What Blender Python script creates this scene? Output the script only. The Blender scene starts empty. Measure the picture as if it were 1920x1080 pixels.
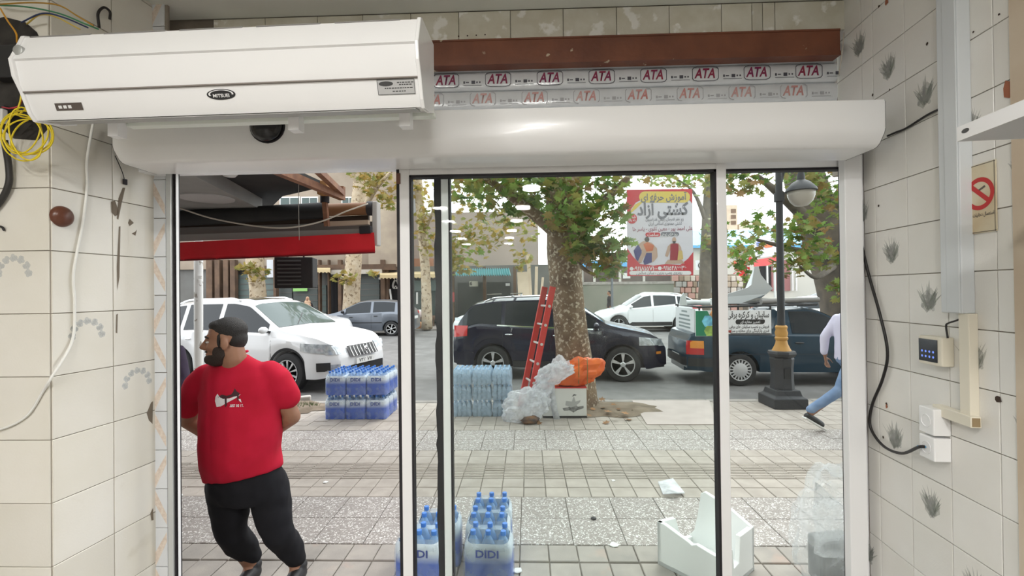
import bpy, bmesh, math, random
import numpy as np
from mathutils import Vector, Matrix

random.seed(7)
SC = bpy.context.scene
COL = SC.collection

# ------------------------------------------------------------------ camera
FPX = 865.0
CAMZ = 1.75
YAW = math.radians(1.8)      # camera turned a little towards the left of the street normal
ROLL = math.radians(0.68)
PITCH = 6.0 / FPX
_R = Matrix.Rotation(YAW, 3, 'Z')
_lr, _fw, _up = _R @ Vector((1, 0, 0)), _R @ Vector((0, 1, 0)), Vector((0, 0, 1))
_fw2 = (_fw + _up * PITCH).normalized()
_up2 = (_up - _fw * PITCH).normalized()
_r = _lr * math.cos(ROLL) - _up2 * math.sin(ROLL)
_u = _lr * math.sin(ROLL) + _up2 * math.cos(ROLL)
cam = bpy.data.cameras.new('camera')
cam.sensor_width = 36.0
cam.lens = 36.0 * FPX / 1920.0
cam.clip_start = 0.05
cam.clip_end = 400
camo = bpy.data.objects.new('camera', cam)
COL.objects.link(camo)
mw = Matrix((_r, _u, -_fw2)).transposed().to_4x4()
mw.translation = (0, 0, CAMZ)
camo.matrix_world = mw
SC.camera = camo

# ------------------------------------------------------------------ sky, sun, exposure
SC.view_settings.view_transform = 'Standard'
SC.view_settings.look = 'None'
SC.view_settings.gamma = 1.0
SC.view_settings.use_curve_mapping = False
SC.view_settings.exposure = 1.3
wd = bpy.data.worlds.new('overcast_sky')
SC.world = wd
wd.use_nodes = True
_nt = wd.node_tree
_bg = _nt.nodes['Background']
_bg.inputs[0].default_value = (0.93, 0.97, 1.0, 1)
_bg.inputs[1].default_value = 1.2
sun = bpy.data.lights.new('sun', 'SUN')
sun.energy = 0.8
sun.angle = math.radians(35)
sun.color = (1.0, 0.96, 0.9)
suno = bpy.data.objects.new('sun', sun)
COL.objects.link(suno)
suno.rotation_euler = (math.radians(-38), math.radians(25), 0)
LAMP_POWER = 90.0

# ------------------------------------------------------------------ helpers
def ray(px, py):
    """world direction through a photo pixel"""
    return (_r * ((px - 960) / FPX) + _u * ((540 - py) / FPX) + _fw2)

def P(px, py, Y):
    d = ray(px, py); t = Y / d.y
    return Vector((d.x * t, Y, CAMZ + d.z * t))

def G(px, py, z=0.0):
    d = ray(px, py); t = (z - CAMZ) / d.z
    return Vector((d.x * t, d.y * t, z))

def C(px, py, zc):
    d = ray(px, py) * zc
    return Vector((d.x, d.y, CAMZ + d.z))

MATS = {}
def M(name, col, rough=0.5, metal=0.0, var=None, scale=6.0, detail=6, bump=0.0, bscale=80.0, coat=0.0,
      rnd=0.0, alpha=1.0, spec=0.5, lo=0.35, hi=0.65, emit=0.0, trans=0.0, stretch=None, third=None, tlo=0.6, thi=0.68, tscale=3.0):
    if name in MATS: return MATS[name]
    m = bpy.data.materials.new(name); m.use_nodes = True
    nt = m.node_tree; N = nt.nodes; L = nt.links
    b = N['Principled BSDF']
    c4 = tuple(col) + (1,)
    b.inputs['Base Color'].default_value = c4
    b.inputs['Roughness'].default_value = rough
    b.inputs['Metallic'].default_value = metal
    b.inputs['Specular IOR Level'].default_value = spec
    b.inputs['Coat Weight'].default_value = coat
    b.inputs['Coat Roughness'].default_value = 0.05
    b.inputs['Alpha'].default_value = alpha
    b.inputs['Transmission Weight'].default_value = trans
    tc = N.new('ShaderNodeTexCoord')
    vec = tc.outputs['Object']
    if rnd or stretch:
        mp = N.new('ShaderNodeMapping')
        L.new(vec, mp.inputs['Vector'])
        if stretch: mp.inputs['Scale'].default_value = stretch
        vec = mp.outputs[0]
    if rnd:
        oi = N.new('ShaderNodeObjectInfo')
        mu = N.new('ShaderNodeMath'); mu.operation = 'MULTIPLY'; mu.inputs[1].default_value = 37.0
        L.new(oi.outputs['Random'], mu.inputs[0])
        cb = N.new('ShaderNodeCombineXYZ')
        L.new(mu.outputs[0], cb.inputs[0]); L.new(mu.outputs[0], cb.inputs[1]); L.new(mu.outputs[0], cb.inputs[2])
        L.new(cb.outputs[0], mp.inputs['Location'])
    out = None
    if var is not None:
        nz = N.new('ShaderNodeTexNoise'); nz.inputs['Scale'].default_value = scale; nz.inputs['Detail'].default_value = detail
        L.new(vec, nz.inputs['Vector'])
        mr = N.new('ShaderNodeMapRange'); mr.inputs[1].default_value = lo; mr.inputs[2].default_value = hi
        L.new(nz.outputs[0], mr.inputs[0])
        mx = N.new('ShaderNodeMix'); mx.data_type = 'RGBA'
        mx.inputs[6].default_value = c4; mx.inputs[7].default_value = tuple(var) + (1,)
        L.new(mr.outputs[0], mx.inputs[0]); out = mx.outputs[2]
    if third is not None:
        nz = N.new('ShaderNodeTexNoise'); nz.inputs['Scale'].default_value = tscale; nz.inputs['Detail'].default_value = 8
        L.new(vec, nz.inputs['Vector'])
        mr = N.new('ShaderNodeMapRange'); mr.inputs[1].default_value = tlo; mr.inputs[2].default_value = thi
        L.new(nz.outputs[0], mr.inputs[0])
        mx = N.new('ShaderNodeMix'); mx.data_type = 'RGBA'
        if out: L.new(out, mx.inputs[6])
        else: mx.inputs[6].default_value = c4
        mx.inputs[7].default_value = tuple(third) + (1,)
        L.new(mr.outputs[0], mx.inputs[0]); out = mx.outputs[2]
    if rnd:
        hs = N.new('ShaderNodeHueSaturation')
        mr = N.new('ShaderNodeMapRange'); mr.inputs[3].default_value = 1 - rnd; mr.inputs[4].default_value = 1 + rnd
        L.new(oi.outputs['Random'], mr.inputs[0]); L.new(mr.outputs[0], hs.inputs['Value'])
        if out: L.new(out, hs.inputs['Color'])
        else: hs.inputs['Color'].default_value = c4
        out = hs.outputs[0]
    if out: L.new(out, b.inputs['Base Color'])
    if bump:
        nz = N.new('ShaderNodeTexNoise'); nz.inputs['Scale'].default_value = bscale; nz.inputs['Detail'].default_value = 5
        L.new(vec, nz.inputs['Vector'])
        bp = N.new('ShaderNodeBump'); bp.inputs['Strength'].default_value = bump; bp.inputs['Distance'].default_value = 0.01
        L.new(nz.outputs[0], bp.inputs['Height']); L.new(bp.outputs[0], b.inputs['Normal'])
    if emit:
        b.inputs['Emission Color'].default_value = c4
        b.inputs['Emission Strength'].default_value = emit
    MATS[name] = m
    return m

def M_glass(name, tint=(0.96, 0.98, 0.97), dust=0.10, gloss=1.0, dscale=1.6, ior=1.25):
    """thin window glass: clear, Fresnel reflection, a patchy film of dust"""
    if name in MATS: return MATS[name]
    m = bpy.data.materials.new(name); m.use_nodes = True
    nt = m.node_tree; N = nt.nodes; L = nt.links
    N.remove(N['Principled BSDF']); out = N['Material Output']
    tr = N.new('ShaderNodeBsdfTransparent'); tr.inputs[0].default_value = tuple(tint) + (1,)
    gl = N.new('ShaderNodeBsdfGlossy'); gl.inputs['Roughness'].default_value = 0.01
    fr = N.new('ShaderNodeFresnel'); fr.inputs[0].default_value = ior
    mx = N.new('ShaderNodeMixShader')
    L.new(fr.outputs[0], mx.inputs[0]); L.new(tr.outputs[0], mx.inputs[1]); L.new(gl.outputs[0], mx.inputs[2])
    last = mx
    if dust:
        df = N.new('ShaderNodeBsdfTranslucent'); df.inputs[0].default_value = (0.8, 0.82, 0.8, 1)
        d2 = N.new('ShaderNodeBsdfDiffuse'); d2.inputs[0].default_value = (0.75, 0.77, 0.75, 1)
        ma = N.new('ShaderNodeMixShader'); L.new(df.outputs[0], ma.inputs[1]); L.new(d2.outputs[0], ma.inputs[2])
        tc = N.new('ShaderNodeTexCoord')
        nz = N.new('ShaderNodeTexNoise'); nz.inputs['Scale'].default_value = dscale; nz.inputs['Detail'].default_value = 9; nz.inputs['Roughness'].default_value = 0.55
        L.new(tc.outputs['Object'], nz.inputs['Vector'])
        mr = N.new('ShaderNodeMapRange'); mr.inputs[1].default_value = 0.53; mr.inputs[2].default_value = 0.70
        mr.inputs[3].default_value = dust * 0.05; mr.inputs[4].default_value = dust * 3.0
        L.new(nz.outputs[0], mr.inputs[0])
        m2 = N.new('ShaderNodeMixShader')
        L.new(mr.outputs[0], m2.inputs[0]); L.new(mx.outputs[0], m2.inputs[1]); L.new(ma.outputs[0], m2.inputs[2])
        last = m2
    L.new(last.outputs[0], out.inputs['Surface'])
    MATS[name] = m
    return m

def M_film(name, col, alpha=0.35, rough=0.15):
    """thin translucent plastic film"""
    if name in MATS: return MATS[name]
    m = bpy.data.materials.new(name); m.use_nodes = True
    nt = m.node_tree; N = nt.nodes; L = nt.links
    b = N['Principled BSDF']; b.inputs['Base Color'].default_value = tuple(col) + (1,)
    b.inputs['Roughness'].default_value = rough
    b.inputs['Specular IOR Level'].default_value = 0.8
    tr = N.new('ShaderNodeBsdfTransparent'); tl = N.new('ShaderNodeBsdfTranslucent'); tl.inputs[0].default_value = tuple(col) + (1,)
    a = N.new('ShaderNodeMixShader'); a.inputs[0].default_value = 0.4
    L.new(b.outputs[0], a.inputs[1]); L.new(tl.outputs[0], a.inputs[2])
    nz = N.new('ShaderNodeTexNoise'); nz.inputs['Scale'].default_value = 9; nz.inputs['Detail'].default_value = 6
    tc = N.new('ShaderNodeTexCoord'); L.new(tc.outputs['Object'], nz.inputs['Vector'])
    mr = N.new('ShaderNodeMapRange'); mr.inputs[1].default_value = 0.35; mr.inputs[2].default_value = 0.7
    mr.inputs[3].default_value = alpha * 0.6; mr.inputs[4].default_value = min(1, alpha * 1.5)
    L.new(nz.outputs[0], mr.inputs[0])
    mx = N.new('ShaderNodeMixShader')
    L.new(mr.outputs[0], mx.inputs[0]); L.new(tr.outputs[0], mx.inputs[1]); L.new(a.outputs[0], mx.inputs[2])
    L.new(mx.outputs[0], N['Material Output'].inputs['Surface'])
    MATS[name] = m
    return m

ORG = {}
class MB:
    """collects shapes; build() links them as one mesh object"""
    def __init__(s): s.v = []; s.f = []
    def add(s, vs, fs, mat=None):
        n = len(s.v)
        s.v += [tuple(mat @ Vector(p)) if mat else tuple(p) for p in vs]
        s.f += [tuple(i + n for i in f) for f in fs]
        return s
    def box(s, c, d, rot=None):
        x, y, z = d[0] / 2, d[1] / 2, d[2] / 2
        vs = [(a, b, e) for a in (-x, x) for b in (-y, y) for e in (-z, z)]
        m = Matrix.Translation(c)
        if rot is not None: m = m @ (rot if isinstance(rot, Matrix) else Matrix.Rotation(rot, 4, 'Z'))
        return s.add(vs, [(0, 1, 3, 2), (4, 6, 7, 5), (0, 4, 5, 1), (2, 3, 7, 6), (0, 2, 6, 4), (1, 5, 7, 3)], m)
    def box2(s, a, b):
        a, b = Vector(a), Vector(b)
        return s.box((a + b) / 2, [abs(q) for q in (b - a)])
    def bar(s, p0, p1, w, h=None, up=(0, 0, 1)):
        p0, p1 = Vector(p0), Vector(p1); h = h or w
        d = p1 - p0; L = d.length; d.normalize()
        up = Vector(up)
        if abs(d.dot(up)) > 0.98: up = Vector((0, 1, 0))
        x = d.cross(up).normalized(); z = x.cross(d)
        m = Matrix((x, d, z)).transposed().to_4x4(); m.translation = (p0 + p1) / 2
        return s.box((0, 0, 0), (w, L, h), None) if False else s.add(
            [(a, b, e) for a in (-w / 2, w / 2) for b in (-L / 2, L / 2) for e in (-h / 2, h / 2)],
            [(0, 1, 3, 2), (4, 6, 7, 5), (0, 4, 5, 1), (2, 3, 7, 6), (0, 2, 6, 4), (1, 5, 7, 3)], m)
    def loft(s, rings, closed=True, caps=True):
        n = len(rings[0]); b = len(s.v)
        for r in rings: s.v += [tuple(p) for p in r]
        for i in range(len(rings) - 1):
            for j in range(n if closed else n - 1):
                k = (j + 1) % n
                s.f.append((b + i * n + j, b + i * n + k, b + (i + 1) * n + k, b + (i + 1) * n + j))
        if caps:
            s.f.append(tuple(b + j for j in reversed(range(n))))
            s.f.append(tuple(b + (len(rings) - 1) * n + j for j in range(n)))
        return s
    def tube(s, pts, r, n=8, caps=True):
        pts = [Vector(p) for p in pts]; rings = []
        x = None
        for i, p in enumerate(pts):
            d = (pts[min(i + 1, len(pts) - 1)] - pts[max(i - 1, 0)]).normalized()
            if x is None:
                x = d.orthogonal().normalized()
            else:
                x = (x - d * x.dot(d))
                x = x.normalized() if x.length > 1e-6 else d.orthogonal().normalized()
            y = d.cross(x)
            rr = r[i] if isinstance(r, (list, tuple)) else r
            if not isinstance(rr, (list, tuple)): rr = (rr, rr)
            rings.append([p + x * rr[0] * math.cos(2 * math.pi * k / n) + y * rr[1] * math.sin(2 * math.pi * k / n) for k in range(n)])
        return s.loft(rings, True, caps)
    def lathe(s, prof, n=20, c=(0, 0, 0), mat=None, a0=0.0, a1=2 * math.pi):
        """prof: (radius, height) pairs; turned about z"""
        m = mat or Matrix.Translation(c)
        rings = [[m @ Vector((r * math.cos(2 * math.pi * k / n), r * math.sin(2 * math.pi * k / n), h)) for k in range(n)] for r, h in prof]
        return s.loft(rings, True, True)
    def cyl(s, p0, p1, r0, r1=None, n=14):
        return s.tube([p0, p1], [r0, r0 if r1 is None else r1], n)
    def prism(s, poly, m, h):
        """2-D polygon in the plane z=0 of m, thickness h along its z"""
        n = len(poly)
        vs = [m @ Vector((p[0], p[1], 0)) for p in poly] + [m @ Vector((p[0], p[1], h)) for p in poly]
        return s.add(vs, [tuple(reversed(range(n))), tuple(range(n, 2 * n))] + [(i, (i + 1) % n, n + (i + 1) % n, n + i) for i in range(n)])
    def flat(s, poly, m):
        return s.add([m @ Vector((p[0], p[1], 0)) for p in poly], [tuple(range(len(poly)))])
    def ell(s, c, r, n=14, k=8, mat=None):
        c = Vector(c); rings = []
        for i in range(1, k):
            a = math.pi * i / k
            rings.append([Vector((r[0] * math.sin(a) * math.cos(2 * math.pi * j / n), r[1] * math.sin(a) * math.sin(2 * math.pi * j / n), -r[2] * math.cos(a))) for j in range(n)])
        rings = [[(c + (mat @ p if mat else p)) for p in rg] for rg in rings]
        return s.loft(rings)
    def build(s, name, mat, parent=None, smooth=False, world=True, angle=None, bevel=0, fix=True, two=False):
        me = bpy.data.meshes.new(name)
        o = bpy.data.objects.new(name, me)
        off = ORG.get(parent.name, Vector()) if (parent and world) else Vector()
        vs = np.array(s.v, dtype=float) - np.array(off)
        me.from_pydata(vs.tolist(), [], s.f)
        if fix:
            bm = bmesh.new(); bm.from_mesh(me)
            bmesh.ops.recalc_face_normals(bm, faces=bm.faces)
            bm.to_mesh(me); bm.free()
        if smooth:
            for p in me.polygons: p.use_smooth = True
            if angle: me.set_sharp_from_angle(angle=math.radians(angle))
        if mat: me.materials.append(mat)
        COL.objects.link(o)
        if parent: o.parent = parent
        ORG[o.name] = Vector(off) if world else Vector()
        if bevel:
            bv = o.modifiers.new('bevel', 'BEVEL'); bv.width = bevel; bv.segments = 2; bv.limit_method = 'ANGLE'; bv.angle_limit = math.radians(40)
        return o

def tag(o, label=None, cat=None, group=None, kind=None):
    if label: o['label'] = label
    if cat: o['category'] = cat
    if group: o['group'] = group
    if kind: o['kind'] = kind
    return o

def thing(name, label, cat, loc=(0, 0, 0), rz=0.0, group=None):
    o = bpy.data.objects.new(name, None); o.empty_display_size = 0.1
    COL.objects.link(o); o.location = loc; o.rotation_euler = (0, 0, rz)
    ORG[o.name] = Vector(loc)
    return tag(o, label, cat, group)

def struct(name, loc=(0, 0, 0)):
    o = bpy.data.objects.new(name, None); o.empty_display_size = 0.1
    COL.objects.link(o); o.location = loc; ORG[o.name] = Vector(loc); o['kind'] = 'structure'
    return o

def dup(root, loc=None, rz=None, label=None, group=None, parent=None):
    c = root.copy(); COL.objects.link(c)
    if parent: c.parent = parent
    if loc is not None: c.location = loc
    if rz is not None: c.rotation_euler[2] = rz
    if label: c['label'] = label
    if group: c['group'] = group
    for ch in root.children: dup(ch, parent=c)
    return c

def inst(me, name, mat4, parent):
    o = bpy.data.objects.new(name, me); COL.objects.link(o); o.parent = parent
    o.matrix_local = mat4
    return o

def frame(o, x, y):
    """matrix with origin o, x axis, y axis (z = x cross y)"""
    x = Vector(x).normalized(); y = Vector(y).normalized(); z = x.cross(y)
    m = Matrix((x, y, z)).transposed().to_4x4(); m.translation = o
    return m

# Persian letters joined by hand into their contextual shapes
_AR = {'ا': (0xFE8D, 2), 'ب': (0xFE8F, 4), 'ت': (0xFE95, 4), 'ث': (0xFE99, 4), 'ج': (0xFE9D, 4), 'ح': (0xFEA1, 4), 'خ': (0xFEA5, 4),
       'د': (0xFEA9, 2), 'ذ': (0xFEAB, 2), 'ر': (0xFEAD, 2), 'ز': (0xFEAF, 2), 'س': (0xFEB1, 4), 'ش': (0xFEB5, 4), 'ص': (0xFEB9, 4),
       'ض': (0xFEBD, 4), 'ط': (0xFEC1, 4), 'ظ': (0xFEC5, 4), 'ع': (0xFEC9, 4), 'غ': (0xFECD, 4), 'ف': (0xFED1, 4), 'ق': (0xFED5, 4),
       'ل': (0xFEDD, 4), 'م': (0xFEE1, 4), 'ن': (0xFEE5, 4), 'ه': (0xFEE9, 4), 'و': (0xFEED, 2), 'آ': (0xFE81, 2), 'ی': (0xFBFC, 4),
       'ک': (0xFB8E, 4), 'گ': (0xFB92, 4), 'پ': (0xFB56, 4), 'چ': (0xFB7A, 4), 'ژ': (0xFB8A, 2)}
def shape(t):
    out = []
    for i, c in enumerate(t):
        if c not in _AR: out.append(c); continue
        b, n = _AR[c]
        pj = i > 0 and t[i - 1] in _AR and _AR[t[i - 1]][1] == 4
        nj = n == 4 and i + 1 < len(t) and t[i + 1] in _AR
        out.append(chr(b + (3 if pj and nj else 2 if nj else 1 if pj else 0)))
    return ''.join(reversed(out))

def text_mesh(t, size, bold=0.0, rtl=False, res=2):
    cu = bpy.data.curves.new('lettering', 'FONT')
    cu.body = shape(t) if rtl else t
    cu.size = size; cu.align_x = 'CENTER'; cu.align_y = 'CENTER'; cu.offset = bold; cu.resolution_u = res
    o = bpy.data.objects.new('lettering', cu); COL.objects.link(o)
    dg = bpy.context.evaluated_depsgraph_get()
    me = bpy.data.meshes.new_from_object(o.evaluated_get(dg))
    bpy.data.objects.remove(o); bpy.data.curves.remove(cu)
    me.name = 'lettering'
    return me

def text(t, size, m, mat, parent, bold=0.0, rtl=False, width=None, name='lettering'):
    """flat lettering in the plane z=0 of matrix m (world), child of parent"""
    me = text_mesh(t, size, bold, rtl)
    sx = 1.0
    if width:
        xs = [v.co.x for v in me.vertices]
        if xs: sx = width / max(1e-6, max(xs) - min(xs))
    me.materials.clear(); me.materials.append(mat)
    off = ORG.get(parent.name, Vector()) if parent else Vector()
    mm = Matrix.Translation(-off) @ m @ Matrix.Diagonal((sx, 1, 1, 1))
    me.transform(mm)
    o = bpy.data.objects.new(name, me); COL.objects.link(o)
    if parent: o.parent = parent
    ORG[o.name] = off
    return o

# ================================================================== the shop: walls, ceiling, floor
_vp = ray(1062, 545); DW = Vector((_vp.x, _vp.y, 0)).normalized()      # direction of the side walls
NR = Vector((-DW.y, DW.x, 0))      # inward normal of the right wall
NL = Vector((DW.y, -DW.x, 0))      # inward normal of the left reveal
YF = 2.10
RC = P(1625, 545, YF); RC.z = 0    # right wall meets the door frame
LC = P(289, 545, YF); LC.z = 0     # left reveal meets the door frame
CEIL = CAMZ + 1.36
FLOOR = 0.05
UP = Vector((0, 0, 1))

def on_plane(px, py, o, n, off=0.0):
    d = ray(px, py); c = Vector((0, 0, CAMZ))
    t = (o + n * off - c).dot(n) / d.dot(n)
    return c + d * t
def RW(px, py, off=0.0): return on_plane(px, py, RC, NR, off)
def LW(px, py, off=0.0): return on_plane(px, py, LC, NL, off)
_tl = (LC - LW(95, 556)).to_2d().length
LCN = LC - DW * _tl                # outer corner of the left reveal, nearest the viewer
def FW(px, py, off=0.0): return P(px, py, LCN.y - off)

m_grout = M('grout', (0.33, 0.29, 0.24), 0.9, var=(0.2, 0.17, 0.14), scale=5, bump=0.2)
m_tileR = M('tile_right', (0.77, 0.75, 0.70), 0.22, var=(0.82, 0.805, 0.77), scale=3, rnd=0.025, bump=0.04, bscale=160, third=(0.60, 0.56, 0.50), tlo=0.66, thi=0.85, tscale=4)
m_tileL = M('tile_left', (0.73, 0.70, 0.62), 0.25, var=(0.79, 0.765, 0.70), scale=2.5, rnd=0.03, bump=0.04, bscale=140, third=(0.45, 0.40, 0.29), tlo=0.66, thi=0.82, tscale=2.3)
m_tileH = M('tile_lintel', (0.60, 0.57, 0.47), 0.5, var=(0.70, 0.68, 0.60), scale=9, rnd=0.06, bump=0.1, third=(0.85, 0.84, 0.80), tlo=0.58, thi=0.64, tscale=12)
m_ceil = M('ceiling_paint', (0.76, 0.77, 0.71), 0.8, var=(0.70, 0.71, 0.65), scale=2)
m_white = M('white_paint', (0.86, 0.86, 0.86), 0.25, coat=0.2)
m_alu = M('white_powder_coat', (0.88, 0.88, 0.89), 0.3, coat=0.15)
m_alu2 = M('grey_aluminium', (0.55, 0.57, 0.57), 0.35, metal=0.3)
m_black = M('black_rubber', (0.012, 0.010, 0.014), 0.6)
m_steel = M('galvanised_steel', (0.52, 0.53, 0.52), 0.4, metal=0.6)
m_plast = M('cement_plaster', (0.45, 0.43, 0.40), 0.9, var=(0.36, 0.34, 0.31), scale=3, bump=0.3)
m_cream = M('cream_plastic', (0.78, 0.73, 0.61), 0.4)

# --- right wall with its tiles
wr = struct('wall_right')
A = RC + DW * 0.02; B = RC - DW * 11.5
mb = MB()
th = -NR * 0.25
mb.add([A, B, B + th, A + th, A + UP * CEIL, B + UP * CEIL, B + th + UP * CEIL, A + th + UP * CEIL],
       [(0, 1, 2, 3), (4, 7, 6, 5), (0, 4, 5, 1), (1, 5, 6, 2), (2, 6, 7, 3), (3, 7, 4, 0)])
mb.build('masonry', m_grout, wr)
A2 = RC + DW * 0.25; zq = CAMZ + .55
mb = MB().add([p + UP * z for z in (zq, CEIL) for p in (A, A2, A2 + th, A + th)], [(3, 2, 1, 0), (4, 5, 6, 7), (0, 1, 5, 4), (1, 2, 6, 5), (2, 3, 7, 6), (3, 0, 4, 7)]).build('upper_masonry', m_grout, wr)
TR = 0.1888; TW = 0.186
_rx = [RW(x, 530) for x in (1646,)]
s0 = (RC - _rx[0]).to_2d().length       # first joint, measured from the door frame
z0 = CAMZ + 0.047
def tile_mesh(name, w, h, t, mat):
    o = MB().box((w / 2, h / 2, t / 2), (w, h, t)); me = bpy.data.meshes.new(name)
    me.from_pydata(o.v, [], o.f); bm = bmesh.new(); bm.from_mesh(me); bmesh.ops.recalc_face_normals(bm, faces=bm.faces)
    bmesh.ops.bevel(bm, geom=[e for e in bm.edges if all(v.co.z > t * .9 for v in e.verts)], offset=0.0012, segments=1, affect='EDGES')
    bm.to_mesh(me); bm.free()
    me.materials.append(mat); return me
m_flower = M('tile_flower_print', (0.36, 0.38, 0.34), 0.3, var=(0.56, 0.56, 0.54), scale=60, alpha=0.36)
m_flower2 = M('tile_flower_print_dark', (0.16, 0.20, 0.14), 0.3, var=(0.3, 0.34, 0.28), scale=50, alpha=0.42)
m_flblue = M('tile_blue_flower_print', (0.50, 0.56, 0.62), 0.3, alpha=0.3)
def bouquet(seed, blue=False):
    rr = random.Random(seed); mb = MB(); dk = MB()
    z = 0.0052
    if blue:
        for k in range(7):
            a = math.radians(180 * k / 6); cx, cy = 0.11 + 0.05 * math.cos(a), 0.105 + 0.05 * math.sin(a)
            for q in range(5):
                b = q * 1.257 + rr.random()
                c2 = (cx + 0.007 * math.cos(b), cy + 0.007 * math.sin(b))
                mb.add([(c2[0] + 0.007 * math.cos(t * .785), c2[1] + 0.007 * math.sin(t * .785), z) for t in range(8)], [tuple(range(8))])
        return mb, dk
    for cx, cy, rx, ry in ((.088, .085, .026, .036), (.108, .095, .022, .034)):
        mb.add([(cx + rx * math.cos(t * .524) * (1 + .2 * (t % 2)), cy + ry * math.sin(t * .524) * (1 + .2 * (t % 2)), z - .0001 * (cx > .1)) for t in range(12)], [tuple(range(12))])
    for k in range(26):
        a = math.radians(rr.uniform(45, 135)); L = rr.uniform(0.05, 0.105); w = rr.uniform(0.003, 0.008)
        bx, by = 0.095 + rr.uniform(-.012, .012), 0.045 + rr.uniform(0, .02)
        d = Vector((math.cos(a), math.sin(a))); n = Vector((-d.y, d.x))
        bend = rr.uniform(-.012, .012)
        pts = [(0, 0), (.3, 1), (.65, .9), (1, 0), (.65, -.9), (.3, -1)]
        t = dk if k % 4 == 0 else mb
        t.add([(bx + d.x * L * u + n.x * (w * (.45 if t is dk else 1) * v + bend * u * u), by + d.y * L * u + n.y * (w * (.45 if t is dk else 1) * v + bend * u * u), z + k * 0.00002) for u, v in pts], [tuple(range(6))])
    for k in range(9):
        cx, cy = 0.095 + rr.uniform(-.03, .03), 0.075 + rr.uniform(-.02, .03); r = rr.uniform(.005, .009)
        mb.add([(cx + r * math.cos(t * .785), cy + r * math.sin(t * .785), z + .0006) for t in range(8)], [tuple(range(8))])
    return mb, dk
tmR = tile_mesh('tile', TW - 0.003, TR - 0.003, 0.005, m_tileR)
tmR0 = tile_mesh('tile', s0 - 0.003, TR - 0.003, 0.005, m_tileR)
fl = [bouquet(i) for i in range(3)]
flm = []
for a, b in fl:
    o1 = MB(); o1.v = a.v; o1.f = a.f; o2 = MB(); o2.v = b.v; o2.f = b.f
    q = []
    for o_, mt in ((o1, m_flower), (o2, m_flower2)):
        me = bpy.data.meshes.new('flower_print'); me.from_pydata(o_.v, [], o_.f); me.materials.append(mt); q.append(me)
    flm.append(q)
flower_cells = [(1646, 130), (1735, 178), (1630, 400), (1676, 480), (1748, 565), (1688, 820), (1757, 948), (1638, 1040), (1850, 680), (1822, 235), (1905, 330), (1630, 100), (1836, 1085), (1910, 850)]
fset = {}
for k, (px, py) in enumerate(flower_cells):
    q = RW(px, py); s = (RC - q).dot(DW)
    fset[(math.floor((s - s0) / TW), math.floor((q.z - z0) / TR))] = k
for c in range(-1, 9):
    for r in range(-10, 7):
        zb = z0 + r * TR
        if zb + TR > CEIL + 0.1 or zb < -0.05: continue
        s = s0 + c * TW if c >= 0 else 0.0
        m = frame(RC - DW * (s + 0.0015) + UP * (zb + 0.0015), -DW, UP)
        m = m @ Matrix.Rotation(random.uniform(-.003, .003), 4, 'Y') @ Matrix.Rotation(random.uniform(-.003, .003), 4, 'X')
        t = inst(tmR if c >= 0 else tmR0, 'tile', m, wr)
        if (c, r) in fset:
            for me in flm[fset[(c, r)] % 3]:
                o = inst(me, 'flower_print', Matrix.Translation((-(TW - s0) if c < 0 else 0, 0, 0)), t)
for r in range(-10, 7):      # tiles of the recess beside the shutter, beyond the frame
    zb = z0 + r * TR
    if zb < CAMZ + 0.5: continue
    m = frame(RC + DW * (0.187 - 0.0015) + UP * (zb + 0.0015), -DW, UP)
    inst(tmR, 'tile', m, wr)
# drill holes and chips in the right wall
m_hole = M('drill_hole', (0.05, 0.03, 0.02), 0.9)
m_rust = M('brick_chip', (0.36, 0.13, 0.07), 0.9)
for k, (px, py, r) in enumerate([(1648, 12, 3), (1738, 82, 3), (1647, 386, 3), (1662, 757, 3), (1649, 731, 2), (1656, 820, 3), (1872, 748, 6), (1636, 178, 3), (1668, 168, 2), (1825, 60, 2), (1873, 27, 2)]):
    c = RW(px, py, 0.0065); m = frame(c, -DW, UP)
    MB().flat([(r * .002 * math.cos(i * .7) * random.uniform(.7, 1.2), r * .002 * math.sin(i * .7) * random.uniform(.7, 1.2)) for i in range(9)], m).build('drill_hole', m_hole, wr, fix=False)
for px, py, r in [(1890, 168, .022), (1662, 3, .012), (1662, 762, .007)]:
    c = RW(px, py, 0.0068); m = frame(c, -DW, UP)
    MB().flat([(r * math.cos(i * .7) * random.uniform(.6, 1.2), r * 1.4 * math.sin(i * .7) * random.uniform(.6, 1.2)) for i in range(9)], m).build('chipped_spot', m_rust, wr, fix=False)

# --- left reveal and the pilaster that faces the room
wl = struct('wall_left')
mb = MB()
XL = LCN.x - 1.1
mb.add([(LC.x, LC.y, 0), (LCN.x, LCN.y, 0), (XL, LCN.y, 0), (XL, LC.y + .015, 0), (LC.x + .0, LC.y + .015, 0)] +
       [(LC.x, LC.y, CEIL), (LCN.x, LCN.y, CEIL), (XL, LCN.y, CEIL), (XL, LC.y + .015, CEIL), (LC.x, LC.y + .015, CEIL)],
       [(4, 3, 2, 1, 0), (5, 6, 7, 8, 9), (0, 1, 6, 5), (1, 2, 7, 6), (2, 3, 8, 7), (3, 4, 9, 8), (4, 0, 5, 9)])
mb.build('masonry', m_grout, wl)
TL = 0.235
zl0 = FW(95, 470).z
tmL = tile_mesh('tile', TL - .003, TL - .003, .005, m_tileL)
w2 = _tl - TL
tmL2 = tile_mesh('tile', w2 - .003, TL - .003, .005, m_tileL)
bl, _ = bouquet(3, True); meb = bpy.data.meshes.new('blue_flower_print'); meb.from_pydata([(x * 1.15, y * 1.15, z) for x, y, z in bl.v], [], bl.f); meb.materials.append(m_flblue)
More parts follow.
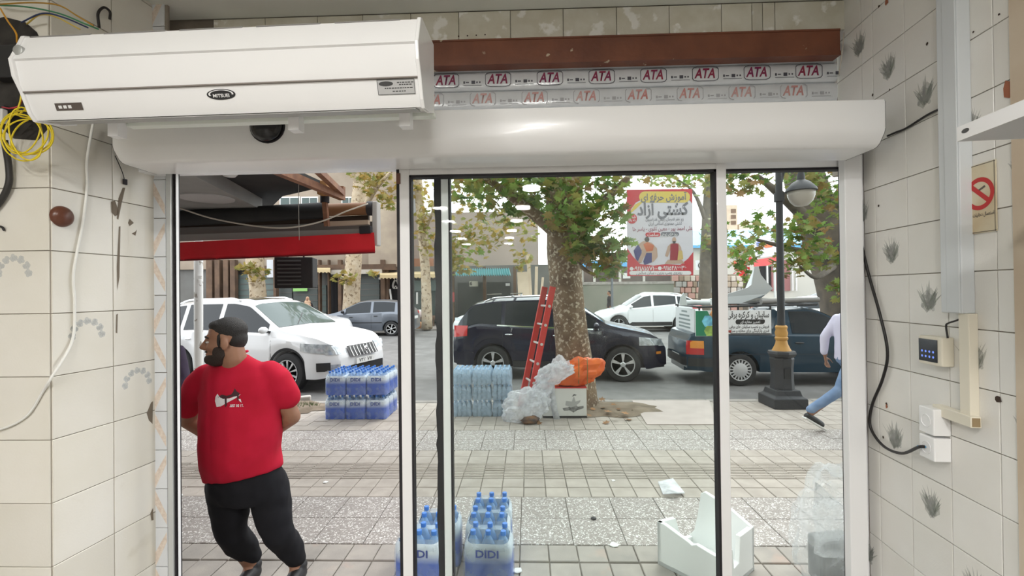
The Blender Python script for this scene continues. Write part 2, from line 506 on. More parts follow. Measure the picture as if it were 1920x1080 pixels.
for r in range(-10, 7):
    zb = zl0 + r * TL
    if zb < -.1 or zb > CEIL: continue
    for c, (s, me) in enumerate(((0, tmL), (TL, tmL2))):
        m = frame(LCN + DW * (s + .0015) + UP * (zb + .0015), DW, UP) @ Matrix.Rotation(random.uniform(-.004, .004), 4, 'Y')
        t = inst(me, 'tile', m, wl)
        if (c, r) in ((0, -2), (1, -3)): inst(meb, 'blue_flower_print', Matrix.Translation((-.02 if c else 0, .02, 0)), t)
    for c in range(4):
        m = frame(Vector((LCN.x - (c + 1) * TL + .0015, LCN.y, zb + .0015)), (1, 0, 0), UP)
        t = inst(tmL, 'tile', m, wl)
        if (c, r) == (0, -1): inst(meb, 'blue_flower_print', Matrix.Translation((-.03, .03, 0)), t)
m_stain = M('old_glue_stain', (0.17, 0.13, 0.09), 0.9, alpha=0.75)
for poly in ([(208, 378), (216, 376), (224, 400), (216, 406), (209, 398)], [(222, 372), (230, 352), (235, 352), (228, 382), (222, 412), (219, 410)],
             [(240, 418), (243, 410), (251, 418), (243, 424)], [(247, 438), (254, 434), (257, 430), (254, 442)], [(223, 425), (226, 424), (224, 520), (220, 545), (219, 500)],
             [(218, 590), (221, 588), (220, 625), (217, 624)], [(275, 775), (283, 755), (287, 752), (286, 795), (279, 788)], [(282, 962), (287, 952), (288, 975), (284, 976)]):
    vs = [LW(x, y, 0.0062) for x, y in poly]
    MB().add(vs, [tuple(range(len(vs)))]).build('glue_stain', m_stain, wl, fix=False)
for poly in ([(0, 330), (40, 335), (32, 420), (0, 440)],):
    pass

# --- ornate edging tiles between the left reveal and the door frame
m_edge = M('edging_tile', (0.66, 0.68, 0.70), 0.3, rnd=0.03)
m_orn = M('edging_ornament', (0.60, 0.50, 0.42), 0.5, var=(0.72, 0.64, 0.56), scale=70)
tr1 = struct('trim_1')
x0 = P(290, 545, YF).x; x1 = P(313, 545, YF).x
ez = [P(300, y, YF).z for y in (337, 409)]; es = ez[0] - ez[1]
MB().box2((x0, YF, 0), (x1 + .012, YF + .012, CEIL)).build('backing', m_grout, tr1)
etm = tile_mesh('edging_tile', x1 - x0 - .002, es - .003, .006, m_edge)
k = 0
z = ez[0] + 5 * es
while z > 0:
    t = inst(etm, 'edging_tile', frame(Vector((x0 + .001, YF, z)), (1, 0, 0), UP), tr1)
    w, h = x1 - x0 - .004, es - .006
    if k % 2 == 0: po = [(0, h), (w, h * .35), (w, h * .08), (0, h * .62)]; p2 = [(w * .2, h), (w, h), (w, h * .5), (w * .1, h)]
    else: po = [(0, 0), (w, h * .65), (w, h * .92), (0, h * .38)]; p2 = [(w * .2, 0), (w, 0), (w, h * .5), (w * .1, 0)]
    mb = MB(); mb.add([(a, b, .0065) for a, b in po], [(0, 1, 2, 3)])
    me = bpy.data.meshes.new('ornament'); me.from_pydata(mb.v, [], mb.f); me.materials.append(m_orn)
    inst(me, 'ornament', Matrix.Identity(4), t)
    z -= es; k += 1

# --- rest of the shop behind the camera
m_floor = M('floor_tile', (0.28, 0.27, 0.25), 0.25, var=(0.24, 0.22, 0.20), scale=3)
mb = MB().box2((-6, -9.5, FLOOR - .2), (3, YF + .2, FLOOR))
tag(mb.build('floor', m_floor), kind='structure')
mb = MB().box2((-6, -9.5, CEIL), (4, YF + .12, CEIL + .2))
tag(mb.build('ceiling', m_ceil), kind='structure')
m_wall = M('plain_wall', (0.40, 0.39, 0.35), 0.6, var=(0.36, 0.35, 0.31), scale=2)
BL = Vector((XL, LCN.y, 0)); BE = BL - DW * 11.5
mb = MB(); th = Vector((-.2, 0, 0))
mb.add([BL, BE, BE + th, BL + th, BL + UP * CEIL, BE + UP * CEIL, BE + th + UP * CEIL, BL + th + UP * CEIL],
       [(0, 1, 2, 3), (4, 7, 6, 5), (0, 4, 5, 1), (1, 5, 6, 2), (2, 6, 7, 3), (3, 7, 4, 0)])
tag(mb.build('wall_side', m_wall), kind='structure')
tag(MB().box2((-6, -9.5, 0), (3, -9.3, CEIL)).build('wall_back', m_wall), kind='structure')
# outside of the shop's own building
wo = struct('wall_front')
for a_, b_ in (((-14, 2.13, 0), (LC.x - .22, 2.5, CEIL)), ((RC.x + .32, 2.13, 0), (14, 2.5, CEIL)), ((-14, 2.37, CEIL), (14, 2.6, 9.5))):
    MB().box2(a_, b_).build('facade_block', m_plast, wo)

# --- lintel: tile row, brown steel beam, shutter slats, outer wall above
lt = struct('wall_lintel')
YL = 2.22
zt0, zt1 = P(1200, 66, YL).z, CEIL
MB().box2((LC.x - .05, YL + .012, zt0 + .01), (RC.x + .1, YL + .14, CEIL + .2)).build('masonry', m_grout, lt)
jx = [770, 860, 957, 1056, 1156, 1255, 1353, 1410, 1430, 1453, 1590]
jx = [400, 497, 595, 680] + jx
for a, b in zip(jx[:-1], jx[1:]):
    xa, xb = P(a, 40, YL).x, P(b, 40, YL).x
    MB().box2((xa + .0015, YL, zt0), (xb - .0015, YL + .012, CEIL - .004)).build('tile', m_tileH, lt, bevel=.001)
for i in range(4):
    p = P(860 + i * 16.5, 68 - i * 1.0, YL - .001)
    MB().flat([(.004 * math.cos(q), .004 * math.sin(q)) for q in range(7)], frame(p, (1, 0, 0), UP)).build('drill_hole', m_hole, lt, fix=False)
m_oxide = M('red_oxide_steel', (0.22, 0.075, 0.038), 0.45, var=(0.15, 0.05, 0.028), scale=5, bump=0.15, bscale=40, third=(0.55, 0.45, 0.32), tlo=0.69, thi=0.72, tscale=14)
YB = 2.20
zb1, zb0 = P(1200, 68, YB).z, P(1200, 106, YB).z
bm_ = thing('steel_beam', 'red-brown oxide painted steel lintel beam under the tile strip', 'beam', (0, YB, zb0))
MB().box2((LC.x + .02, YB, zb0), (RC.x - .03, YB + .012, zb1)).build('web', m_oxide, bm_)
MB().box2((LC.x + .02, YB - .005, zb0 - .02), (RC.x - .03, YB + .055, zb0)).build('flange', m_oxide, bm_)
MB().box2((LC.x + .02, YB - .004, zb1), (RC.x - .03, YB + .05, zb1 + .008)).build('flange', m_oxide, bm_)

m_slat = M('shutter_film', (0.66, 0.68, 0.70), 0.18, var=(0.72, 0.74, 0.76), scale=14, bump=0.12, bscale=30, spec=0.7)
m_ata = M('film_print_dark_red', (0.20, 0.02, 0.09), 0.4, var=(0.30, 0.03, 0.06), scale=12)
m_ata2 = M('film_print_faded_red', (0.55, 0.22, 0.20), 0.4, var=(0.60, 0.40, 0.38), scale=12)
m_atab = M('film_print_black', (0.08, 0.08, 0.10), 0.4)
m_atab2 = M('film_print_grey', (0.40, 0.40, 0.42), 0.4)
YS = 2.27
sh = thing('roller_shutter', 'white roller shutter wrapped in film printed with red letters', 'shutter', (0, YS, CAMZ + .9))
sz = [P(1007, y, YS).z for y in (203, 167, 130, 93)]
sp = sz[1] - sz[0]
xa, xb = LC.x + .03, RC.x + .0
for k in range(-1, 3):
    zc0 = sz[0] + k * sp
    prof = [(YS + .012, zc0), (YS + .003, zc0 + .004), (YS - .002, zc0 + .02), (YS - .004, zc0 + sp * .5), (YS - .002, zc0 + sp - .02), (YS + .003, zc0 + sp - .006), (YS + .012, zc0 + sp - .002), (YS + .02, zc0 + sp - .002), (YS + .02, zc0)]
    sl = MB().loft([[Vector((x, y, z)) for y, z in prof] for x in (xa, xb)]).build('slat', m_slat, sh, smooth=True, angle=50)
    if k not in (0, 1, 2): continue
    st = {0: 905, 1: 837, 2: 875}[k]
    for i in range(-6 if False else -1, 9):
        px = st + 97 * i
        if px < 790 or px > 1600: continue
        cx = P(px, 150, YS).x; cz = zc0 + sp * .54
        if cx + .075 > xb: continue
        fm = frame(Vector((cx, YS - .0052, cz)), (1, 0, 0), UP)
        text('ATA', 0.066, fm @ Matrix(((1, .18, 0, 0), (0, 1, 0, 0), (0, 0, 1, 0), (0, 0, 0, 1))), m_ata if k else m_ata2, sl, bold=.0018, width=.10)
        hw, hh = .064, .036
        mbs = [MB(), MB()]
        ring = []
        for q in range(24):
            t = 2 * math.pi * q / 24
            ring.append((max(-hw, min(hw, 1.25 * hw * math.cos(t))), max(-hh, min(hh, 1.25 * hh * math.sin(t)))))
        for q in range(24):
            a, b = ring[q], ring[(q + 1) % 24]
            if k == 0 and abs(a[1]) > hh * .98: continue
            mb = mbs[1 if (k == 0 and a[0] + b[0] > 0) else 0]
            mb.add([fm @ Vector((a[0], a[1], 0)), fm @ Vector((b[0], b[1], 0)), fm @ Vector((b[0] * .955, b[1] * .92, 0)), fm @ Vector((a[0] * .955, a[1] * .92, 0))], [(0, 1, 2, 3)])
        for mb in mbs:
            if mb.v: mb.build('letter_frame' if k else 'letter_bracket', m_atab if k else m_atab2, sl, fix=False)
        mb = MB()
        lx = .085
        mb.add([fm @ Vector((lx, -.026, 0)), fm @ Vector((lx + .09, -.026, 0)), fm @ Vector((lx + .09, -.028, 0)), fm @ Vector((lx, -.028, 0))], [(0, 1, 2, 3)])
        for dx, w, h in ((.0, .008, .012), (.012, .016, .005), (.04, .018, .016), (.064, .007, .008), (.078, .007, .008)):
            mb.add([fm @ Vector((lx + dx, -.012 - h / 2, 0)), fm @ Vector((lx + dx + w, -.012 - h / 2, 0)), fm @ Vector((lx + dx + w, -.012 + h / 2, 0)), fm @ Vector((lx + dx, -.012 + h / 2, 0))], [(0, 1, 2, 3)])
        mb.build('caption_print', m_atab if k else m_atab2, sl, fix=False)
mb = MB().tube([P(1582, 62, 2.17), P(1580, 90, 2.16), P(1576, 120, 2.165), P(1573, 140, 2.2)], .0025, 6)
tag(mb.build('loose_cord', M('cord_beige', (.55, .5, .42)), smooth=True), 'thin pale cord hanging from the end of the brown beam', 'cord')

# ================================================================== automatic door
hd = thing('door_operator_header', 'long white sliding door operator cover above the glass doors', 'door operator', (0, 1.9, CAMZ + .5))
Yh0, Yh1 = 1.80, 2.02
hz1, hz0 = P(1000, 200, Yh0).z, P(1000, 284, Yh0).z
hx0, hx1 = P(209, 265, Yh0).x, P(1662, 230, Yh0).x
prof = [(Yh1, hz1), (Yh0 + .012, hz1), (Yh0 + .003, hz1 - .004), (Yh0, hz1 - .012), (Yh0, hz0 + .062), (Yh0 + .006, hz0 + .045), (Yh0 + .03, hz0 + .012), (Yh0 + .045, hz0 + .003), (Yh0 + .06, hz0), (Yh1, hz0)]
MB().loft([[Vector((x, y, z)) for y, z in prof] for x in (hx0 + .004, hx1 - .004)]).build('cover', m_white, hd, smooth=True, angle=40)
for x in (hx0, hx1 - .004):
    MB().loft([[Vector((x + d, y + .003, z)) for y, z in prof] for d in (0, .004)]).build('end_cap', M('dark_end_cap', (.05, .05, .055), .5), hd)

ms = thing('motion_sensor', 'black dome motion sensor stuck on the white door header', 'sensor', P(502, 243, Yh0 - .0))
c = P(502, 232, Yh0)
rings = []
for t in [0, .25, .5, .75, .92, 1.0]:
    a = t * math.pi / 2
    rg = []
    for k in range(24):
        b = 2 * math.pi * k / 24
        x = .067 * math.cos(b); z = .05 * math.sin(b)
        if z > .018: z = .018 + (z - .018) * .12
        z = z - .0
        if z < 0: z *= 1.3
        rg.append(c + Vector((x * math.cos(a * .98), -.052 * math.sin(a), (z - .01) * math.cos(a * .98) - .012 * math.sin(a))))
    rings.append(rg)
MB().loft(rings).build('dome', M('black_gloss_plastic', (.012, .012, .013), .18), ms, smooth=True)
rg = [[c + Vector((.071 * math.cos(2 * math.pi * k / 24), -d, (lambda z: (.019 if z > .019 else z * (1.3 if z < 0 else 1)) - .01)(.053 * math.sin(2 * math.pi * k / 24)))) for k in range(24)] for d in (0, .006)]
MB().loft(rg).build('bezel', m_black, ms)

def mullion(name, xa, xb, ya, yb, z0, z1, mat, par, bev=.003): return MB().box2((xa, ya, z0), (xb, yb, z1)).build(name, mat, par, bevel=bev)
def X(px, Y, py=600): return P(px, py, Y).x
m_gl1 = M_glass('door_glass', dust=0.028, dscale=1.3)
m_gl2 = M_glass('fixed_glass', dust=0.008, dscale=1.1)

# sliding leaf
d1 = struct('door_1', (0, 2.04, FLOOR))
y0, y1 = 2.03, 2.07
zt = P(1050, 276, y0).z; zg = P(1050, 323, y0).z; zbm = FLOOR + .01
xa, xb, xc, xd = X(751, y0), X(770, y0), X(1347, y0), X(1366, y0)
mullion('stile', xa, xb, y0, y1, zbm, zt, m_alu, d1); mullion('stile', xc, xd, y0, y1, zbm, zt, m_alu, d1)
mullion('rail', xb, xc, y0, y1, zg, zt, m_alu, d1); mullion('rail', xb, xc, y0, y1, zbm, zbm + .1, m_alu, d1)
g = .008
for a, b, c_, d_ in ((xb, xb + g, zbm + .1, zg), (xc - g * 1.3, xc, zbm + .1, zg), (xb, xc, zg - g * 1.3, zg), (xb, xc, zbm + .1, zbm + .1 + g)):
    MB().box2((a, y0 - .001, c_), (b, y1 + .001, d_)).build('gasket', m_black, d1)
MB().box2((xb, 2.047, zbm + .1), (xc, 2.054, zg)).build('glass', m_gl1, d1)
MB().box2((xa - .014, y0 + .005, zbm), (xa, y1 - .005, zt)).build('edge_seal', m_black, d1)
MB().box2((xa - .012, y0 - .004, P(750, 345, y0).z), (xa + .006, y0, P(750, 325, y0).z)).build('stop_clip', M('rust_clip', (.16, .07, .05), .6), d1)

# fixed leaf behind it
w1 = struct('window_1', (0, 2.13, FLOOR))
y0, y1 = 2.11, 2.15
zt = P(1480, 270, y0).z; zg = P(1480, 315, y0).z
xa, xb, xc, xd = X(829, y0), X(843, y0), X(1594, y0), X(1628, y0) - .004
mullion('stile', xa, xb, y0, y1, zbm, zt, m_alu, w1); mullion('stile', xc, xd, y0, y1, zbm, zt, m_alu, w1)
mullion('rail', xb, xc, y0, y1, zg, zt, m_alu, w1); mullion('rail', xb, xc, y0, y1, zbm, zbm + .1, m_alu, w1)
for a, b, c_, d_ in ((xb, xb + g, zbm + .1, zg), (xc - .016, xc, zbm + .1, zg), (xb, xc, zg - g * 1.3, zg), (xb, xc, zbm + .1, zbm + .1 + g)):
    MB().box2((a, y0 - .001, c_), (b, y1 + .001, d_)).build('gasket', m_black, w1)
MB().box2((xb, 2.127, zbm + .1), (xc, 2.134, zg)).build('glass', m_gl2, w1)
# ragged black brush seal along its left edge
rings = []
n = 60
for i in range(n + 1):
    z = zbm + (zt - zbm - .05) * i / n
    w = .030 + random.uniform(-.004, .004)
    rings.append([(xa - w, y0, z), (xa, y0, z), (xa, y1, z), (xa - w, y1, z)])
MB().loft(rings).build('brush_seal', m_black, w1)
# right jamb post that closes the frame to the wall
fr = struct('trim_2', (0, YF, FLOOR))
mullion('jamb', X(1591, 2.05), X(1625, 2.05) , 2.06, 2.10, FLOOR, P(1480, 270, 2.1).z, m_alu, fr)
# left jamb and head of the open doorway
xj0, xj1 = X(312, 2.04), X(322, 2.04)
mullion('jamb', xj0, xj1, 2.04, 2.075, FLOOR, P(330, 300, 2.04).z, m_alu2, fr)
MB().box2((xj1, 2.05, FLOOR), (xj1 + .014, 2.075, P(330, 322, 2.04).z)).build('gasket', m_black, fr)
mullion('jamb_edge', X(327.5, 2.05), X(331, 2.05), 2.05, 2.07, FLOOR, P(330, 320, 2.1).z, m_alu, fr)
zz = [P(500, y, 2.03).z for y in (285, 309, 312.5, 319)]
xe = X(745, 2.03)
MB().box2((X(258, 2.03, 310), 2.03, zz[1]), (xe, 2.10, zz[0] + .03)).build('head_rail', m_alu2, fr)
MB().box2((X(256, 2.03, 310), 2.028, zz[2]), (xe, 2.10, zz[1])).build('head_seal', m_black, fr)
MB().box2((X(258, 2.03, 310), 2.02, zz[3]), (xe, 2.10, zz[2])).build('head_lip', m_alu, fr, bevel=.001)

# ================================================================== air curtain
pl, pr = C(20, 110, 1.42), C(786, 110, 1.345)
ax = (pr - pl); ax.z = 0; LEN = ax.length; ax.normalize(); ay = Vector((-ax.y, ax.x, 0))
zT = CAMZ + 528 * 1.345 / FPX; zR = CAMZ + 470 * 1.345 / FPX; zS = CAMZ + 411 * 1.345 / FPX; zB = CAMZ + 350 * 1.40 / FPX
ac = thing('air_curtain', 'long white wall-hung air curtain above the doorway', 'air curtain', (pl.x, pl.y, zB))
prof = [(.19, zT), (.045, zT), (.03, zT - .006), (.0, zR + .01), (-.004, zR), (.002, zR - .004), (.008, zR - .03), (.016, zS + .02), (.024, zS + .003), (.03, zS), (.05, zB + .02), (.066, zB), (.13, zB + .012), (.19, zB + .035)]
def acp(x, y, z): return Vector((pl.x, pl.y, 0)) + ax * x + ay * y + UP * z
m_acw = M('air_curtain_white', (0.90, 0.90, 0.90), 0.13, coat=0.3)
up = [p for p in prof[:6]] + [(.19, zR - .004)]
mid = [(.19, zR - .004)] + prof[5:9] + [(.19, zS + .003)]
low = [(.19, zS)] + prof[9:]
up[0] = prof[0]
for nm, pf in (('top_panel', up), ('front_panel', mid), ('lower_panel', low)):
    MB().loft([[acp(x, y, z) for y, z in pf] for x in (.012, LEN - .012)]).build(nm, m_acw, ac, smooth=True, angle=20)
out = [(.195, zT + .006), (.043, zT + .006), (.026, zT - .002), (-.004, zR + .01), (-.009, zR), (.0, zR - .05), (.022, zS), (.045, zB + .015), (.062, zB - .006), (.13, zB + .006), (.195, zB + .03)]
for x in (0, LEN - .012):
    MB().loft([[acp(x + d, y, z) for y, z in out] for d in (0, .012)]).build('end_cap', m_acw, ac, bevel=.003)
for k in range(5):
    a, b = .03 + k * .245, .03 + k * .245 + .2
    MB().loft([[acp(x, y, z) for y, z in ((.034, zT - .003), (.029, zT - .008), (.027, zT - .007), (.033, zT - .001))] for x in (a, b)]).build('intake_slot', M('slot_shadow', (.3, .29, .28), .6), ac)
for z in (zS,):
    MB().loft([[acp(x, y, zz_) for y, zz_ in ((.0225, z + .0032), (.0225, z - .0005), (.033, z - .0005), (.033, z + .0032))] for x in (.012, LEN - .012)]).build('seam', M('panel_gap', (.25, .22, .20), .7), ac)
MB().box2((0, 0, 0), (0, 0, 0))
sl = MB().loft([[acp(x, y, z) for y, z in ((.07, zB - .001), (.128, zB + .010), (.128, zB + .008), (.07, zB - .003))] for x in (.03, LEN - .03)]).build('air_outlet', M('outlet_grey', (.45, .45, .44), .5), ac)
d = (Vector((0, .05 - .03, zB + .02 - zS)))
fy = ay * d.y + UP * d.z; fy.normalize(); fu = -fy
def acf(x, t, off=.0015):
    o_ = acp(x, .03 + .02 * t, zS + (zB + .02 - zS) * t)
    nn = ax.cross(fu)
    return frame(o_ + nn * off, ax, fu)
def acpx(px, py): # position along the unit by where it stands in the photo
    q = on_plane(px, py, acp(0, .03, zS), ax.cross(fu)); return (q - pl).dot(ax), (zS - q.z) / (zS - zB - .02)
x_, t_ = acpx(415, 177)
f = acf(x_, t_)
bd = MB().flat([(.046 * math.cos(k * math.pi / 16), .0155 * math.sin(k * math.pi / 16)) for k in range(32)], f).build('badge', M('badge_black', (.02, .02, .022), .3), ac, fix=False)
mb = MB()
for k in range(32):
    a, b = k * math.pi / 16, (k + 1) * math.pi / 16
    if 1.1 * math.pi < a < 1.9 * math.pi: continue
    mb.add([f @ Vector((r * .040 * math.cos(t), r * .0122 * math.sin(t) + .001, .0006)) for r, t in ((1, a), (1, b), (.86, b), (.86, a))], [(0, 1, 2, 3)])
mb.build('badge_ring', M('badge_white', (.85, .85, .85), .3), bd, fix=False)
text('MITSUEI', .0135, f @ Matrix.Translation((0, -.004, .0008)), MATS['badge_white'], bd, bold=.0003, width=.052)
x_, t_ = acpx(743, 163)
f = acf(x_, t_)
st = MB().flat([(-.057, -.021), (.057, -.021), (.057, .021), (-.057, .021)], f).build('rating_sticker', M('sticker_silver', (.50, .50, .50), .35), ac, fix=False)
mb = MB()
for a, b, c_, d_ in ((-.057, -.021, .057, -.0195), (-.057, .0195, .057, .021), (-.057, -.021, -.0555, .021), (.0555, -.021, .057, .021)):
    mb.add([f @ Vector(p) for p in ((a, b, .0006), (c_, b, .0006), (c_, d_, .0006), (a, d_, .0006))], [(0, 1, 2, 3)])
mb.add([f @ Vector((-.03 + .022 * math.cos(k * .393), .0095 + .007 * math.sin(k * .393), .0006)) for k in range(16)], [tuple(range(16))])
for yy, a, b in ((.012, .004, .05), (.006, .01, .05), (-.003, -.035, .05), (-.012, -.012, .025)):
    x0_ = a
    while x0_ < b:
        w = random.uniform(.004, .009)
        mb.add([f @ Vector(p) for p in ((x0_, yy - .0014, .0006), (x0_ + w, yy - .0014, .0006), (x0_ + w, yy + .0014, .0006), (x0_, yy + .0014, .0006))], [(0, 1, 2, 3)]); x0_ += w + .002
mb.build('print', M('sticker_black', (.05, .05, .05), .5), st, fix=False)
x_, t_ = acpx(130, 200)
f = acf(x_, t_)
st = MB().flat([(-.045, -.011), (.045, -.011), (.045, .011), (-.045, .011)], f).build('control_panel', M('panel_dark', (.10, .08, .07), .35), ac, fix=False)
mb = MB()
for k in range(3):
    mb.add([f @ Vector(p) for p in ((-.034 + k * .016, -.005, .0006), (-.023 + k * .016, -.005, .0006), (-.023 + k * .016, .004, .0006), (-.034 + k * .016, .004, .0006))], [(0, 1, 2, 3)])
mb.build('print', MATS['badge_white'], st, fix=False)
p_ = on_plane(38, 96, acp(0, .01, zR), -ay)
f = frame(acp((p_ - pl).dot(ax), .008, p_.z), ax, UP)
MB().lathe([(.016, -.004), (.016, .006), (.012, .008), (.0, .008)], 16, mat=f).build('screw_cap', m_steel, ac, smooth=True, angle=40)
# square tube brackets it rests on
for k, px in enumerate((211, 561, 768)):
    q = C(px, 232 - k * 6, 1.56)
    x_ = (q - pl).dot(ax)
    f0 = acp(x_, .17, 0)
    MB().box((f0.x, f0.y, zB + .006), (.036, .036, .062), math.atan2(ax.y, ax.x)).build('bracket_tube', m_alu, ac)
for y_ in (.17,):
    MB().bar(acp(.2, y_ + .03, zB + .024), acp(LEN, y_ + .03, zB + .024), .03, .012).build('support_rail', M('rail_white', (.8, .84, .78), .3), ac)
# the hanger that fixes it to the lintel
for x_ in (.25, LEN - .15):
    a = acp(x_, .19, zT - .05)
    MB().bar(a, (a.x, YL + .012, a.z), .04, .03).build('wall_arm', m_steel, ac)

# ================================================================== things on the right wall
def rbox(pa, pb, depth, name, mat, parent, bevel=0, off=.005):
    """box on the right wall between two photo corners (top left, bottom right)"""
    a, b = RW(pa[0], pa[1], off), RW(pb[0], pb[1], off)
    s = (a - b).dot(DW)
    c = Vector(((a.x + b.x) / 2, (a.y + b.y) / 2, (a.z + b.z) / 2)) + NR * depth / 2
    return MB().box(c, (abs(s), depth, abs(a.z - b.z)), math.atan2(DW.y, DW.x)).build(name, mat, parent, bevel=bevel)
m_duct = M('grey_trunking', (.66, .69, .71), .4)
o = RW(1800, 300, .005); o.z = RW(1800, 587).z
q0, q1 = RW(1783, 400, .005), RW(1826, 400, .005)
q0, q1 = RW(1790, 500, .01), RW(1829, 500, .005)
sw = .085
du = thing('cable_trunking', 'wide pale grey cable trunking running down the tiled wall', 'trunking', RW(1812, 587))
base = RW(1829, 560, .005); base = base + DW * 0
zlo, zhi = RW(1800, 586).z, CEIL
c = Vector((base.x, base.y, 0)) + DW * (sw / 2)
MB().box(c + NR * .02 + UP * (zlo + zhi) / 2, (sw, .04, zhi - zlo), math.atan2(DW.y, DW.x)).build('body', m_duct, du, bevel=.003)
MB().box(c + NR * .0415 + UP * (zlo + zhi) / 2 - DW * .012, (sw * .62, .004, zhi - zlo - .004), math.atan2(DW.y, DW.x)).build('lid', m_duct, du, bevel=.002)
cd = thing('cream_conduit', 'narrow cream plastic conduit continuing below the grey trunking', 'conduit', RW(1820, 790))
zl2 = RW(1815, 792).z
base2 = RW(1836, 700, .005); c2 = Vector((base2.x, base2.y, 0)) + DW * .02
MB().box(c2 + NR * .014 + UP * (zl2 + zlo) / 2, (.04, .028, zlo - zl2), math.atan2(DW.y, DW.x)).build('riser', m_cream, cd, bevel=.002)
a, b = RW(1757, 768, .018), RW(1830, 783, .03)
b.z = a.z = zl2 + .018
MB().bar(a, b, .03, .036).build('branch', m_cream, cd, bevel=.002)
MB().bar(b, b - (a - b).normalized() * .0015, .022, .028).build('open_end', M('conduit_inside', (.30, .22, .12), .8), cd)

sg = thing('no_smoking_sign', 'yellowed no smoking sign half hidden behind the grey trunking', 'sign', RW(1845, 370))
a, b = RW(1800, 300, .008), RW(1868, 436, .008)
cz = (RW(1845, 303).z + RW(1845, 440).z) / 2; hh = (RW(1868, 302).z - RW(1868, 436).z) / 2
ww = .125
ce = RW(1868, 370, .009); ce = Vector((ce.x, ce.y, cz)) + DW * ww / 2
f = frame(ce, -DW, UP)
MB().box(ce - NR * .001, (ww, .003, hh * 2), math.atan2(DW.y, DW.x)).build('plate', M('sign_paper', (.74, .68, .52), .5, var=(.62, .50, .32), scale=6), sg)
m_red = M('sign_red', (.55, .03, .03), .5)
mb = MB(); R0, R1 = .038, .052
for k in range(40):
    a_, b_ = 2 * math.pi * k / 40, 2 * math.pi * (k + 1) / 40
    mb.add([f @ Vector((r * math.cos(t) + .006, r * math.sin(t) * 1.0 + .015, .0012)) for r, t in ((R0, a_), (R1, a_), (R1, b_), (R0, b_))], [(0, 1, 2, 3)])
mb.add([f @ Vector((x + .006, y + .015, .0014)) for x, y in ((-.036, .024), (-.026, .034), (.038, -.022), (.028, -.032))], [(0, 1, 2, 3)])
mb.build('prohibition_ring', m_red, sg, fix=False)
mb = MB()
mb.add([f @ Vector((x + .006, y + .015, .0013)) for x, y in ((-.01, .004), (.022, .018), (.019, .024), (-.013, .010))], [(0, 1, 2, 3)])
mb.build('cigarette', M('sign_dark', (.12, .10, .08), .5), sg, fix=False)
text('استعمال دخانیات ممنوع', .016, f @ Matrix.Translation((.004, -.052, .0012)), MATS['sign_dark'], sg, rtl=True, width=.105, bold=.0004)
mb = MB()
for (x0_, y0_, x1_, y1_) in ((-ww / 2, hh - .004, ww / 2, hh - .002), (-ww / 2, -hh + .002, ww / 2, -hh + .004), (ww / 2 - .005, -hh, ww / 2 - .003, hh)):
    mb.add([f @ Vector(p) for p in ((x0_, y0_, .0012), (x1_, y0_, .0012), (x1_, y1_, .0012), (x0_, y1_, .0012))], [(0, 1, 2, 3)])
mb.build('border_line', MATS['sign_dark'], sg, fix=False)

ct = thing('door_controller', 'small cream door controller with a black touch panel', 'controller', RW(1760, 690))
a, b = RW(1755, 632, .005), RW(1790, 690, .005)
wc = .105; ct_c = RW(1790, 661, .005) + DW * wc / 2; hc = (RW(1790, 634).z - RW(1790, 689).z)
f = frame(ct_c + NR * .0, -DW, UP)
MB().box(ct_c + NR * .02, (wc, .04, hc), math.atan2(DW.y, DW.x)).build('case', m_cream, ct, bevel=.004)
pn = MB().box(ct_c + NR * .0405 + DW * .008, (wc * .80, .002, hc * .78), math.atan2(DW.y, DW.x)).build('touch_panel', M('panel_black', (.008, .008, .012), .1), ct)
mb = MB(); f2 = frame(ct_c + NR * .042 + DW * .008, -DW, UP)
for i in range(4):
    for j in range(2):
        cx, cy = -.026 + i * .017, -.004 - j * .018
        mb.add([f2 @ Vector((cx + .0045 * math.cos(k * .785), cy + .0045 * math.sin(k * .785), 0)) for k in range(8)], [tuple(range(8))])
mb.build('touch_key', M('key_blue', (.10, .16, .5), .4, emit=.6), pn, fix=False)

for k, (pa, pb, lab) in enumerate((((1752, 768), (1784, 818), 'upper white surface socket box on the tiled wall, unplugged'), ((1752, 822), (1784, 866), 'lower white surface socket box with black cable plugged in'))):
    ss = thing('wall_socket', lab, 'socket', RW(1765, pb[1]), group='surface sockets on the tiled wall')
    zc = (RW(1784, pa[1]).z + RW(1784, pb[1]).z) / 2; hs = RW(1784, pa[1]).z - RW(1784, pb[1]).z
    sc_ = RW(1784, 800, .005); sc_ = Vector((sc_.x, sc_.y, zc)) + DW * .035
    MB().box(sc_ + NR * .028, (.07, .056, hs), math.atan2(DW.y, DW.x)).build('box', m_white, ss, bevel=.004)
    f = frame(sc_ + NR * .0565, -DW, UP)
    MB().lathe([(.023, 0), (.023, .002), (.0195, .002), (.0185, -.006), (.0, -.006)], 24, mat=f).build('socket_ring', m_white, ss, smooth=True, angle=35)
    mb = MB()
    for dx in (-.009, .009): mb.lathe([(.003, -.004), (.003, -.0035), (.0, -.0035)], 8, mat=f @ Matrix.Translation((dx, 0, 0)))
    mb.build('contact_hole', m_hole, ss)
    if k == 1: SOCK = f

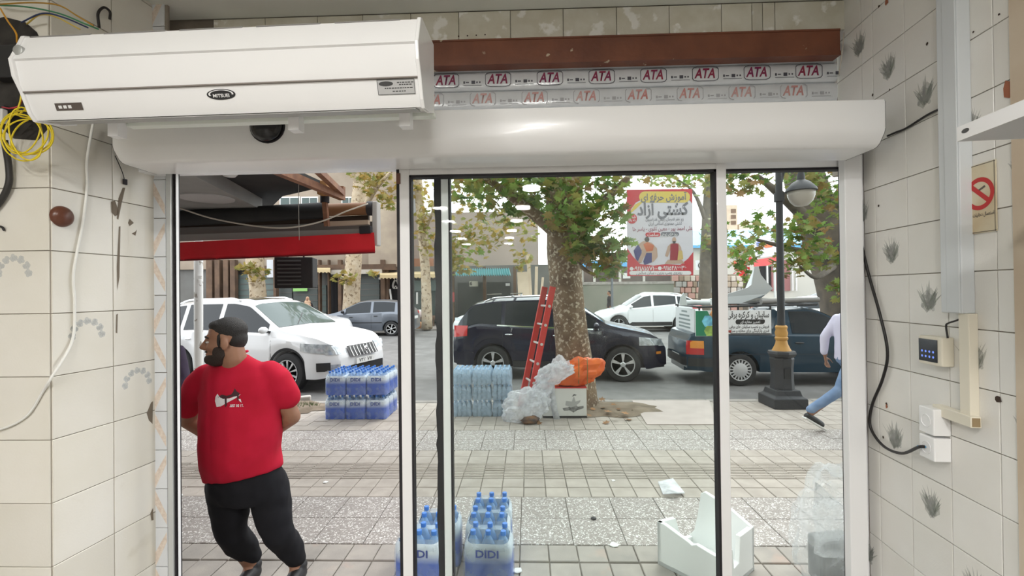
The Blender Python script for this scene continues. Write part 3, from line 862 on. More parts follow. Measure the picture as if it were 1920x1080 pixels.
def curve_pts(pts, n=8):
    """Catmull-Rom through points"""
    pts = [Vector(p) for p in pts]; P_ = [pts[0] * 2 - pts[1]] + pts + [pts[-1] * 2 - pts[-2]]; out = []
    for i in range(1, len(P_) - 2):
        for k in range(n):
            t = k / n; a, b, c, d = P_[i - 1:i + 3]
            out.append(.5 * ((2 * b) + (c - a) * t + (2 * a - 5 * b + 4 * c - d) * t * t + (3 * b - a - 3 * c + d) * t ** 3))
    out.append(pts[-1]); return out
def cable(name, pts, r, mat, label, cat='cable', n=8, group=None):
    o = MB().tube(curve_pts(pts), r, n).build(name, mat, None, smooth=True)
    return tag(o, label, cat, group)
m_cab = M('black_cable', (.012, .010, .010), .45)
pl_ = [RW(1613, 282, .03), RW(1607, 330, .02), RW(1605, 400, .018), RW(1625, 500, .016), RW(1650, 590, .016), RW(1664, 660, .016), RW(1655, 710, .016), RW(1635, 760, .016), RW(1632, 800, .017), RW(1655, 835, .022), RW(1690, 850, .035)]
pl_ += [SOCK @ Vector((-.018, -.006, .012)), SOCK @ Vector((-.004, 0, .001))]
cable('power_cable', pl_, .0055, m_cab, 'thick black cable looping down the tiles into the socket')
cable('sensor_cable', [RW(1664, 255, .02), RW(1680, 248, .014), RW(1700, 240, .012), (RW(1740, 215, .012)), RW(1776, 198, .02)], .0042, m_cab, 'black cable from the door header up to the grey trunking')
cable('controller_wire', [RW(1806, 587, .02), RW(1800, 598, .03), RW(1778, 606, .03), RW(1774, 612, .03), RW(1777, 634, .03)], .003, m_cab, 'short black wire between trunking and door controller')
mb = MB()
for k, (dy, mt) in enumerate(((.004, 0), (-.004, 1))):
    pass
cable('plug_wires', [SOCK @ Vector((-.02, -.003, .014)), SOCK @ Vector((-.010, -.004, .011)), SOCK @ Vector((0, .001, .0))], .0035, M('wire_blue', (.1, .3, .5), .4), 'bare blue wires poked into the lower socket')

# shelf bracket and shelf at the right edge
sv = thing('steel_shelf', 'white steel shelf sticking out near the grey trunking', 'shelf', C(1850, 280, .9))
sa = C(1797, 262, 1.02); sb = C(1925, 226, .80); scn = C(1870, 283, .9)
zsh = sa.z
# shelf is level: runs towards the viewer along the wall
s0_ = C(1797, 265, 1.05)
zS0 = s0_.z
dirv = -DW
w_ = Vector((-NR.x, -NR.y, 0)) * .32
L0 = 1.0
a = s0_; b = a + dirv * L0
mb = MB(); hh_ = .032
mb.add([a, b, b + UP * hh_, a + UP * hh_, a + NR * .002, b + NR * .002, b + UP * hh_ + NR * .002, a + UP * hh_ + NR * .002],
       [(0, 1, 2, 3), (7, 6, 5, 4), (0, 4, 5, 1), (1, 5, 6, 2), (2, 6, 7, 3), (3, 7, 4, 0)])
mb.build('front_lip', m_white, sv)
rb = -NR * ((a - RC).dot(NR) - .006)
mb = MB(); mb.add([a + UP * .004, b + UP * .004, b + rb + UP * .004, a + rb + UP * .004, a, b, b + rb, a + rb], [(0, 1, 2, 3), (7, 6, 5, 4), (0, 4, 5, 1), (1, 5, 6, 2), (2, 6, 7, 3), (3, 7, 4, 0)])
mb.build('tray', M('shelf_grey', (.5, .51, .53), .35), sv)
mb = MB(); mb.add([a, a + rb, a + rb + UP * hh_, a + UP * hh_, a - dirv * .004, a + rb - dirv * .004, a + rb + UP * hh_ - dirv * .004, a + UP * hh_ - dirv * .004], [(0, 1, 2, 3), (7, 6, 5, 4), (0, 4, 5, 1), (1, 5, 6, 2), (2, 6, 7, 3), (3, 7, 4, 0)])
mb.build('end_lip', m_white, sv)
f = frame(a + dirv * .022 + UP * .017 + NR * .0028, dirv, UP)
MB().flat([(.010 * math.cos(k * .393), .005 * math.sin(k * .393)) for k in range(16)], f).build('bolt_slot', M('slot_dark', (.08, .08, .08), .6), sv, fix=False)
for t_ in (.25, .8):
    q_ = a + dirv * t_; h_ = q_ + rb * .97
    MB().bar(h_, h_ - UP * .16, .02, .008).build('bracket', m_white, sv); MB().bar(h_ - UP * .15, q_ + rb * .25, .02, .008).build('bracket_stay', m_white, sv)
ed = RW(1909, 500, 0)
tag(MB().box(Vector((ed.x, ed.y, CEIL / 2)) - DW * .05 + NR * .006, (.10, .012, CEIL), math.atan2(DW.y, DW.x)).build('trim_3', M('wood_edge', (.56, .45, .33), .5, var=(.64, .54, .42), scale=4)), kind='structure')

# ================================================================== things on the left wall
m_wht = M('white_cable', (.82, .82, .78), .4)
cable('white_cable', [LW(175, 228, .03), LW(163, 300, .015), LW(163, 350, .012), LW(155, 420, .012), LW(138, 510, .012), LW(140, 570, .012), LW(135, 640, .012), LW(97, 706, .02), FW(80, 735, .012), FW(50, 780, .012), FW(0, 805, .014), FW(-60, 812, .014)], .0045, m_wht, 'white cable hanging down the left tiled pilaster')
pc = LW(115, 406, .005); f = frame(pc, DW, UP)
tag(MB().lathe([(.040, -.002), (.040, .003), (.037, .012), (.028, .021), (.014, .026), (.0, .027)], 28, mat=f).build('ceramic_cap', M('brown_cap', (.13, .045, .025), .3), smooth=True, angle=60), 'round brown cap stuck on the left tiles', 'cap')
q = thing('sensor_plug', 'small black connector dangling on a thin wire below the header', 'connector', LW(234, 345))
MB().tube(curve_pts([LW(216, 292, .03), LW(224, 310, .015), LW(229, 322, .012), LW(233, 335, .012)]), .0017, 6).build('wire', m_cab, q, smooth=True)
f = frame(LW(234.5, 341, .012), DW, UP); MB().box((0, 0, 0), (.016, .024, .008)).build('plug', m_black, q, bevel=.001, world=False).matrix_local = Matrix.Translation(-LW(234, 345)) @ f

jb = thing('open_junction_box', 'dark open wall box stuffed with wires behind the air curtain', 'junction box', FW(40, 260))
m_dark = M('dark_recess', (.018, .016, .015), .8, var=(.05, .045, .04), scale=12)
rr = random.Random(5)
poly = [(-60, 45), (5, 28), (45, 38), (72, 60), (92, 120), (98, 180), (92, 240), (70, 262), (30, 262), (-10, 225), (-60, 230)]
vs = [FW(x + rr.uniform(-4, 4), y + rr.uniform(-4, 4), .008) for x, y in poly]
mb = MB(); n = len(vs); mb.add(vs + [v + Vector((0, .002, 0)) for v in vs], [tuple(range(n))] + [(i, (i + 1) % n, n + (i + 1) % n, n + i) for i in range(n)]); mb.build('cavity', m_dark, jb)
m_blk = M('breaker_black', (.03, .03, .032), .4)
for (px, py, w, h, dd) in ((20, 120, .10, .12, .05), (60, 205, .05, .07, .04), (10, 215, .06, .05, .06)):
    cc = FW(px, py, dd / 2); MB().box(cc, (w, dd, h)).build('breaker', m_blk, jb, bevel=.005)
cc = FW(2, 218, .07); MB().box(cc, (.03, .02, .05)).build('terminal_block', M('terminal_white', (.7, .7, .68), .4), jb, bevel=.003)
wires = [((.45, .03, .05), [(0, 200, .05), (20, 203, .08), (38, 195, .07), (42, 165, .04)]),
         ((.75, .35, .02), [(0, 15, .03), (15, 40, .05), (30, 62, .07), (32, 80, .05)]),
         ((.06, .25, .12), [(0, 10, .02), (50, 13, .04), (110, 25, .06), (160, 45, .08), (185, 55, .05)]),
         ((.45, .24, .03), [(0, 8, .04), (60, 5, .05), (110, 10, .06), (145, 30, .07), (175, 48, .08)]),
         ((.03, .05, .14), [(40, 42, .03), (80, 25, .06), (120, 33, .06), (165, 52, .05)]),
         ((.62, .45, .10), [(50, 45, .03), (75, 28, .05), (105, 32, .06), (150, 55, .06)])]
for k, (c_, ps) in enumerate(wires):
    MB().tube(curve_pts([FW(x, y, o_) for x, y, o_ in ps]), .0028, 6).build('wire', M('wire_%s' % ('red', 'orange', 'green', 'brown', 'navy', 'tan')[k], c_, .4), jb, smooth=True)
MB().tube(curve_pts([LW(186, 52, .02), LW(184, 25, .02), LW(195, 14, .02), LW(206, 22, .02), LW(206, 36, .02)]), .005, 8).build('cable_stub', m_cab, jb, smooth=True)
yc = thing('yellow_wire_coil', 'coil of thin yellow wire dangling from the open wall box', 'wire', FW(50, 305))
m_yel = M('yellow_wire', (.80, .62, .02), .4)
for k in range(6):
    pts = [FW(44 - k * 1.5, 160, .07), FW(38, 190, .075), FW(32 + k, 216, .08 + k * .004)]
    if k > 1: pts = []
    a0 = rr.uniform(-.4, .4); rx, rz = 38 + rr.uniform(-7, 12), 36 + rr.uniform(-6, 14); cx, cy = 48 + rr.uniform(-8, 8), 252 + rr.uniform(-6, 6)
    n = 16
    for i in range(n + (0 if k < 2 else 1)):
        t = 2 * math.pi * i / n - math.pi / 2 + (0 if k < 2 else rr.uniform(-.03, .03))
        pts.append(FW(cx + rx * math.cos(t + a0) , cy + rz * math.sin(t), .085 + .012 * math.sin(t + k) + k * .004))
    MB().tube(curve_pts(pts, 3), .0026, 6).build('strand', m_yel, yc, smooth=True)
cable('black_hose', [FW(8, 262, .05), FW(16, 310, .03), FW(16, 345, .025), FW(0, 378, .02), FW(-30, 410, .02)], .010, M('hose_black', (.03, .028, .026), .5), 'thick black hose curving out of the left edge below the coil')
cable('cut_wire_end', [FW(-20, 425, .01), FW(2, 425, .012), FW(8, 432, .012)], .004, m_cab, 'cut black wire end poking from the pilaster edge')

# ================================================================== ceiling lights of the shop
m_lamp = M('lamp_diffuser', (1.0, 0.98, 0.95), .4, emit=LAMP_POWER)
cl = thing('ceiling_light', 'round white ceiling light panel', 'ceiling light', (0, 0, CEIL), group='round ceiling lights of the shop')
MB().lathe([(.13, 0), (.13, -.02), (.122, -.026), (.118, -.026)], 28).build('rim', m_white, cl, world=False, smooth=True, angle=40)
MB().lathe([(.117, -.026), (.115, -.029), (.0, -.031)], 28).build('diffuser', m_lamp, cl, world=False)
first = True
hl = [(350, 797, 997), (389, 826, 980), (420, 845, 965), (431, 853, 960), (446, 865, 955), (456, 874, 953), (463, 880, 952)]
for i in range(-1, 7):
    Zv = 5.9 + 1.38 * i
    for row in (0, 1):
        yq = 546 - 1.33 * FPX / Zv
        xq = float(np.interp(yq, [h[0] for h in hl], [h[1 + row] for h in hl])) if yq > 350 else (772, 1012)[row]
        xx = P(xq, yq, Zv).x; yy = 2 * 2.05 - Zv
        lab = 'round ceiling light panel, %s back from the door in the %s row' % (('first', 'second', 'third', 'fourth', 'fifth', 'sixth', 'seventh', 'eighth')[i + 1], ('left', 'right')[row])
        if first: cl.location = (xx, yy, CEIL - .001); cl['label'] = lab; first = False
        else: dup(cl, (xx, yy, CEIL - .001), label=lab)

# ================================================================== pavement, kerb, road
GXL, GXR = -16, 18
KY = 7.42                  # kerb line
ROAD = -0.06
m_bed = M('paving_joint_sand', (.17, .15, .13), .95, var=(.25, .22, .19), scale=8)
m_paver = M('beige_paver', (.36, .32, .28), .85, var=(.43, .385, .34), scale=7, rnd=.05, bump=.12, bscale=120)
m_paver2 = M('grey_paver', (.30, .275, .25), .85, var=(.37, .335, .30), scale=7, rnd=.06, bump=.12, bscale=120, third=(.42, .32, .27), tlo=.62, thi=.75, tscale=4)

def M_terrazzo(name):
    m = M(name, (.4, .4, .4), .7, rnd=.05)
    nt = m.node_tree; N = nt.nodes; L = nt.links; b = N['Principled BSDF']
    mp = [n for n in N if n.type == 'MAPPING'][0]; hs = [n for n in N if n.type == 'HUE_SAT'][0]
    vo = N.new('ShaderNodeTexVoronoi'); vo.feature = 'F1'; vo.inputs['Scale'].default_value = 85; vo.inputs['Randomness'].default_value = 1
    nz = N.new('ShaderNodeTexNoise'); nz.inputs['Scale'].default_value = 30; nz.inputs['Detail'].default_value = 3
    mxv = N.new('ShaderNodeMix'); mxv.data_type = 'RGBA'; mxv.inputs[0].default_value = .04
    L.new(mp.outputs[0], nz.inputs['Vector']); L.new(mp.outputs[0], mxv.inputs[6]); L.new(nz.outputs[1], mxv.inputs[7])
    L.new(mxv.outputs[2], vo.inputs['Vector'])
    sep = N.new('ShaderNodeSeparateColor'); L.new(vo.outputs['Color'], sep.inputs[0])
    cr = N.new('ShaderNodeValToRGB'); e = cr.color_ramp.elements
    cr.color_ramp.interpolation = 'CONSTANT'
    e[0].position = 0; e[0].color = (.25, .22, .20, 1)
    e[1].position = .38; e[1].color = (.37, .335, .31, 1)
    for p, c in ((.55, (.78, .76, .73, 1)), (.8, (.50, .47, .44, 1)), (.9, (.85, .83, .80, 1))):
        x = e.new(p); x.color = c
    L.new(sep.outputs[0], cr.inputs[0])
    mr = N.new('ShaderNodeMapRange'); mr.inputs[1].default_value = .25; mr.inputs[2].default_value = .6
    L.new(vo.outputs['Distance'], mr.inputs[0])
    mx = N.new('ShaderNodeMix'); mx.data_type = 'RGBA'; mx.inputs[7].default_value = (.30, .27, .25, 1)
    L.new(mr.outputs[0], mx.inputs[0]); L.new(cr.outputs[0], mx.inputs[6])
    L.new(mx.outputs[2], hs.inputs['Color'])
    return m
m_terr = M_terrazzo('terrazzo_slab')

sw = struct('sidewalk')
MB().box2((GXL, 2.0, -.3), (GXR, KY, -.012)).build('sand_bed', m_bed, sw)
def slab_mesh(name, w, d, t, mat, bev=.004):
    me = bpy.data.meshes.new(name); o = MB().box((0, 0, -t / 2), (w, d, t)); me.from_pydata(o.v, [], o.f)
    bm = bmesh.new(); bm.from_mesh(me); bmesh.ops.recalc_face_normals(bm, faces=bm.faces)
    bmesh.ops.bevel(bm, geom=[e for e in bm.edges if all(v.co.z > -.001 for v in e.verts)], offset=bev, segments=1, affect='EDGES')
    bm.to_mesh(me); bm.free(); me.materials.append(mat); return me
Y1, Y2, Y3, Y4 = 3.20, 3.935, 5.09, 5.83
TS = (Y2 - Y1) / 2
ter = slab_mesh('terrazzo_slab', TS - .005, TS - .005, .04, m_terr, .003)
def in_view(x, y, margin=.6):
    return -(.80 * y + margin) < x < (.80 * y + margin)
nt_ = 0
for (ya, off) in ((Y1, .12), (Y2 - TS, .12), (Y3, .02), (Y3 + TS, .02)):
    for k in range(-22, 24):
        x = k * TS + off; y = ya + TS / 2
        if in_view(x, y):
            inst(ter, 'terrazzo_slab', Matrix.Translation((x, y, random.uniform(-.0015, .0015))), sw); nt_ += 1
PS = .1925
pav = slab_mesh('paver', PS - .006, PS - .006, .04, m_paver)
pav2 = slab_mesh('paver', PS - .007, PS - .007, .04, m_paver2)
# a paver with raised guiding ribs
mb = MB()
mb.box((0, 0, -.022), (PS - .006, PS - .006, .036))
for k in range(5):
    mb.box((0, (-2 + k) * PS / 5, -.002), (PS - .008, PS / 5 * .55, .006))
gme = bpy.data.meshes.new('ribbed_paver'); gme.from_pydata(mb.v, [], mb.f); gme.materials.append(m_paver)
bm = bmesh.new(); bm.from_mesh(gme); bmesh.ops.recalc_face_normals(bm, faces=bm.faces); bm.to_mesh(gme); bm.free()
rest = MB(); cnt = 0
def lay(y0, y1, me, off, rib=()):
    global cnt
    n = round((y1 - y0) / PS); dy = (y1 - y0) / n
    for r in range(n):
        y = y0 + (r + .5) * dy
        for k in range(-60, 62):
            x = k * PS + off + (.5 * PS if False else 0)
            if not in_view(x, y, .35): continue
            if cnt < 300 and y > 2.2 or r in rib:
                inst(gme if r in rib else me, 'ribbed_paver' if r in rib else 'paver', Matrix.Translation((x, y, random.uniform(-.002, .002))) @ Matrix.Rotation(random.uniform(-.01, .01), 4, 'Z'), sw)
                if r not in rib: cnt += 1
            else:
                rest.box((x, y, -.02 + random.uniform(-.002, .002)), (PS - .006, dy - .006, .04))
lay(2.18, Y1, pav2, .03)
lay(Y2, Y3, pav, .05, rib=(2, 3))
lay(Y4, KY - .16, pav, .05)
tag(rest.build('paver_field', m_paver, sw), kind='stuff')
# plain pink slab let into the far strip
a, b, c, d = G(1185, 752), G(1330, 752), G(1345, 797), G(1213, 797)
mb = MB(); vs = [Vector((p.x, p.y, .012)) for p in (d, c, b, a)]
mb.add(vs + [v - UP * .03 for v in vs], [(0, 1, 2, 3), (7, 6, 5, 4), (0, 4, 5, 1), (1, 5, 6, 2), (2, 6, 7, 3), (3, 7, 4, 0)])
mb.build('patch_slab', M('pinkish_slab', (.50, .43, .40), .8, var=(.45, .39, .36), scale=4), sw)

m_kerb = M('kerb_stone', (.33, .31, .28), .9, var=(.25, .23, .21), scale=6, rnd=.08, bump=.3)
kb = struct('kerb')
kme = slab_mesh('kerb_stone', .79, .15, .25, m_kerb, .012)
x = GXL
while x < GXR:
    if in_view(x, KY, 1): inst(kme, 'kerb_stone', Matrix.Translation((x, KY - .075, .004)), kb)
    x += .8
m_asph = M('asphalt', (.155, .15, .145), .9, var=(.20, .195, .19), scale=3, bump=.4, bscale=150, third=(.12, .115, .11), tlo=.5, thi=.7, tscale=.6)
tag(MB().box2((-60, KY, ROAD - .2), (70, 60, ROAD)).build('road', m_asph), kind='structure')
m_dirt = M('bare_soil', (.15, .115, .08), 1.0, var=(.24, .19, .14), scale=5, bump=.5, bscale=60)
# tree pit with soil and a weedy soil strip near the white car
def blob(cx, cy, rx, ry, h, n=28, seed=1, z=0.0):
    r_ = random.Random(seed); mb = MB(); vs = [(cx, cy, z + h)]
    rings = []
    ph = [r_.uniform(.85, 1.15) for _ in range(n)]
    for f in (.35, .7, 1.0):
        for k in range(n):
            t = 2 * math.pi * k / n
            vs.append((cx + rx * f * ph[k] * math.cos(t), cy + ry * f * ph[k] * math.sin(t), z + h * (1 - f ** 2) + r_.uniform(-.004, .004) * (f < 1)))
    fs = [(0, 1 + k, 1 + (k + 1) % n) for k in range(n)]
    for q in range(2):
        for k in range(n): fs.append((1 + q * n + k, 1 + (q + 1) * n + k, 1 + (q + 1) * n + (k + 1) % n, 1 + q * n + (k + 1) % n))
    return mb.add(vs, fs)
so = struct('tree_pit')
o_ = G(1090, 765); blob(o_.x + .25, 6.85, .95, .48, .05, seed=3, z=.006).build('soil', m_dirt, so, smooth=True)
o_ = G(560, 770); blob(o_.x - .3, 7.0, .75, .40, .05, seed=4, z=.006).build('soil', m_dirt, so, smooth=True)

# litter: dry leaves and paper scraps on the paving
m_dry = M('dry_leaf', (.28, .15, .07), .9, rnd=.3)
lf = [(0, -.5), (.12, -.2), (.45, -.25), (.28, .02), (.5, .3), (.15, .25), (0, .55), (-.15, .25), (-.5, .3), (-.28, .02), (-.45, -.25), (-.12, -.2)]
lme = bpy.data.meshes.new('fallen_leaf'); lme.from_pydata([(a, b, .10 * (abs(a) + abs(b) * .5)) for a, b in lf] + [(0, 0, 0)], [], [(i, (i + 1) % 12, 12) for i in range(12)]); lme.materials.append(m_dry)
spots = [(1010, 790), (1112, 770), (1120, 760), (1130, 768), (1140, 775), (1150, 762), (1160, 770), (1128, 752), (1145, 752), (1172, 778), (1105, 782), (1155, 785), (1136, 790), (1186, 768), (742, 762), (1178, 784)]
for k, (px, py) in enumerate(spots):
    p = G(px, py, .03); s = random.uniform(.06, .13)
    o = bpy.data.objects.new('fallen_leaf', lme); COL.objects.link(o); o.location = (p.x, p.y, .055 if k in range(1, 12) else .012); o.scale = (s, s, s); o.rotation_euler = (random.uniform(-.3, .3), random.uniform(-.3, .3), random.uniform(0, 6))
    tag(o, 'dry brown leaf lying on the ground around the big tree', 'leaf', 'fallen leaves by the tree')
m_paper = M('paper_scrap', (.78, .78, .76), .8)
for k, (px, py, s, lab) in enumerate([(1303, 767, .085, 'small square white paper on the pink paving slab'), (1152, 1020, .03, 'tiny white paper scrap near the foam box'), (958, 1025, .02, 'pale crumb beside the front water packs'),
                                      (970, 1068, .028, 'orange crumb on the paving in front of the water packs'), (610, 903, .022, 'white crumb on the beige paving beside the man'), (1150, 900, .015, 'little white scrap on the middle beige strip')]):
    p = G(px, py, .01)
    mb = MB().add([(p.x + s * math.cos(t + k) * (1 + .3 * (q % 2)), p.y + s * math.sin(t + k), .006 + .004 * (q % 2)) for q, t in enumerate([0, .9, 1.7, 2.6, 3.3, 4.2, 5.3])], [tuple(range(7))])
    mb.v += [(x, y, z - .004) for x, y, z in mb.v]; mb.f += [tuple(range(13, 6, -1))] + [(i, (i + 1) % 7, 7 + (i + 1) % 7, 7 + i) for i in range(7)]
    tag(mb.build('paper_scrap', m_paper), lab, 'litter')
p = G(1113, 973); tag(MB().lathe([(.02, 0), (.022, .006), (.016, .012), (0, .013)], 12, c=(p.x, p.y, .0)).build('bottle_cap', m_black, smooth=True), 'black round cap lying on the speckled paving', 'cap')

# ================================================================== vehicles
m_cglass = M('car_window_glass', (.018, .023, .028), .04, spec=.35)
m_cglass2 = M('car_window_glass_pale', (.07, .10, .095), .05, spec=.4)
m_tyre = M('tyre_rubber', (.022, .022, .023), .75)
m_rim = M('alloy_rim', (.62, .63, .64), .25, metal=.7)
m_trim = M('black_car_trim', (.02, .02, .022), .45)
m_chrome = M('chrome', (.78, .79, .80), .1, metal=1.0)
m_tail = M('tail_lamp_red', (.50, .02, .02), .12)
m_amber = M('indicator_amber', (.75, .28, .04), .15)
m_lens = M('headlamp_lens', (.34, .37, .39), .08, metal=.35, var=(.62, .65, .67), scale=14)
m_plate = M('number_plate', (.78, .78, .76), .4)
m_ink = M('black_ink', (.02, .02, .02), .5)
m_under = M('car_underside', (.01, .01, .01), .9)

def wheel_meshes(r, style, rimmat):
    """tyre and rim, axis along y, outer face towards -y"""
    w = .21
    t = MB()
    prof = [(r * .66, -w / 2 + .01), (r * .80, -w / 2), (r * .95, -w / 2 + .012), (r, -w / 2 + .04), (r, w / 2 - .04), (r * .95, w / 2 - .012), (r * .80, w / 2), (r * .66, w / 2 - .01)]
    rot = Matrix.Rotation(math.pi / 2, 4, 'X')
    rings = [[rot @ Vector((a * math.cos(2 * math.pi * k / 32), a * math.sin(2 * math.pi * k / 32), h)) for k in range(32)] for a, h in prof]
    t.loft(rings, True, False)
    # y of rot: z -> -y ; outer face (towards -y) is +z in profile space
    rim = MB(); R = r * .67
    def pt(a, ang, h): return rot @ Vector((a * math.cos(ang), a * math.sin(ang), h))
    rings = [[pt(a, 2 * math.pi * k / 32, h) for k in range(32)] for a, h in ((R, w / 2 - .005), (R * 1.0, w / 2 + .002), (R * .93, w / 2), (R * .90, w / 2 - .05))]
    rim.loft(rings, True, False)
    n = {'five': 5, 'ten': 10, 'six': 6, 'cap': 18}[style]
    for k in range(n):
        a = 2 * math.pi * k / n + .3
        sw_ = {'five': .17, 'ten': .09, 'six': .16, 'cap': .07}[style]
        inner, outer = (.16, .92) if style != 'cap' else (.6, .92)
        q = [pt(R * inner, a - sw_ * 1.6, w / 2 - .005), pt(R * inner, a + sw_ * 1.6, w / 2 - .005), pt(R * outer, a + sw_, w / 2 - .004), pt(R * outer, a - sw_, w / 2 - .004)]
        q2 = [pt(R * inner, a - sw_ * 1.6, w / 2 - .03), pt(R * inner, a + sw_ * 1.6, w / 2 - .03), pt(R * outer, a + sw_, w / 2 - .03), pt(R * outer, a - sw_, w / 2 - .03)]
        rim.add(q + q2, [(0, 1, 2, 3), (7, 6, 5, 4), (0, 4, 5, 1), (1, 5, 6, 2), (2, 6, 7, 3), (3, 7, 4, 0)])
    hub = R * (.22 if style != 'cap' else .64)
    rim.loft([[pt(a, 2 * math.pi * k / 20, h) for k in range(20)] for a, h in ((hub, w / 2 - .03), (hub, w / 2 - .004), (hub * .8, w / 2 + .004), (hub * .1, w / 2 + .006))])
    back = MB(); back.loft([[pt(a, 2 * math.pi * k / 24, h) for k in range(24)] for a, h in ((R * .98, w / 2 - .055), (R * .05, w / 2 - .055))])
    def mk(nm, b, mt):
        me = bpy.data.meshes.new(nm); me.from_pydata([tuple(v) for v in b.v], [], b.f)
        bm = bmesh.new(); bm.from_mesh(me); bmesh.ops.recalc_face_normals(bm, faces=bm.faces); bm.to_mesh(me); bm.free()
        for p in me.polygons: p.use_smooth = True
        me.set_sharp_from_angle(angle=math.radians(35)); me.materials.append(mt); return me
    return mk('wheel', t, m_tyre), mk('rim', rim, rimmat), mk('brake_well', back, m_under)

class Car:
    def __init__(s, name, label, L, W, top, belt, wx, wr, paint, loc, rz, sill=.26, style='five', rimmat=None, tumble=.30, nose=.30, tail=.20, cat='car', group=None, ends=.55, zfl=.24, crown=.03):
        s.o = thing(name, label, cat, loc, rz, group); ORG[s.o.name] = Vector((0, 0, 0))
        s.L, s.hw = L, W / 2; s.wx, s.wr = wx, wr; s.tumble = tumble; s.sill = sill
        xd = np.linspace(-L / 2, L / 2, 400)
        def sm(k, sig):
            z = np.interp(xd, [p[0] for p in k], [p[1] for p in k])
            kk = np.exp(-.5 * (np.arange(-30, 31) * (L / 400) / sig) ** 2); kk /= kk.sum()
            return np.convolve(np.pad(z, 30, mode='edge'), kk, 'valid')
        s.xd = xd; s.zt = sm(top, .045); s.zb_ = sm(belt, .06)
        tt = np.clip((np.abs(xd) - (L / 2 - ends)) / ends, 0, 1)
        s.wd = s.hw * (1 - np.where(xd > 0, nose, tail) * tt ** 2.4)
        s.crown = crown
        arch = wr * 1.16
        s.arch = arch
        xs = set(np.linspace(-L / 2, L / 2, 64).tolist())
        for w in wx:
            for a in np.linspace(-1, 1, 15): xs.add(w + arch * math.sin(a * math.pi / 2))
        s.xs = sorted(xs)
        rings = []
        for x in s.xs:
            h = s.half(x, zfl)
            rings.append([Vector((x, y, z)) for y, z in h] + [Vector((x, -y, z)) for y, z in reversed(h[1:-1])])
        s.body = MB().loft(rings).build('body', paint, s.o, smooth=True, angle=32, world=False)
        for w in wx:
            for sd in (-1, 1):
                if not hasattr(s, 'wm'): s.wm = wheel_meshes(wr, style, rimmat or m_rim)
                m = Matrix.Translation((w, sd * (s.hw - .115), wr)) @ (Matrix.Rotation(math.pi, 4, 'Z') if sd > 0 else Matrix.Identity(4))
                t = inst(s.wm[0], 'wheel', m, s.o)
                inst(s.wm[1], 'rim', Matrix.Identity(4), t); inst(s.wm[2], 'brake_well', Matrix.Identity(4), t)
    def T(s, x): return float(np.interp(x, s.xd, s.zt))
    def B(s, x): return min(float(np.interp(x, s.xd, s.zb_)), s.T(x) - .02)
    def Wd(s, x): return float(np.interp(x, s.xd, s.wd))
    def half(s, x, zfl=.24):
        W, zt, zs = s.Wd(x), s.T(x), s.B(x)
        zb = s.sill + .06 * max(0, (abs(x) - (s.L / 2 - .35)) / .35)
        for w in s.wx:
            d = abs(x - w)
            if d < s.arch: zb = max(zb, s.wr + math.sqrt(s.arch ** 2 - d * d))
        zb = min(zb, zs - .05)
        yr = .94 * W - s.tumble * (zt - zs)
        yr = max(yr, .45 * W)
        return [(0, zfl), (.66 * W, zfl), (.66 * W, max(zb, zfl + .005)), (.965 * W, zb), (W, zb + .35 * (zs - zb)), (W, zb + .72 * (zs - zb)), (.975 * W, zs - .03), (.945 * W, zs),
                (yr, zs + (zt - zs) * .90), (yr * .72, zt - .004), (0, zt + s.crown * .6)]
    def ysurf(s, x, z):
        h = s.half(x)[3:9]
        zz = [p[1] for p in h]; yy = [p[0] for p in h]
        return float(np.interp(z, zz, yy))
    def ztop(s, x, y):
        h = s.half(x)[8:]
        return float(np.interp(-abs(y), [-p[0] for p in h], [p[1] for p in h]))
    def side(s, name, mat, xa, xb, zl, zh, off=.006, n=10, rows=3, sides=(-1, 1), parent=None, pad=0):
        """a piece of the flank between two heights; zl, zh are numbers or functions of x"""
        fl = zl if callable(zl) else (lambda x: zl); fh = zh if callable(zh) else (lambda x: zh)
        res = []
        for sd in sides:
            g = MB(); vs = []
            for i in range(n + 1):
                x = xa + (xb - xa) * i / n
                for j in range(rows + 1):
                    z = fl(x) + (max(fh(x), fl(x) + .004) - fl(x)) * j / rows
                    vs.append((x, sd * (s.ysurf(x, z) + off), z))
            R = rows + 1
            g.add(vs, [(i * R + j, i * R + j + 1, (i + 1) * R + j + 1, (i + 1) * R + j) for i in range(n) for j in range(rows)])
            res.append(g.build(name, mat, parent or s.o, smooth=True, world=False, fix=False))
        return res
    def top(s, name, mat, xa, xb, f=.93, off=.008, n=8, m=8, parent=None, ya=None):
        g = MB(); vs = []
        for i in range(n + 1):
            x = xa + (xb - xa) * i / n
            sl = (s.T(x + .02) - s.T(x - .02)) / .04
            nn = Vector((-sl, 0, 1)).normalized()
            yw = s.half(x)[8][0] * f
            for j in range(m + 1):
                y = -yw + 2 * yw * j / m
                vs.append(Vector((x, y, s.ztop(x, y))) + nn * off)
        M_ = m + 1
        g.add(vs, [(i * M_ + j, i * M_ + j + 1, (i + 1) * M_ + j + 1, (i + 1) * M_ + j) for i in range(n) for j in range(m)])
        return g.build(name, mat, parent or s.o, smooth=True, world=False, fix=False)
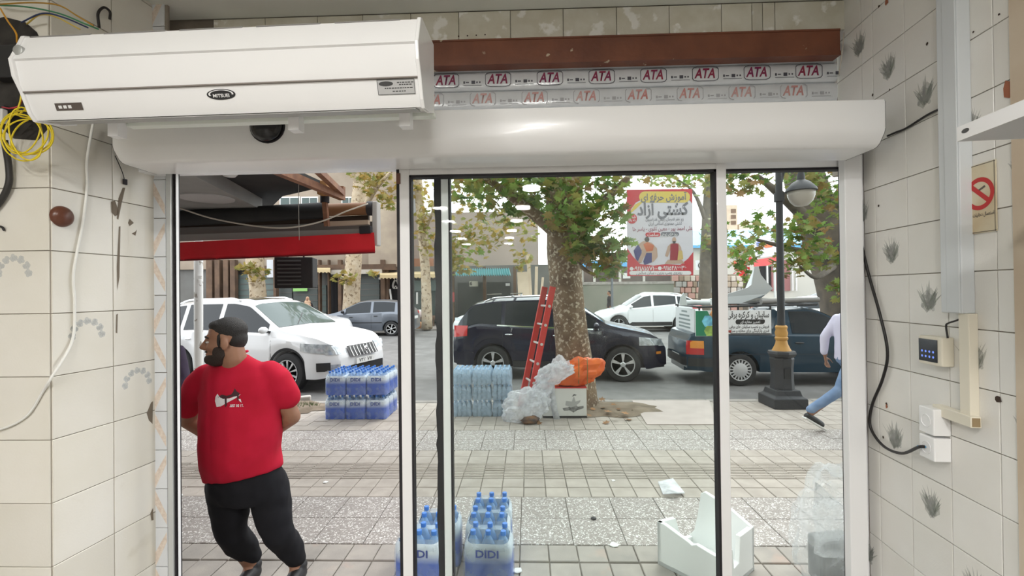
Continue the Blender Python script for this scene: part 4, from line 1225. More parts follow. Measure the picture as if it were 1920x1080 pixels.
    def face(s, name, mat, ya, yb, zl, zh, end=1, off=.008, n=8, rows=3, parent=None, thick=0):
        """a piece on the front (end=1) or rear (end=-1) face"""
        fl = zl if callable(zl) else (lambda y: zl); fh = zh if callable(zh) else (lambda y: zh)
        idx = s.xd > 0 if end > 0 else s.xd < 0
        xd = s.xd[idx]; wd = s.wd[idx]; zt = s.zt[idx]
        o = MB(); vs = []
        for i in range(n + 1):
            y = ya + (yb - ya) * i / n
            for j in range(rows + 1):
                z = fl(y) + (fh(y) - fl(y)) * j / rows
                ok = (wd >= abs(y)) & (zt >= z)
                cand = xd[ok]
                x = (cand.max() if end > 0 else cand.min()) if len(cand) else 0
                vs.append((x + end * off, y, z))
        R = rows + 1
        o.add(vs, [(i * R + j, i * R + j + 1, (i + 1) * R + j + 1, (i + 1) * R + j) for i in range(n) for j in range(rows)])
        if thick:
            o.v += [(x - end * thick, y, z) for x, y, z in vs]
        return o.build(name, mat, parent or s.o, smooth=True, world=False, fix=False)
    def windows(s, spans, mat, lo=.02, hi=.03):
        for xa, xb in spans:
            s.side('side_window', mat, xa, xb, lambda x: s.B(x) + lo, lambda x: s.B(x) + (s.T(x) - s.B(x)) * .90 - hi, off=.006, n=14, rows=3)
    def seams(s, xs, mat=None):
        for x in xs:
            s.side('door_gap', mat or m_trim, x - .004, x + .004, s.sill + .08, lambda q: s.B(q) - .01, off=.0025, n=1, rows=6)
    def handles(s, pts, mat):
        for x, z in pts:
            for sd in (-1, 1):
                y = s.ysurf(x, z)
                MB().ell((x, sd * (y + .012), z), (.085, .018, .018), 12, 6).build('door_handle', mat, s.o, smooth=True, world=False)
    def mirrors(s, x, z, mat):
        for sd in (-1, 1):
            y = s.ysurf(x, z)
            a = MB().ell((x, sd * (y + .12), z + .05), (.06, .10, .065), 14, 8).build('wing_mirror', mat, s.o, smooth=True, world=False)
            MB().bar((x + .02, sd * (y - .02), z), (x, sd * (y + .08), z + .02), .06, .04).build('mirror_arm', m_trim, a, world=False)
    def rails(s, xa, xb, mat):
        for sd in (-1, 1):
            pts = []
            for i in range(9):
                x = xa + (xb - xa) * i / 8; h = s.half(x)
                pts.append((x, sd * h[8][0] * .93, h[8][1] + (.055 if 0 < i < 8 else .01) + .02))
            MB().tube(curve_pts(pts, 3), .018, 8).build('roof_rail', mat, s.o, smooth=True, world=False)

def lamp_cluster(c, name, mat, xa, xb, zl, zh, **k):
    return c.side(name, mat, xa, xb, zl, zh, off=.007, **k)

# ---- dark blue-black crossover behind the tree
navy = M('midnight_blue_paint', (.005, .006, .022), .25, coat=.45, spec=.3)
p = G(1032, 705, ROAD)
c = Car('dark_crossover', 'midnight blue crossover parked behind the big tree and ladder', 4.33, 1.79,
        [(-2.165, .70), (-2.15, 1.02), (-1.85, 1.46), (-1.72, 1.58), (-1.2, 1.66), (-.2, 1.69), (.25, 1.64), (1.02, 1.13), (1.25, 1.07), (1.85, .95), (2.08, .82), (2.165, .60)],
        [(-2.165, .98), (-1.6, 1.14), (-1.0, 1.10), (1.0, 1.02), (1.6, .93), (2.165, .70)], (-1.29, 1.31), .345, navy, (.68, 10.15, ROAD), math.radians(-7), style='five')
c.windows([(-1.95, -1.12), (-1.04, -.16), (-.06, .80)], m_cglass)
c.top('windscreen', m_cglass2, .30, .98); c.top('rear_window', m_cglass, -2.05, -1.80)
c.seams([-1.08, -.11, .98]); c.handles([(-.95, .93), (.02, .91)], m_chrome)
c.side('belt_chrome', m_chrome, -1.2, .85, lambda x: c.B(x) - .01, lambda x: c.B(x) + .015, off=.008, n=12, rows=1)
c.side('sill_cladding', m_trim, -.88, .90, .27, .40, off=.010, n=6)
c.side('tail_lamp', m_tail, -2.15, -1.82, lambda x: .86 + (x + 2.15) * .12, lambda x: 1.10 + (x + 2.15) * .02, off=.012, n=6)
c.side('headlamp', m_lens, 1.62, 2.08, lambda x: .72, lambda x: .86 - (x - 1.85) * .12, off=.012, n=8)
c.face('headlamp', m_lens, -.78, -.48, .70, .82); c.face('headlamp', m_lens, .48, .78, .70, .82)
c.face('grille', m_trim, -.42, .42, .62, .80); c.face('lower_grille', m_trim, -.6, .6, .32, .48); c.face('number_plate', m_plate, -.26, .26, .48, .59, off=.02)
c.side('fog_lamp', m_amber, 1.95, 2.05, .55, .60, off=.01, n=3)
c.mirrors(.80, 1.06, navy); c.rails(-1.5, .1, m_chrome)
for sd in (-1, 1):
    MB().tube([(-.9, sd * .7, 1.70), (-.9, sd * .72, 1.74)], .02).build('rack_foot', m_chrome, c.o, world=False)
MB().bar((-.9, -.74, 1.76), (-.9, .74, 1.76), .06, .02).build('roof_bar', m_chrome, c.o, world=False)
MB().bar((-1.4, -.72, 1.75), (-1.4, .72, 1.75), .06, .02).build('roof_bar', m_chrome, c.o, world=False)

# ---- white SUV at the left, seen from its front corner
wpaint = M('white_car_paint', (.78, .79, .80), .2, coat=.6)
c = Car('white_suv', 'white seven-seat suv parked behind the man in red', 4.75, 1.88,
        [(-2.375, .75), (-2.36, 1.1), (-2.15, 1.50), (-2.0, 1.62), (-1.3, 1.70), (-.1, 1.72), (.30, 1.66), (1.12, 1.16), (1.35, 1.10), (2.0, 1.00), (2.28, .86), (2.375, .58)],
        [(-2.375, 1.02), (-1.0, 1.10), (1.0, 1.06), (1.7, .98), (2.375, .72)], (-1.40, 1.40), .36, wpaint, (-5.47, 9.62, ROAD), math.radians(-17), style='ten')
c.windows([(-2.05, -1.42), (-1.30, -.42), (-.30, .90)], m_cglass)
c.top('windscreen', m_cglass2, .36, 1.08)
c.top('sunroof', m_cglass, -.9, .1, f=.6, off=.006)
c.seams([-1.36, -.36, 1.02]); c.handles([(-1.1, .93), (-.1, .91)], m_chrome)
c.side('headlamp', m_lens, 1.72, 2.26, lambda x: .74 + (2.0 - x) * .10, lambda x: .90 - (x - 1.9) * .06, off=.012, n=8)
c.face('headlamp', m_lens, -.84, -.44, lambda y: .70, lambda y: .86, off=.012); c.face('headlamp', m_lens, .44, .84, .70, .86, off=.012)
gr = c.face('grille', m_trim, -.42, .42, .62, .82, off=.04)
for k in range(8):
    y = -.35 + k * .1; c.face('grille_bar', m_steel, y - .009, y + .009, .63, .81, off=.055, n=1, parent=gr)
MB().lathe([(.06, 0), (.06, .012), (.03, .02), (0, .02)], 20, mat=Matrix.Translation((2.43, 0, .73)) @ Matrix.Rotation(math.pi / 2, 4, 'Y')).build('emblem', m_chrome, gr, world=False, smooth=True)
pl_ = c.face('number_plate', m_plate, -.27, .27, .47, .58, off=.05)
c.face('lower_grille', m_trim, -.62, .62, .30, .46, off=.012)
c.side('fog_lamp', m_trim, 2.05, 2.26, .40, .56, off=.012, n=4); c.face('fog_lamp', m_lens, -.84, -.66, .40, .52, off=.012); c.face('fog_lamp', m_lens, .66, .84, .40, .52, off=.012)
text('۷۴۵ ۷۷', .10, Matrix.Translation((2.43, 0, .525)) @ Matrix(((0, 0, 1, 0), (1, 0, 0, 0), (0, 1, 0, 0), (0, 0, 0, 1))), m_ink, pl_, width=.40)
c.mirrors(.92, 1.09, wpaint); c.rails(-1.7, .0, m_chrome)
c.side('arch_lip', m_trim, 1.40 - .41, 1.40 + .41, lambda x: .36 + math.sqrt(max(0, c.arch ** 2 - (x - 1.40) ** 2)) - .005, lambda x: .36 + math.sqrt(max(0, (c.arch + .045) ** 2 - (x - 1.40) ** 2)) - .005, off=.004, n=18, rows=1)
# wiper
MB().tube([(1.06, -.3, 1.21), (.75, .15, 1.41)], .01).build('wiper', m_trim, c.o, world=False)

# ---- grey hatchback across the road
gpaint = M('steel_grey_paint', (.155, .175, .205), .28, metal=.4, coat=.5)
c = Car('grey_hatchback', 'steel grey hatchback parked across the road', 3.84, 1.66,
        [(-1.92, .62), (-1.90, .92), (-1.72, 1.12), (-1.38, 1.38), (-.9, 1.43), (-.2, 1.43), (.1, 1.38), (.85, .98), (1.1, .92), (1.6, .80), (1.85, .66), (1.92, .48)],
        [(-1.92, .90), (-1.2, .96), (.8, .88), (1.92, .60)], (-1.20, 1.22), .29, gpaint, (-6.95, 19.9, ROAD), math.radians(178), sill=.22, style='six')
c.o.scale = (1.12, 1.05, 1.05)
c.windows([(-1.32, -.50), (-.40, .55)], m_cglass, lo=.015, hi=.02)
c.top('windscreen', m_cglass, .14, .82); c.top('rear_window', m_cglass, -1.72, -1.42)
c.seams([-.45, .72]); c.handles([(-.62, .80), (.32, .76)], m_trim)
c.side('rubbing_strip', m_trim, -.85, .85, .52, .56, off=.008, n=6, rows=1)
c.side('tail_lamp', m_tail, -1.88, -1.55, lambda x: .84, lambda x: .96, off=.01, n=5)
c.side('bumper_strip', m_trim, -1.90, -1.62, .56, .62, off=.012, n=5, rows=1)
c.face('number_plate', m_plate, -.25, .25, .66, .77, end=-1, off=.02); c.face('tail_lamp', m_tail, .52, .74, .84, .96, end=-1); c.face('tail_lamp', m_tail, -.74, -.52, .84, .96, end=-1)
c.side('headlamp', m_lens, 1.4, 1.8, .62, lambda x: .74, off=.01, n=5)
c.mirrors(.62, .93, m_trim)

# ---- white crossover on the far side, right of the tree
c = Car('white_crossover', 'white crossover parked across the road beneath the poster', 4.5, 1.82,
        [(-2.25, .72), (-2.23, 1.05), (-1.95, 1.30), (-1.55, 1.54), (-.8, 1.64), (-.1, 1.66), (.25, 1.60), (1.05, 1.10), (1.3, 1.03), (1.95, .90), (2.18, .76), (2.25, .55)],
        [(-2.25, 1.10), (-1.4, 1.20), (.9, 1.00), (2.25, .66)], (-1.32, 1.34), .35, wpaint, (5.24, 20.6, ROAD), math.radians(180), style='five')
c.windows([(-1.75, -1.15), (-1.08, -.15), (-.05, .80)], m_cglass, lo=.02, hi=.04)
c.top('windscreen', m_cglass, .3, 1.0); c.seams([-1.1, -.1, .95]); c.mirrors(.82, 1.04, wpaint)
c.side('tail_lamp', m_tail, -2.2, -1.75, lambda x: .98, lambda x: 1.12, off=.012, n=6)
c.side('sill_cladding', m_trim, -.9, .95, .28, .44, off=.012, n=6)
c.rails(-1.4, .1, m_chrome)

# ---- little white car whose nose shows behind the dark crossover
c = Car('white_small_car', 'white small car whose nose shows behind the dark crossover', 3.9, 1.66,
        [(-1.95, .6), (-1.93, .95), (-1.5, 1.36), (-.9, 1.46), (0, 1.46), (.3, 1.40), (1.0, .98), (1.25, .92), (1.7, .80), (1.9, .62), (1.95, .46)],
        [(-1.95, .95), (.9, .92), (1.95, .60)], (-1.22, 1.24), .29, wpaint, (-1.05, 19.3, ROAD), math.radians(176), sill=.22, style='cap')
c.windows([(-1.3, -.45), (-.35, .65)], m_cglass); c.top('windscreen', m_cglass, .34, .96)
c.side('headlamp', m_lens, 1.4, 1.85, .64, .76, off=.01, n=5); c.seams([-.4, .8])

# ---- white saloons at the far right
c = Car('white_saloon', 'white saloon parked at the far right behind the lamp post', 4.5, 1.72,
        [(-2.25, .62), (-2.23, .95), (-1.6, 1.04), (-1.0, 1.40), (-.2, 1.45), (.2, 1.40), (.95, 1.0), (1.2, .94), (2.0, .82), (2.2, .66), (2.25, .48)],
        [(-2.25, .92), (.9, .92), (2.25, .62)], (-1.32, 1.34), .31, wpaint, (12.1, 20.4, ROAD), math.radians(176), sill=.24, style='cap')
c.windows([(-1.25, -.30), (-.2, .75)], m_cglass); c.top('windscreen', m_cglass, .24, .9); c.top('rear_window', m_cglass, -1.55, -1.05); c.seams([-.25, .9])
c.side('tail_lamp', m_tail, -2.2, -1.9, .74, .9, off=.01, n=5)
c = Car('white_pickup_nose', 'white car with black grille facing the road at far right', 4.2, 1.72,
        [(-2.1, .62), (-2.08, .95), (-1.5, 1.36), (-.9, 1.46), (0, 1.46), (.3, 1.40), (1.0, .98), (1.3, .92), (1.9, .82), (2.05, .66), (2.1, .48)],
        [(-2.1, .95), (.9, .92), (2.1, .62)], (-1.3, 1.3), .31, wpaint, (12.35, 15.6, ROAD), math.radians(200), sill=.24, style='cap')
c.o.name = 'white_hatchback'
c.windows([(-1.3, -.45), (-.35, .65)], m_cglass); c.top('windscreen', m_cglass2, .34, .96)
c.face('grille', m_trim, -.5, .5, .45, .68); c.face('number_plate', m_plate, -.26, .26, .44, .55, off=.02)
c.face('headlamp', m_lens, .5, .78, .58, .72); c.face('headlamp', m_lens, -.78, -.5, .58, .72); c.side('headlamp', m_lens, 1.7, 2.0, .58, .72, off=.01, n=5)
c = Car('silver_car', 'silver car in the distance beneath the right tree', 4.3, 1.72,
        [(-2.15, .62), (-2.13, .95), (-1.6, 1.3), (-1.0, 1.46), (-.2, 1.48), (.2, 1.42), (.95, 1.0), (1.2, .94), (1.9, .82), (2.1, .66), (2.15, .48)],
        [(-2.15, .95), (.9, .92), (2.15, .62)], (-1.3, 1.3), .31, M('silver_paint', (.5, .52, .55), .25, metal=.4, coat=.5), (15.9, 25.2, .02), math.radians(178), sill=.24, style='cap')
c.windows([(-1.4, -.45), (-.35, .65)], m_cglass); c.top('windscreen', m_cglass, .24, .9)
c = Car('white_van_rear', 'white car mostly hidden behind the white suv roof', 4.2, 1.72,
        [(-2.1, .62), (-2.08, .95), (-1.5, 1.36), (-.9, 1.46), (0, 1.46), (.3, 1.40), (1.0, .98), (1.3, .92), (1.9, .82), (2.05, .66), (2.1, .48)],
        [(-2.1, .95), (.9, .92), (2.1, .62)], (-1.3, 1.3), .31, wpaint, (-8.95, 17.35, ROAD), math.radians(2), sill=.24, style='cap')
c.o.name = 'white_estate_car'
c.windows([(-1.3, -.45), (-.35, .65)], m_cglass); c.top('windscreen', m_cglass2, .34, .96)

# ---- dark green-blue pickup with advertising boards
tpaint = M('dark_teal_paint', (.005, .030, .055), .28, coat=.45, spec=.3)
c = Car('teal_pickup', 'dark teal pickup truck with advertising boards on its bed', 4.45, 1.66,
        [(-2.225, .70), (-2.21, .98), (-1.9, 1.0), (-.72, 1.0), (-.66, 1.05), (-.58, 1.40), (-.45, 1.45), (.0, 1.45), (.22, 1.40), (.88, 1.0), (1.1, .95), (1.9, .86), (2.16, .7), (2.225, .5)],
        [(-2.225, .94), (-1.0, .96), (.9, .94), (2.225, .66)], (-1.30, 1.28), .30, tpaint, (5.28, 9.42, ROAD), math.radians(-3), sill=.26, style='cap', rimmat=M('hubcap_silver', (.60, .61, .62), .35, metal=.5), nose=.2, tail=.14, crown=.0, cat='pickup truck')
c.windows([(-.36, .72)], m_cglass); c.top('windscreen', m_cglass2, .26, .84); c.seams([-.42, .84])
c.handles([(-.26, .80)], m_trim)
c.side('tail_lamp', m_tail, -2.18, -1.95, lambda x: .58, lambda x: .70, off=.012, n=4)
c.side('indicator', m_amber, -2.18, -1.95, .70, .84, off=.012, n=4)
c.face('tail_lamp', m_tail, -.80, -.66, .58, .84, end=-1); c.face('number_plate', m_plate, -.26, .26, .42, .53, end=-1, off=.03)
c.face('bumper', m_trim, -.76, .76, .36, .52, end=-1, off=.05)
c.side('bumper', m_trim, -2.22, -1.75, .36, .52, off=.03, n=6)
c.side('crease_shade', M('crease_shade_teal', (.008, .02, .036), .3), -1.9, 1.9, .585, .60, off=.004, n=12, rows=1)  # darker teal strip: shade of a body crease put into the colour
c.side('bed_edge', m_trim, -1.95, -.72, .945, .975, off=.012, n=8, rows=1)
c.mirrors(.70, .97, m_trim)
# bed frame of dark tubes
for (x, y) in ((-2.0, -.74), (-2.0, .74), (-.72, -.74), (-.72, .74)):
    MB().tube([(x, y, .95), (x, y, 1.47)], .018).build('bed_post', m_trim, c.o, world=False)
for a, b in (((-2.05, -.74, 1.47), (.1, -.74, 1.50)), ((-2.05, .74, 1.47), (.1, .74, 1.50)), ((-2.0, -.74, 1.47), (-2.0, .74, 1.47)), ((-.72, -.74, 1.48), (-.72, .74, 1.48)), ((.1, -.74, 1.50), (.1, .74, 1.50))):
    MB().tube([a, b], .02).build('bed_rail', m_trim, c.o, world=False)
PICK = c
m_board = M('advert_board', (.78, .79, .80), .5)
m_grn = M('advert_green', (.01, .22, .11), .5)
ad = MB().box((-1.41, -.78, 1.165), (1.36, .02, .48)).build('side_board', m_board, c.o, world=False, bevel=.002)
def adm(x, z, off=.0): return Matrix.Translation((-1.41 + (x + .98) * .71, -.7915 - off, z - .035)) @ Matrix(((.71, 0, 0, 0), (0, 0, -1, 0), (0, 1, 0, 0), (0, 0, 0, 1)))
MB().flat([(-.24, -.235), (.02, -.235), (.10, -.12), (.04, .02), (.14, .12), (.06, .235), (-.24, .235)], adm(-1.69, 1.2)).build('green_field', m_grn, ad, world=False, fix=False)
for k, (x, z, r, col) in enumerate(((-1.45, 1.36, .10, (.45, .20, .07)), (-1.62, 1.24, .12, (.12, .36, .55)), (-1.58, 1.06, .11, (.22, .32, .06)))):
    MB().flat([(r * 1.3 * math.cos(q * math.pi / 3), r * math.sin(q * math.pi / 3)) for q in range(6)], adm(x, z, .001 + k * .0005)).build('picture', M('advert_photo_%s' % 'abc'[k], col, .5, var=tuple(min(1, v * 2.2) for v in col), scale=9), ad, world=False, fix=False)
ORG[ad.name] = Vector((0, 0, 0))
text('سایبان و کرکره برقی', .155, adm(-.60, 1.355, .001), m_ink, ad, rtl=True, bold=.003, width=1.05)
MB().flat([(-.32 + .05 * math.cos(q * .5 + 1.57) if q < 7 else .32 + .05 * math.cos(q * .5 + 1.57 - .3), .045 * math.sin(q * .5 + 1.57)) for q in range(13)], adm(-.55, 1.225, .001)).build('caption_pill', m_ink, ad, world=False, fix=False)
text('تعمیر مغازه ای', .07, adm(-.55, 1.222, .002), m_board, ad, rtl=True, bold=.001, width=.5)
text('فروش و نصب سایبان های برقی', .075, adm(-.58, 1.135, .001), m_ink, ad, rtl=True, bold=.001, width=1.0)
text('فنری پارکینگی برای مغازه و منزل', .075, adm(-.58, 1.06, .001), m_ink, ad, rtl=True, bold=.001, width=1.0)
MB().flat([(-.5, -.022), (.5, -.022), (.5, .022), (-.5, .022)], adm(-.55, .992, .001)).build('caption_pill', m_ink, ad, world=False, fix=False)
MB().flat([(-.13, -.022), (.13, -.022), (.13, .022), (-.13, .022)], adm(-1.16, 1.05, .001)).build('caption_pill', M('advert_red', (.35, .05, .04), .5), ad, world=False, fix=False)
rb_ = MB().box((-2.06, 0, 1.2), (.02, 1.3, .46), None).build('rear_board', m_board, c.o, world=False)
mb = MB()
for k, (z, w) in enumerate(((1.36, .4), (1.28, .7), (1.2, .8), (1.12, .8), (1.05, .8))):
    mb.add([(-2.0712, -w / 2, z - .018), (-2.0712, w / 2, z - .018), (-2.0712, w / 2, z + .018), (-2.0712, -w / 2, z + .018)], [(0, 1, 2, 3)])
mb.build('print', M('faded_print', (.25, .3, .3), .5), rb_, world=False, fix=False)
# folded load on the roof frame: bent white sheet and pale poles
def pk(px, py): return (-1.3 + (px - 1375) / 95, 1.81 - (py - 541) / 99)
outl = [pk(*q) for q in ((1309, 571), (1350, 558), (1404, 540), (1411, 534), (1412, 500), (1419, 500), (1425, 515), (1438, 530), (1450, 542), (1440, 552), (1410, 564), (1395, 570))]
n = len(outl)
ys = [.1 - .35 * max(0, (z - 1.65)) for x, z in outl]
mb = MB(); mb.add([(x, -.45 + y, z) for (x, z), y in zip(outl, ys)] + [(x, -.42 + y, z) for (x, z), y in zip(outl, ys)], [tuple(range(n)), tuple(range(2 * n - 1, n - 1, -1))] + [(i, (i + 1) % n, n + (i + 1) % n, n + i) for i in range(n)])
# a second wing folded back makes it a bent sheet rather than a card
mb.add([(x, -.45 + y, z) for (x, z), y in zip(outl, ys)] + [(x + .1, .35, min(z, 1.60) + .0) for x, z in outl], [(i, i + 1, n + i + 1, n + i) for i in range(0, 4)] + [(i, i + 1, n + i + 1, n + i) for i in range(7, n - 1)])
ld = mb.build('awning_sheet', M('pale_grey_sheet', (.66, .70, .71), .35), None, world=False)
PL = c.o
def on_pickup(o, lab, cat):
    o.location = PL.location; o.rotation_euler = PL.rotation_euler; return tag(o, lab, cat)
on_pickup(ld, 'bent pale grey sheet lying on the pickup roof frame', 'sheet')
for k, (a, b, r, col, lab) in enumerate((((-1.7, .1, 1.56), (.15, .0, 1.58), .045, (.62, .60, .55), 'long pale pole lying along the pickup roof frame'), ((-.85, -.66, 1.555), (.2, -.62, 1.585), .055, (.22, .21, .20), 'dark wrapped roll lying over the pickup cab'), ((-2.1, -.2, 1.55), (-1.75, -.66, 1.55), .05, (.66, .68, .68), 'short white tube across the pickup tail'))):
    o = MB().cyl(a, b, r, r * .9, 12).build('awning_pole', M('pole_paint_%s' % 'abc'[k], col, .5), None, smooth=True, angle=40, world=False)
    on_pickup(o, lab, 'pole')
outl = [pk(*q) for q in ((1280, 572), (1283, 555), (1288, 548), (1292, 556), (1294, 572))]
mb = MB(); n = len(outl); mb.add([(x, -.5, z) for x, z in outl] + [(x + .02, -.40, z) for x, z in outl], [tuple(range(n)), tuple(range(2 * n - 1, n - 1, -1))] + [(i, (i + 1) % n, n + (i + 1) % n, n + i) for i in range(n)])
on_pickup(mb.build('bent_flap', MATS['pale_grey_sheet'], None, world=False), 'small bent white flap standing up at the pickup tail', 'sheet')

# ================================================================== bottled water
m_pet = M('pet_bottle', (.32, .54, .86), .08, alpha=.5, spec=.8)
m_pet2 = M('pet_bottle_small', (.60, .78, .93), .1, alpha=.55, spec=.8)
m_cap = M('blue_cap', (.05, .20, .62), .35)
m_cap2 = M('pale_blue_cap', (.35, .55, .78), .35)
def grad_label(name, lo, hi, z0, z1):
    m = M(name, lo, .3)
    nt = m.node_tree; N = nt.nodes; L = nt.links
    tc = [n for n in N if n.type == 'TEX_COORD'][0]
    sp_ = N.new('ShaderNodeSeparateXYZ'); L.new(tc.outputs['Object'], sp_.inputs[0])
    mr = N.new('ShaderNodeMapRange'); mr.inputs[1].default_value = z0; mr.inputs[2].default_value = z1
    L.new(sp_.outputs[2], mr.inputs[0])
    mx = N.new('ShaderNodeMix'); mx.data_type = 'RGBA'; mx.inputs[6].default_value = tuple(lo) + (1,); mx.inputs[7].default_value = tuple(hi) + (1,)
    L.new(mr.outputs[0], mx.inputs[0]); L.new(mx.outputs[2], N['Principled BSDF'].inputs['Base Color'])
    return m
m_lab = grad_label('blue_wrap_label', (.02, .09, .50), (.74, .80, .84), .15, .215)
m_film = M_film('shrink_film', (.72, .84, .95), .28)
m_film2 = M_film('shrink_film_small', (.66, .80, .93), .34)
def bottle_mesh(r, h, n=14):
    p = [(r * .80, 0), (r * .98, .012), (r, .03), (r * .92, h * .20), (r, h * .24), (r, h * .36), (r * .93, h * .42), (r, h * .48), (r, h * .66), (r * .86, h * .76), (r * .5, h * .87), (r * .32, h * .91), (r * .32, h * .95)]
    b = MB().lathe(p, n); me = bpy.data.meshes.new('bottle'); me.from_pydata([tuple(v) for v in b.v], [], b.f)
    for f in me.polygons: f.use_smooth = True
    me.set_sharp_from_angle(angle=math.radians(60))
    cp = MB().lathe([(r * .37, h * .925), (r * .38, h * .99), (r * .33, h), (0, h)], 12); mc = bpy.data.meshes.new('cap'); mc.from_pydata([tuple(v) for v in cp.v], [], cp.f)
    for f in mc.polygons: f.use_smooth = True
    mc.set_sharp_from_angle(angle=math.radians(50))
    return me, mc
bB, bC = bottle_mesh(.045, .325); bB.materials.append(m_pet); bC.materials.append(m_cap)
sB, sC = bottle_mesh(.0325, .215, 10); sB.materials.append(m_pet2); sC.materials.append(m_cap2)
m_didi = M('label_lettering', (.05, .08, .30), .4)
def rounded_rect(w, d, r=.03, n=4):
    out = []
    for cx, cy, a0 in ((w - r, d - r, 0), (-w + r, d - r, 90), (-w + r, -d + r, 180), (w - r, -d + r, 270)):
        for k in range(n + 1):
            a = math.radians(a0 + 90 * k / n); out.append((cx + r * math.cos(a), cy + r * math.sin(a)))
    return out
def make_pack(label, nx, ny, mesh, cap, r, h, film, band=True, letters=True, group=None, wave=True):
    t = thing('water_pack', label, 'water pack', (0, 0, 0), 0, group)
    for i in range(nx):
        for j in range(ny):
            b = inst(mesh, 'bottle', Matrix.Translation(((i - (nx - 1) / 2) * r * 2.02, (j - (ny - 1) / 2) * r * 2.02, .002)), t)
            inst(cap, 'cap', Matrix.Identity(4), b)
    W, D = nx * r * 1.01 + .004, ny * r * 1.01 + .004
    if band:
        # printed wrap round the pack, its upper edge dipping between the bottle necks
        rr_ = rounded_rect(W, D, r * .9)
        rings = []
        for z in (.004, .05, .10, .15, .20, .245, h * .83):
            row = []
            for x, y in rr_:
                zz = z
                sc_ = 1.0
                if z > .25: zz = z + .006 * math.cos(x / r * 1.6); sc_ = .88
                row.append(Vector((x * sc_, y * sc_, zz)))
            rings.append(row)
        wp = MB().loft(rings, True, False).build('printed_wrap', m_lab, t, world=False, smooth=True, angle=50, fix=True)
        if letters:
            for yy, rot in ((-D - .0015, 0), (D + .0015, math.pi)):
                m = Matrix.Rotation(rot, 4, 'Z') @ Matrix.Translation((0, -D - .0085, .213)) @ Matrix(((1, 0, 0, 0), (0, 0, -1, 0), (0, 1, 0, 0), (0, 0, 0, 1)))
                ORG[wp.name] = Vector(); text('DIDI', .062, m, m_didi, wp, bold=.0015, width=.135)
    rings = []
    for z, s in ((0.0, .98), (.02, 1.02), (h * .62, 1.02), (h * .78, .97), (h * .9, .86), (h * 1.0, .7)):
        if not band or z <= h * .8 or True:
            rings.append([Vector((x * s, y * s, z)) for x, y in rounded_rect(W + .004, D + .004, r * .8)])
    MB().loft(rings[:5] if band else rings, True, False).build('shrink_film', film, t, world=False, smooth=True, angle=60)
    return t
pk0 = make_pack('x', 3, 2, bB, bC, .045, .325, m_film, group='six-packs of large water bottles by the glass door')
near = [((915, 0), 2.80, -3, 'front water six-pack with blue letters beside the door post'), ((788, 0), 2.80, -4, 'water six-pack behind the sliding door stile, half hidden'),
        ((822, 0), 3.02, 3, 'water six-pack behind the black brush seal in the cluster'), ((914, 0), 3.015, 0, 'water six-pack just behind the lettered front one'),
        ((920, 0), 3.225, 2, 'rearmost water six-pack of the cluster by the glass')]
first = True
for (px, py), Y, rz, lab in near:
    x = P(px, 800, Y).x
    if first: pk0.location = (x, Y, 0); pk0.rotation_euler = (0, 0, math.radians(rz)); pk0['label'] = lab; first = False
    else: dup(pk0, (x, Y, 0), math.radians(rz), lab)
# stack of large packs by the kerb
pkA = None
names_l = ('leftmost', 'middle', 'rightmost')
kA = 0
for lay_ in range(2):
    for ro in range(3):
        for co in range(3):
            x = P(613, 760, 6.4).x + .14 + co * .287 + (0.01 * lay_); y = 6.42 + ro * .20
            if lay_ == 0 and ro > 0 and co < 2: continue
            lab = 'blue water six-pack, %s layer, %s row, %s of three' % (('lower', 'upper')[lay_], ('front', 'middle', 'back')[ro], ('first', 'second', 'third')[co])
            o = dup(pk0, (x, y, lay_ * .335), math.radians(random.uniform(-1, 1) + 90 * 0), lab, 'stack of blue water six-packs at the kerb')
# stack of shrink-wrapped small bottles, three layers
pk1 = make_pack('y', 4, 3, sB, sC, .0325, .215, m_film2, band=False, letters=False)
kk = 0
for lay_ in range(3):
    for ro in range(2):
        for co in range(3):
            x = P(850, 760, 6.5).x + .125 + co * .282; y = 6.55 + ro * .215
            if lay_ < 2 and ro == 1 and co < 2: continue
            lab = 'clear pack of small water bottles, %s layer, %s row, %s of three' % (('bottom', 'middle', 'top')[lay_], ('front', 'back')[ro], ('first', 'second', 'third')[co])
            grp = 'stack of small clear water packs beside the ladder'
            if kk == 0: pk1.location = (x, y, .0); pk1['label'] = lab; pk1['group'] = grp
            else: dup(pk1, (x + random.uniform(-.002, .002), y, lay_ * .222), math.radians(random.uniform(-.8, .8)), lab, grp)
            kk += 1

# ================================================================== ladder, box, bags by the tree
m_lad = M('ladder_red', (.62, .035, .03), .45, var=(.55, .05, .04), scale=5)
m_rung = M('ladder_rung', (.62, .62, .60), .4, metal=.4)
bn = P(988, 750, 6.75); tn = P(1035, 538, 7.0)
b0 = Vector((bn.x, 6.55, .0)); t0 = Vector((tn.x, 6.72, tn.z))
wv = Vector((-.10, .36, 0))
ldr = thing('ladder', 'red fibreglass ladder leaning against the big tree', 'ladder', b0)
for s_, nm in ((0, 'side_rail'), (1, 'side_rail')):
    a, b = b0 + wv * s_, t0 + wv * s_
    d = (b - a).normalized()
    side = wv.normalized(); fl_ = d.cross(side).normalized()
    mb = MB()
    # C section rail: web and two flanges
    for c_, dx, dy in ((0, .022, .085), ):
        mb.bar(a, b, .012, .085, up=fl_)
    for sg_ in (-1, 1):
        mb.bar(a + fl_ * sg_ * .04 + side * .014, b + fl_ * sg_ * .04 + side * .014, .03, .007, up=fl_)
    mb.build(nm, m_lad, ldr)
LL = (t0 - b0).length
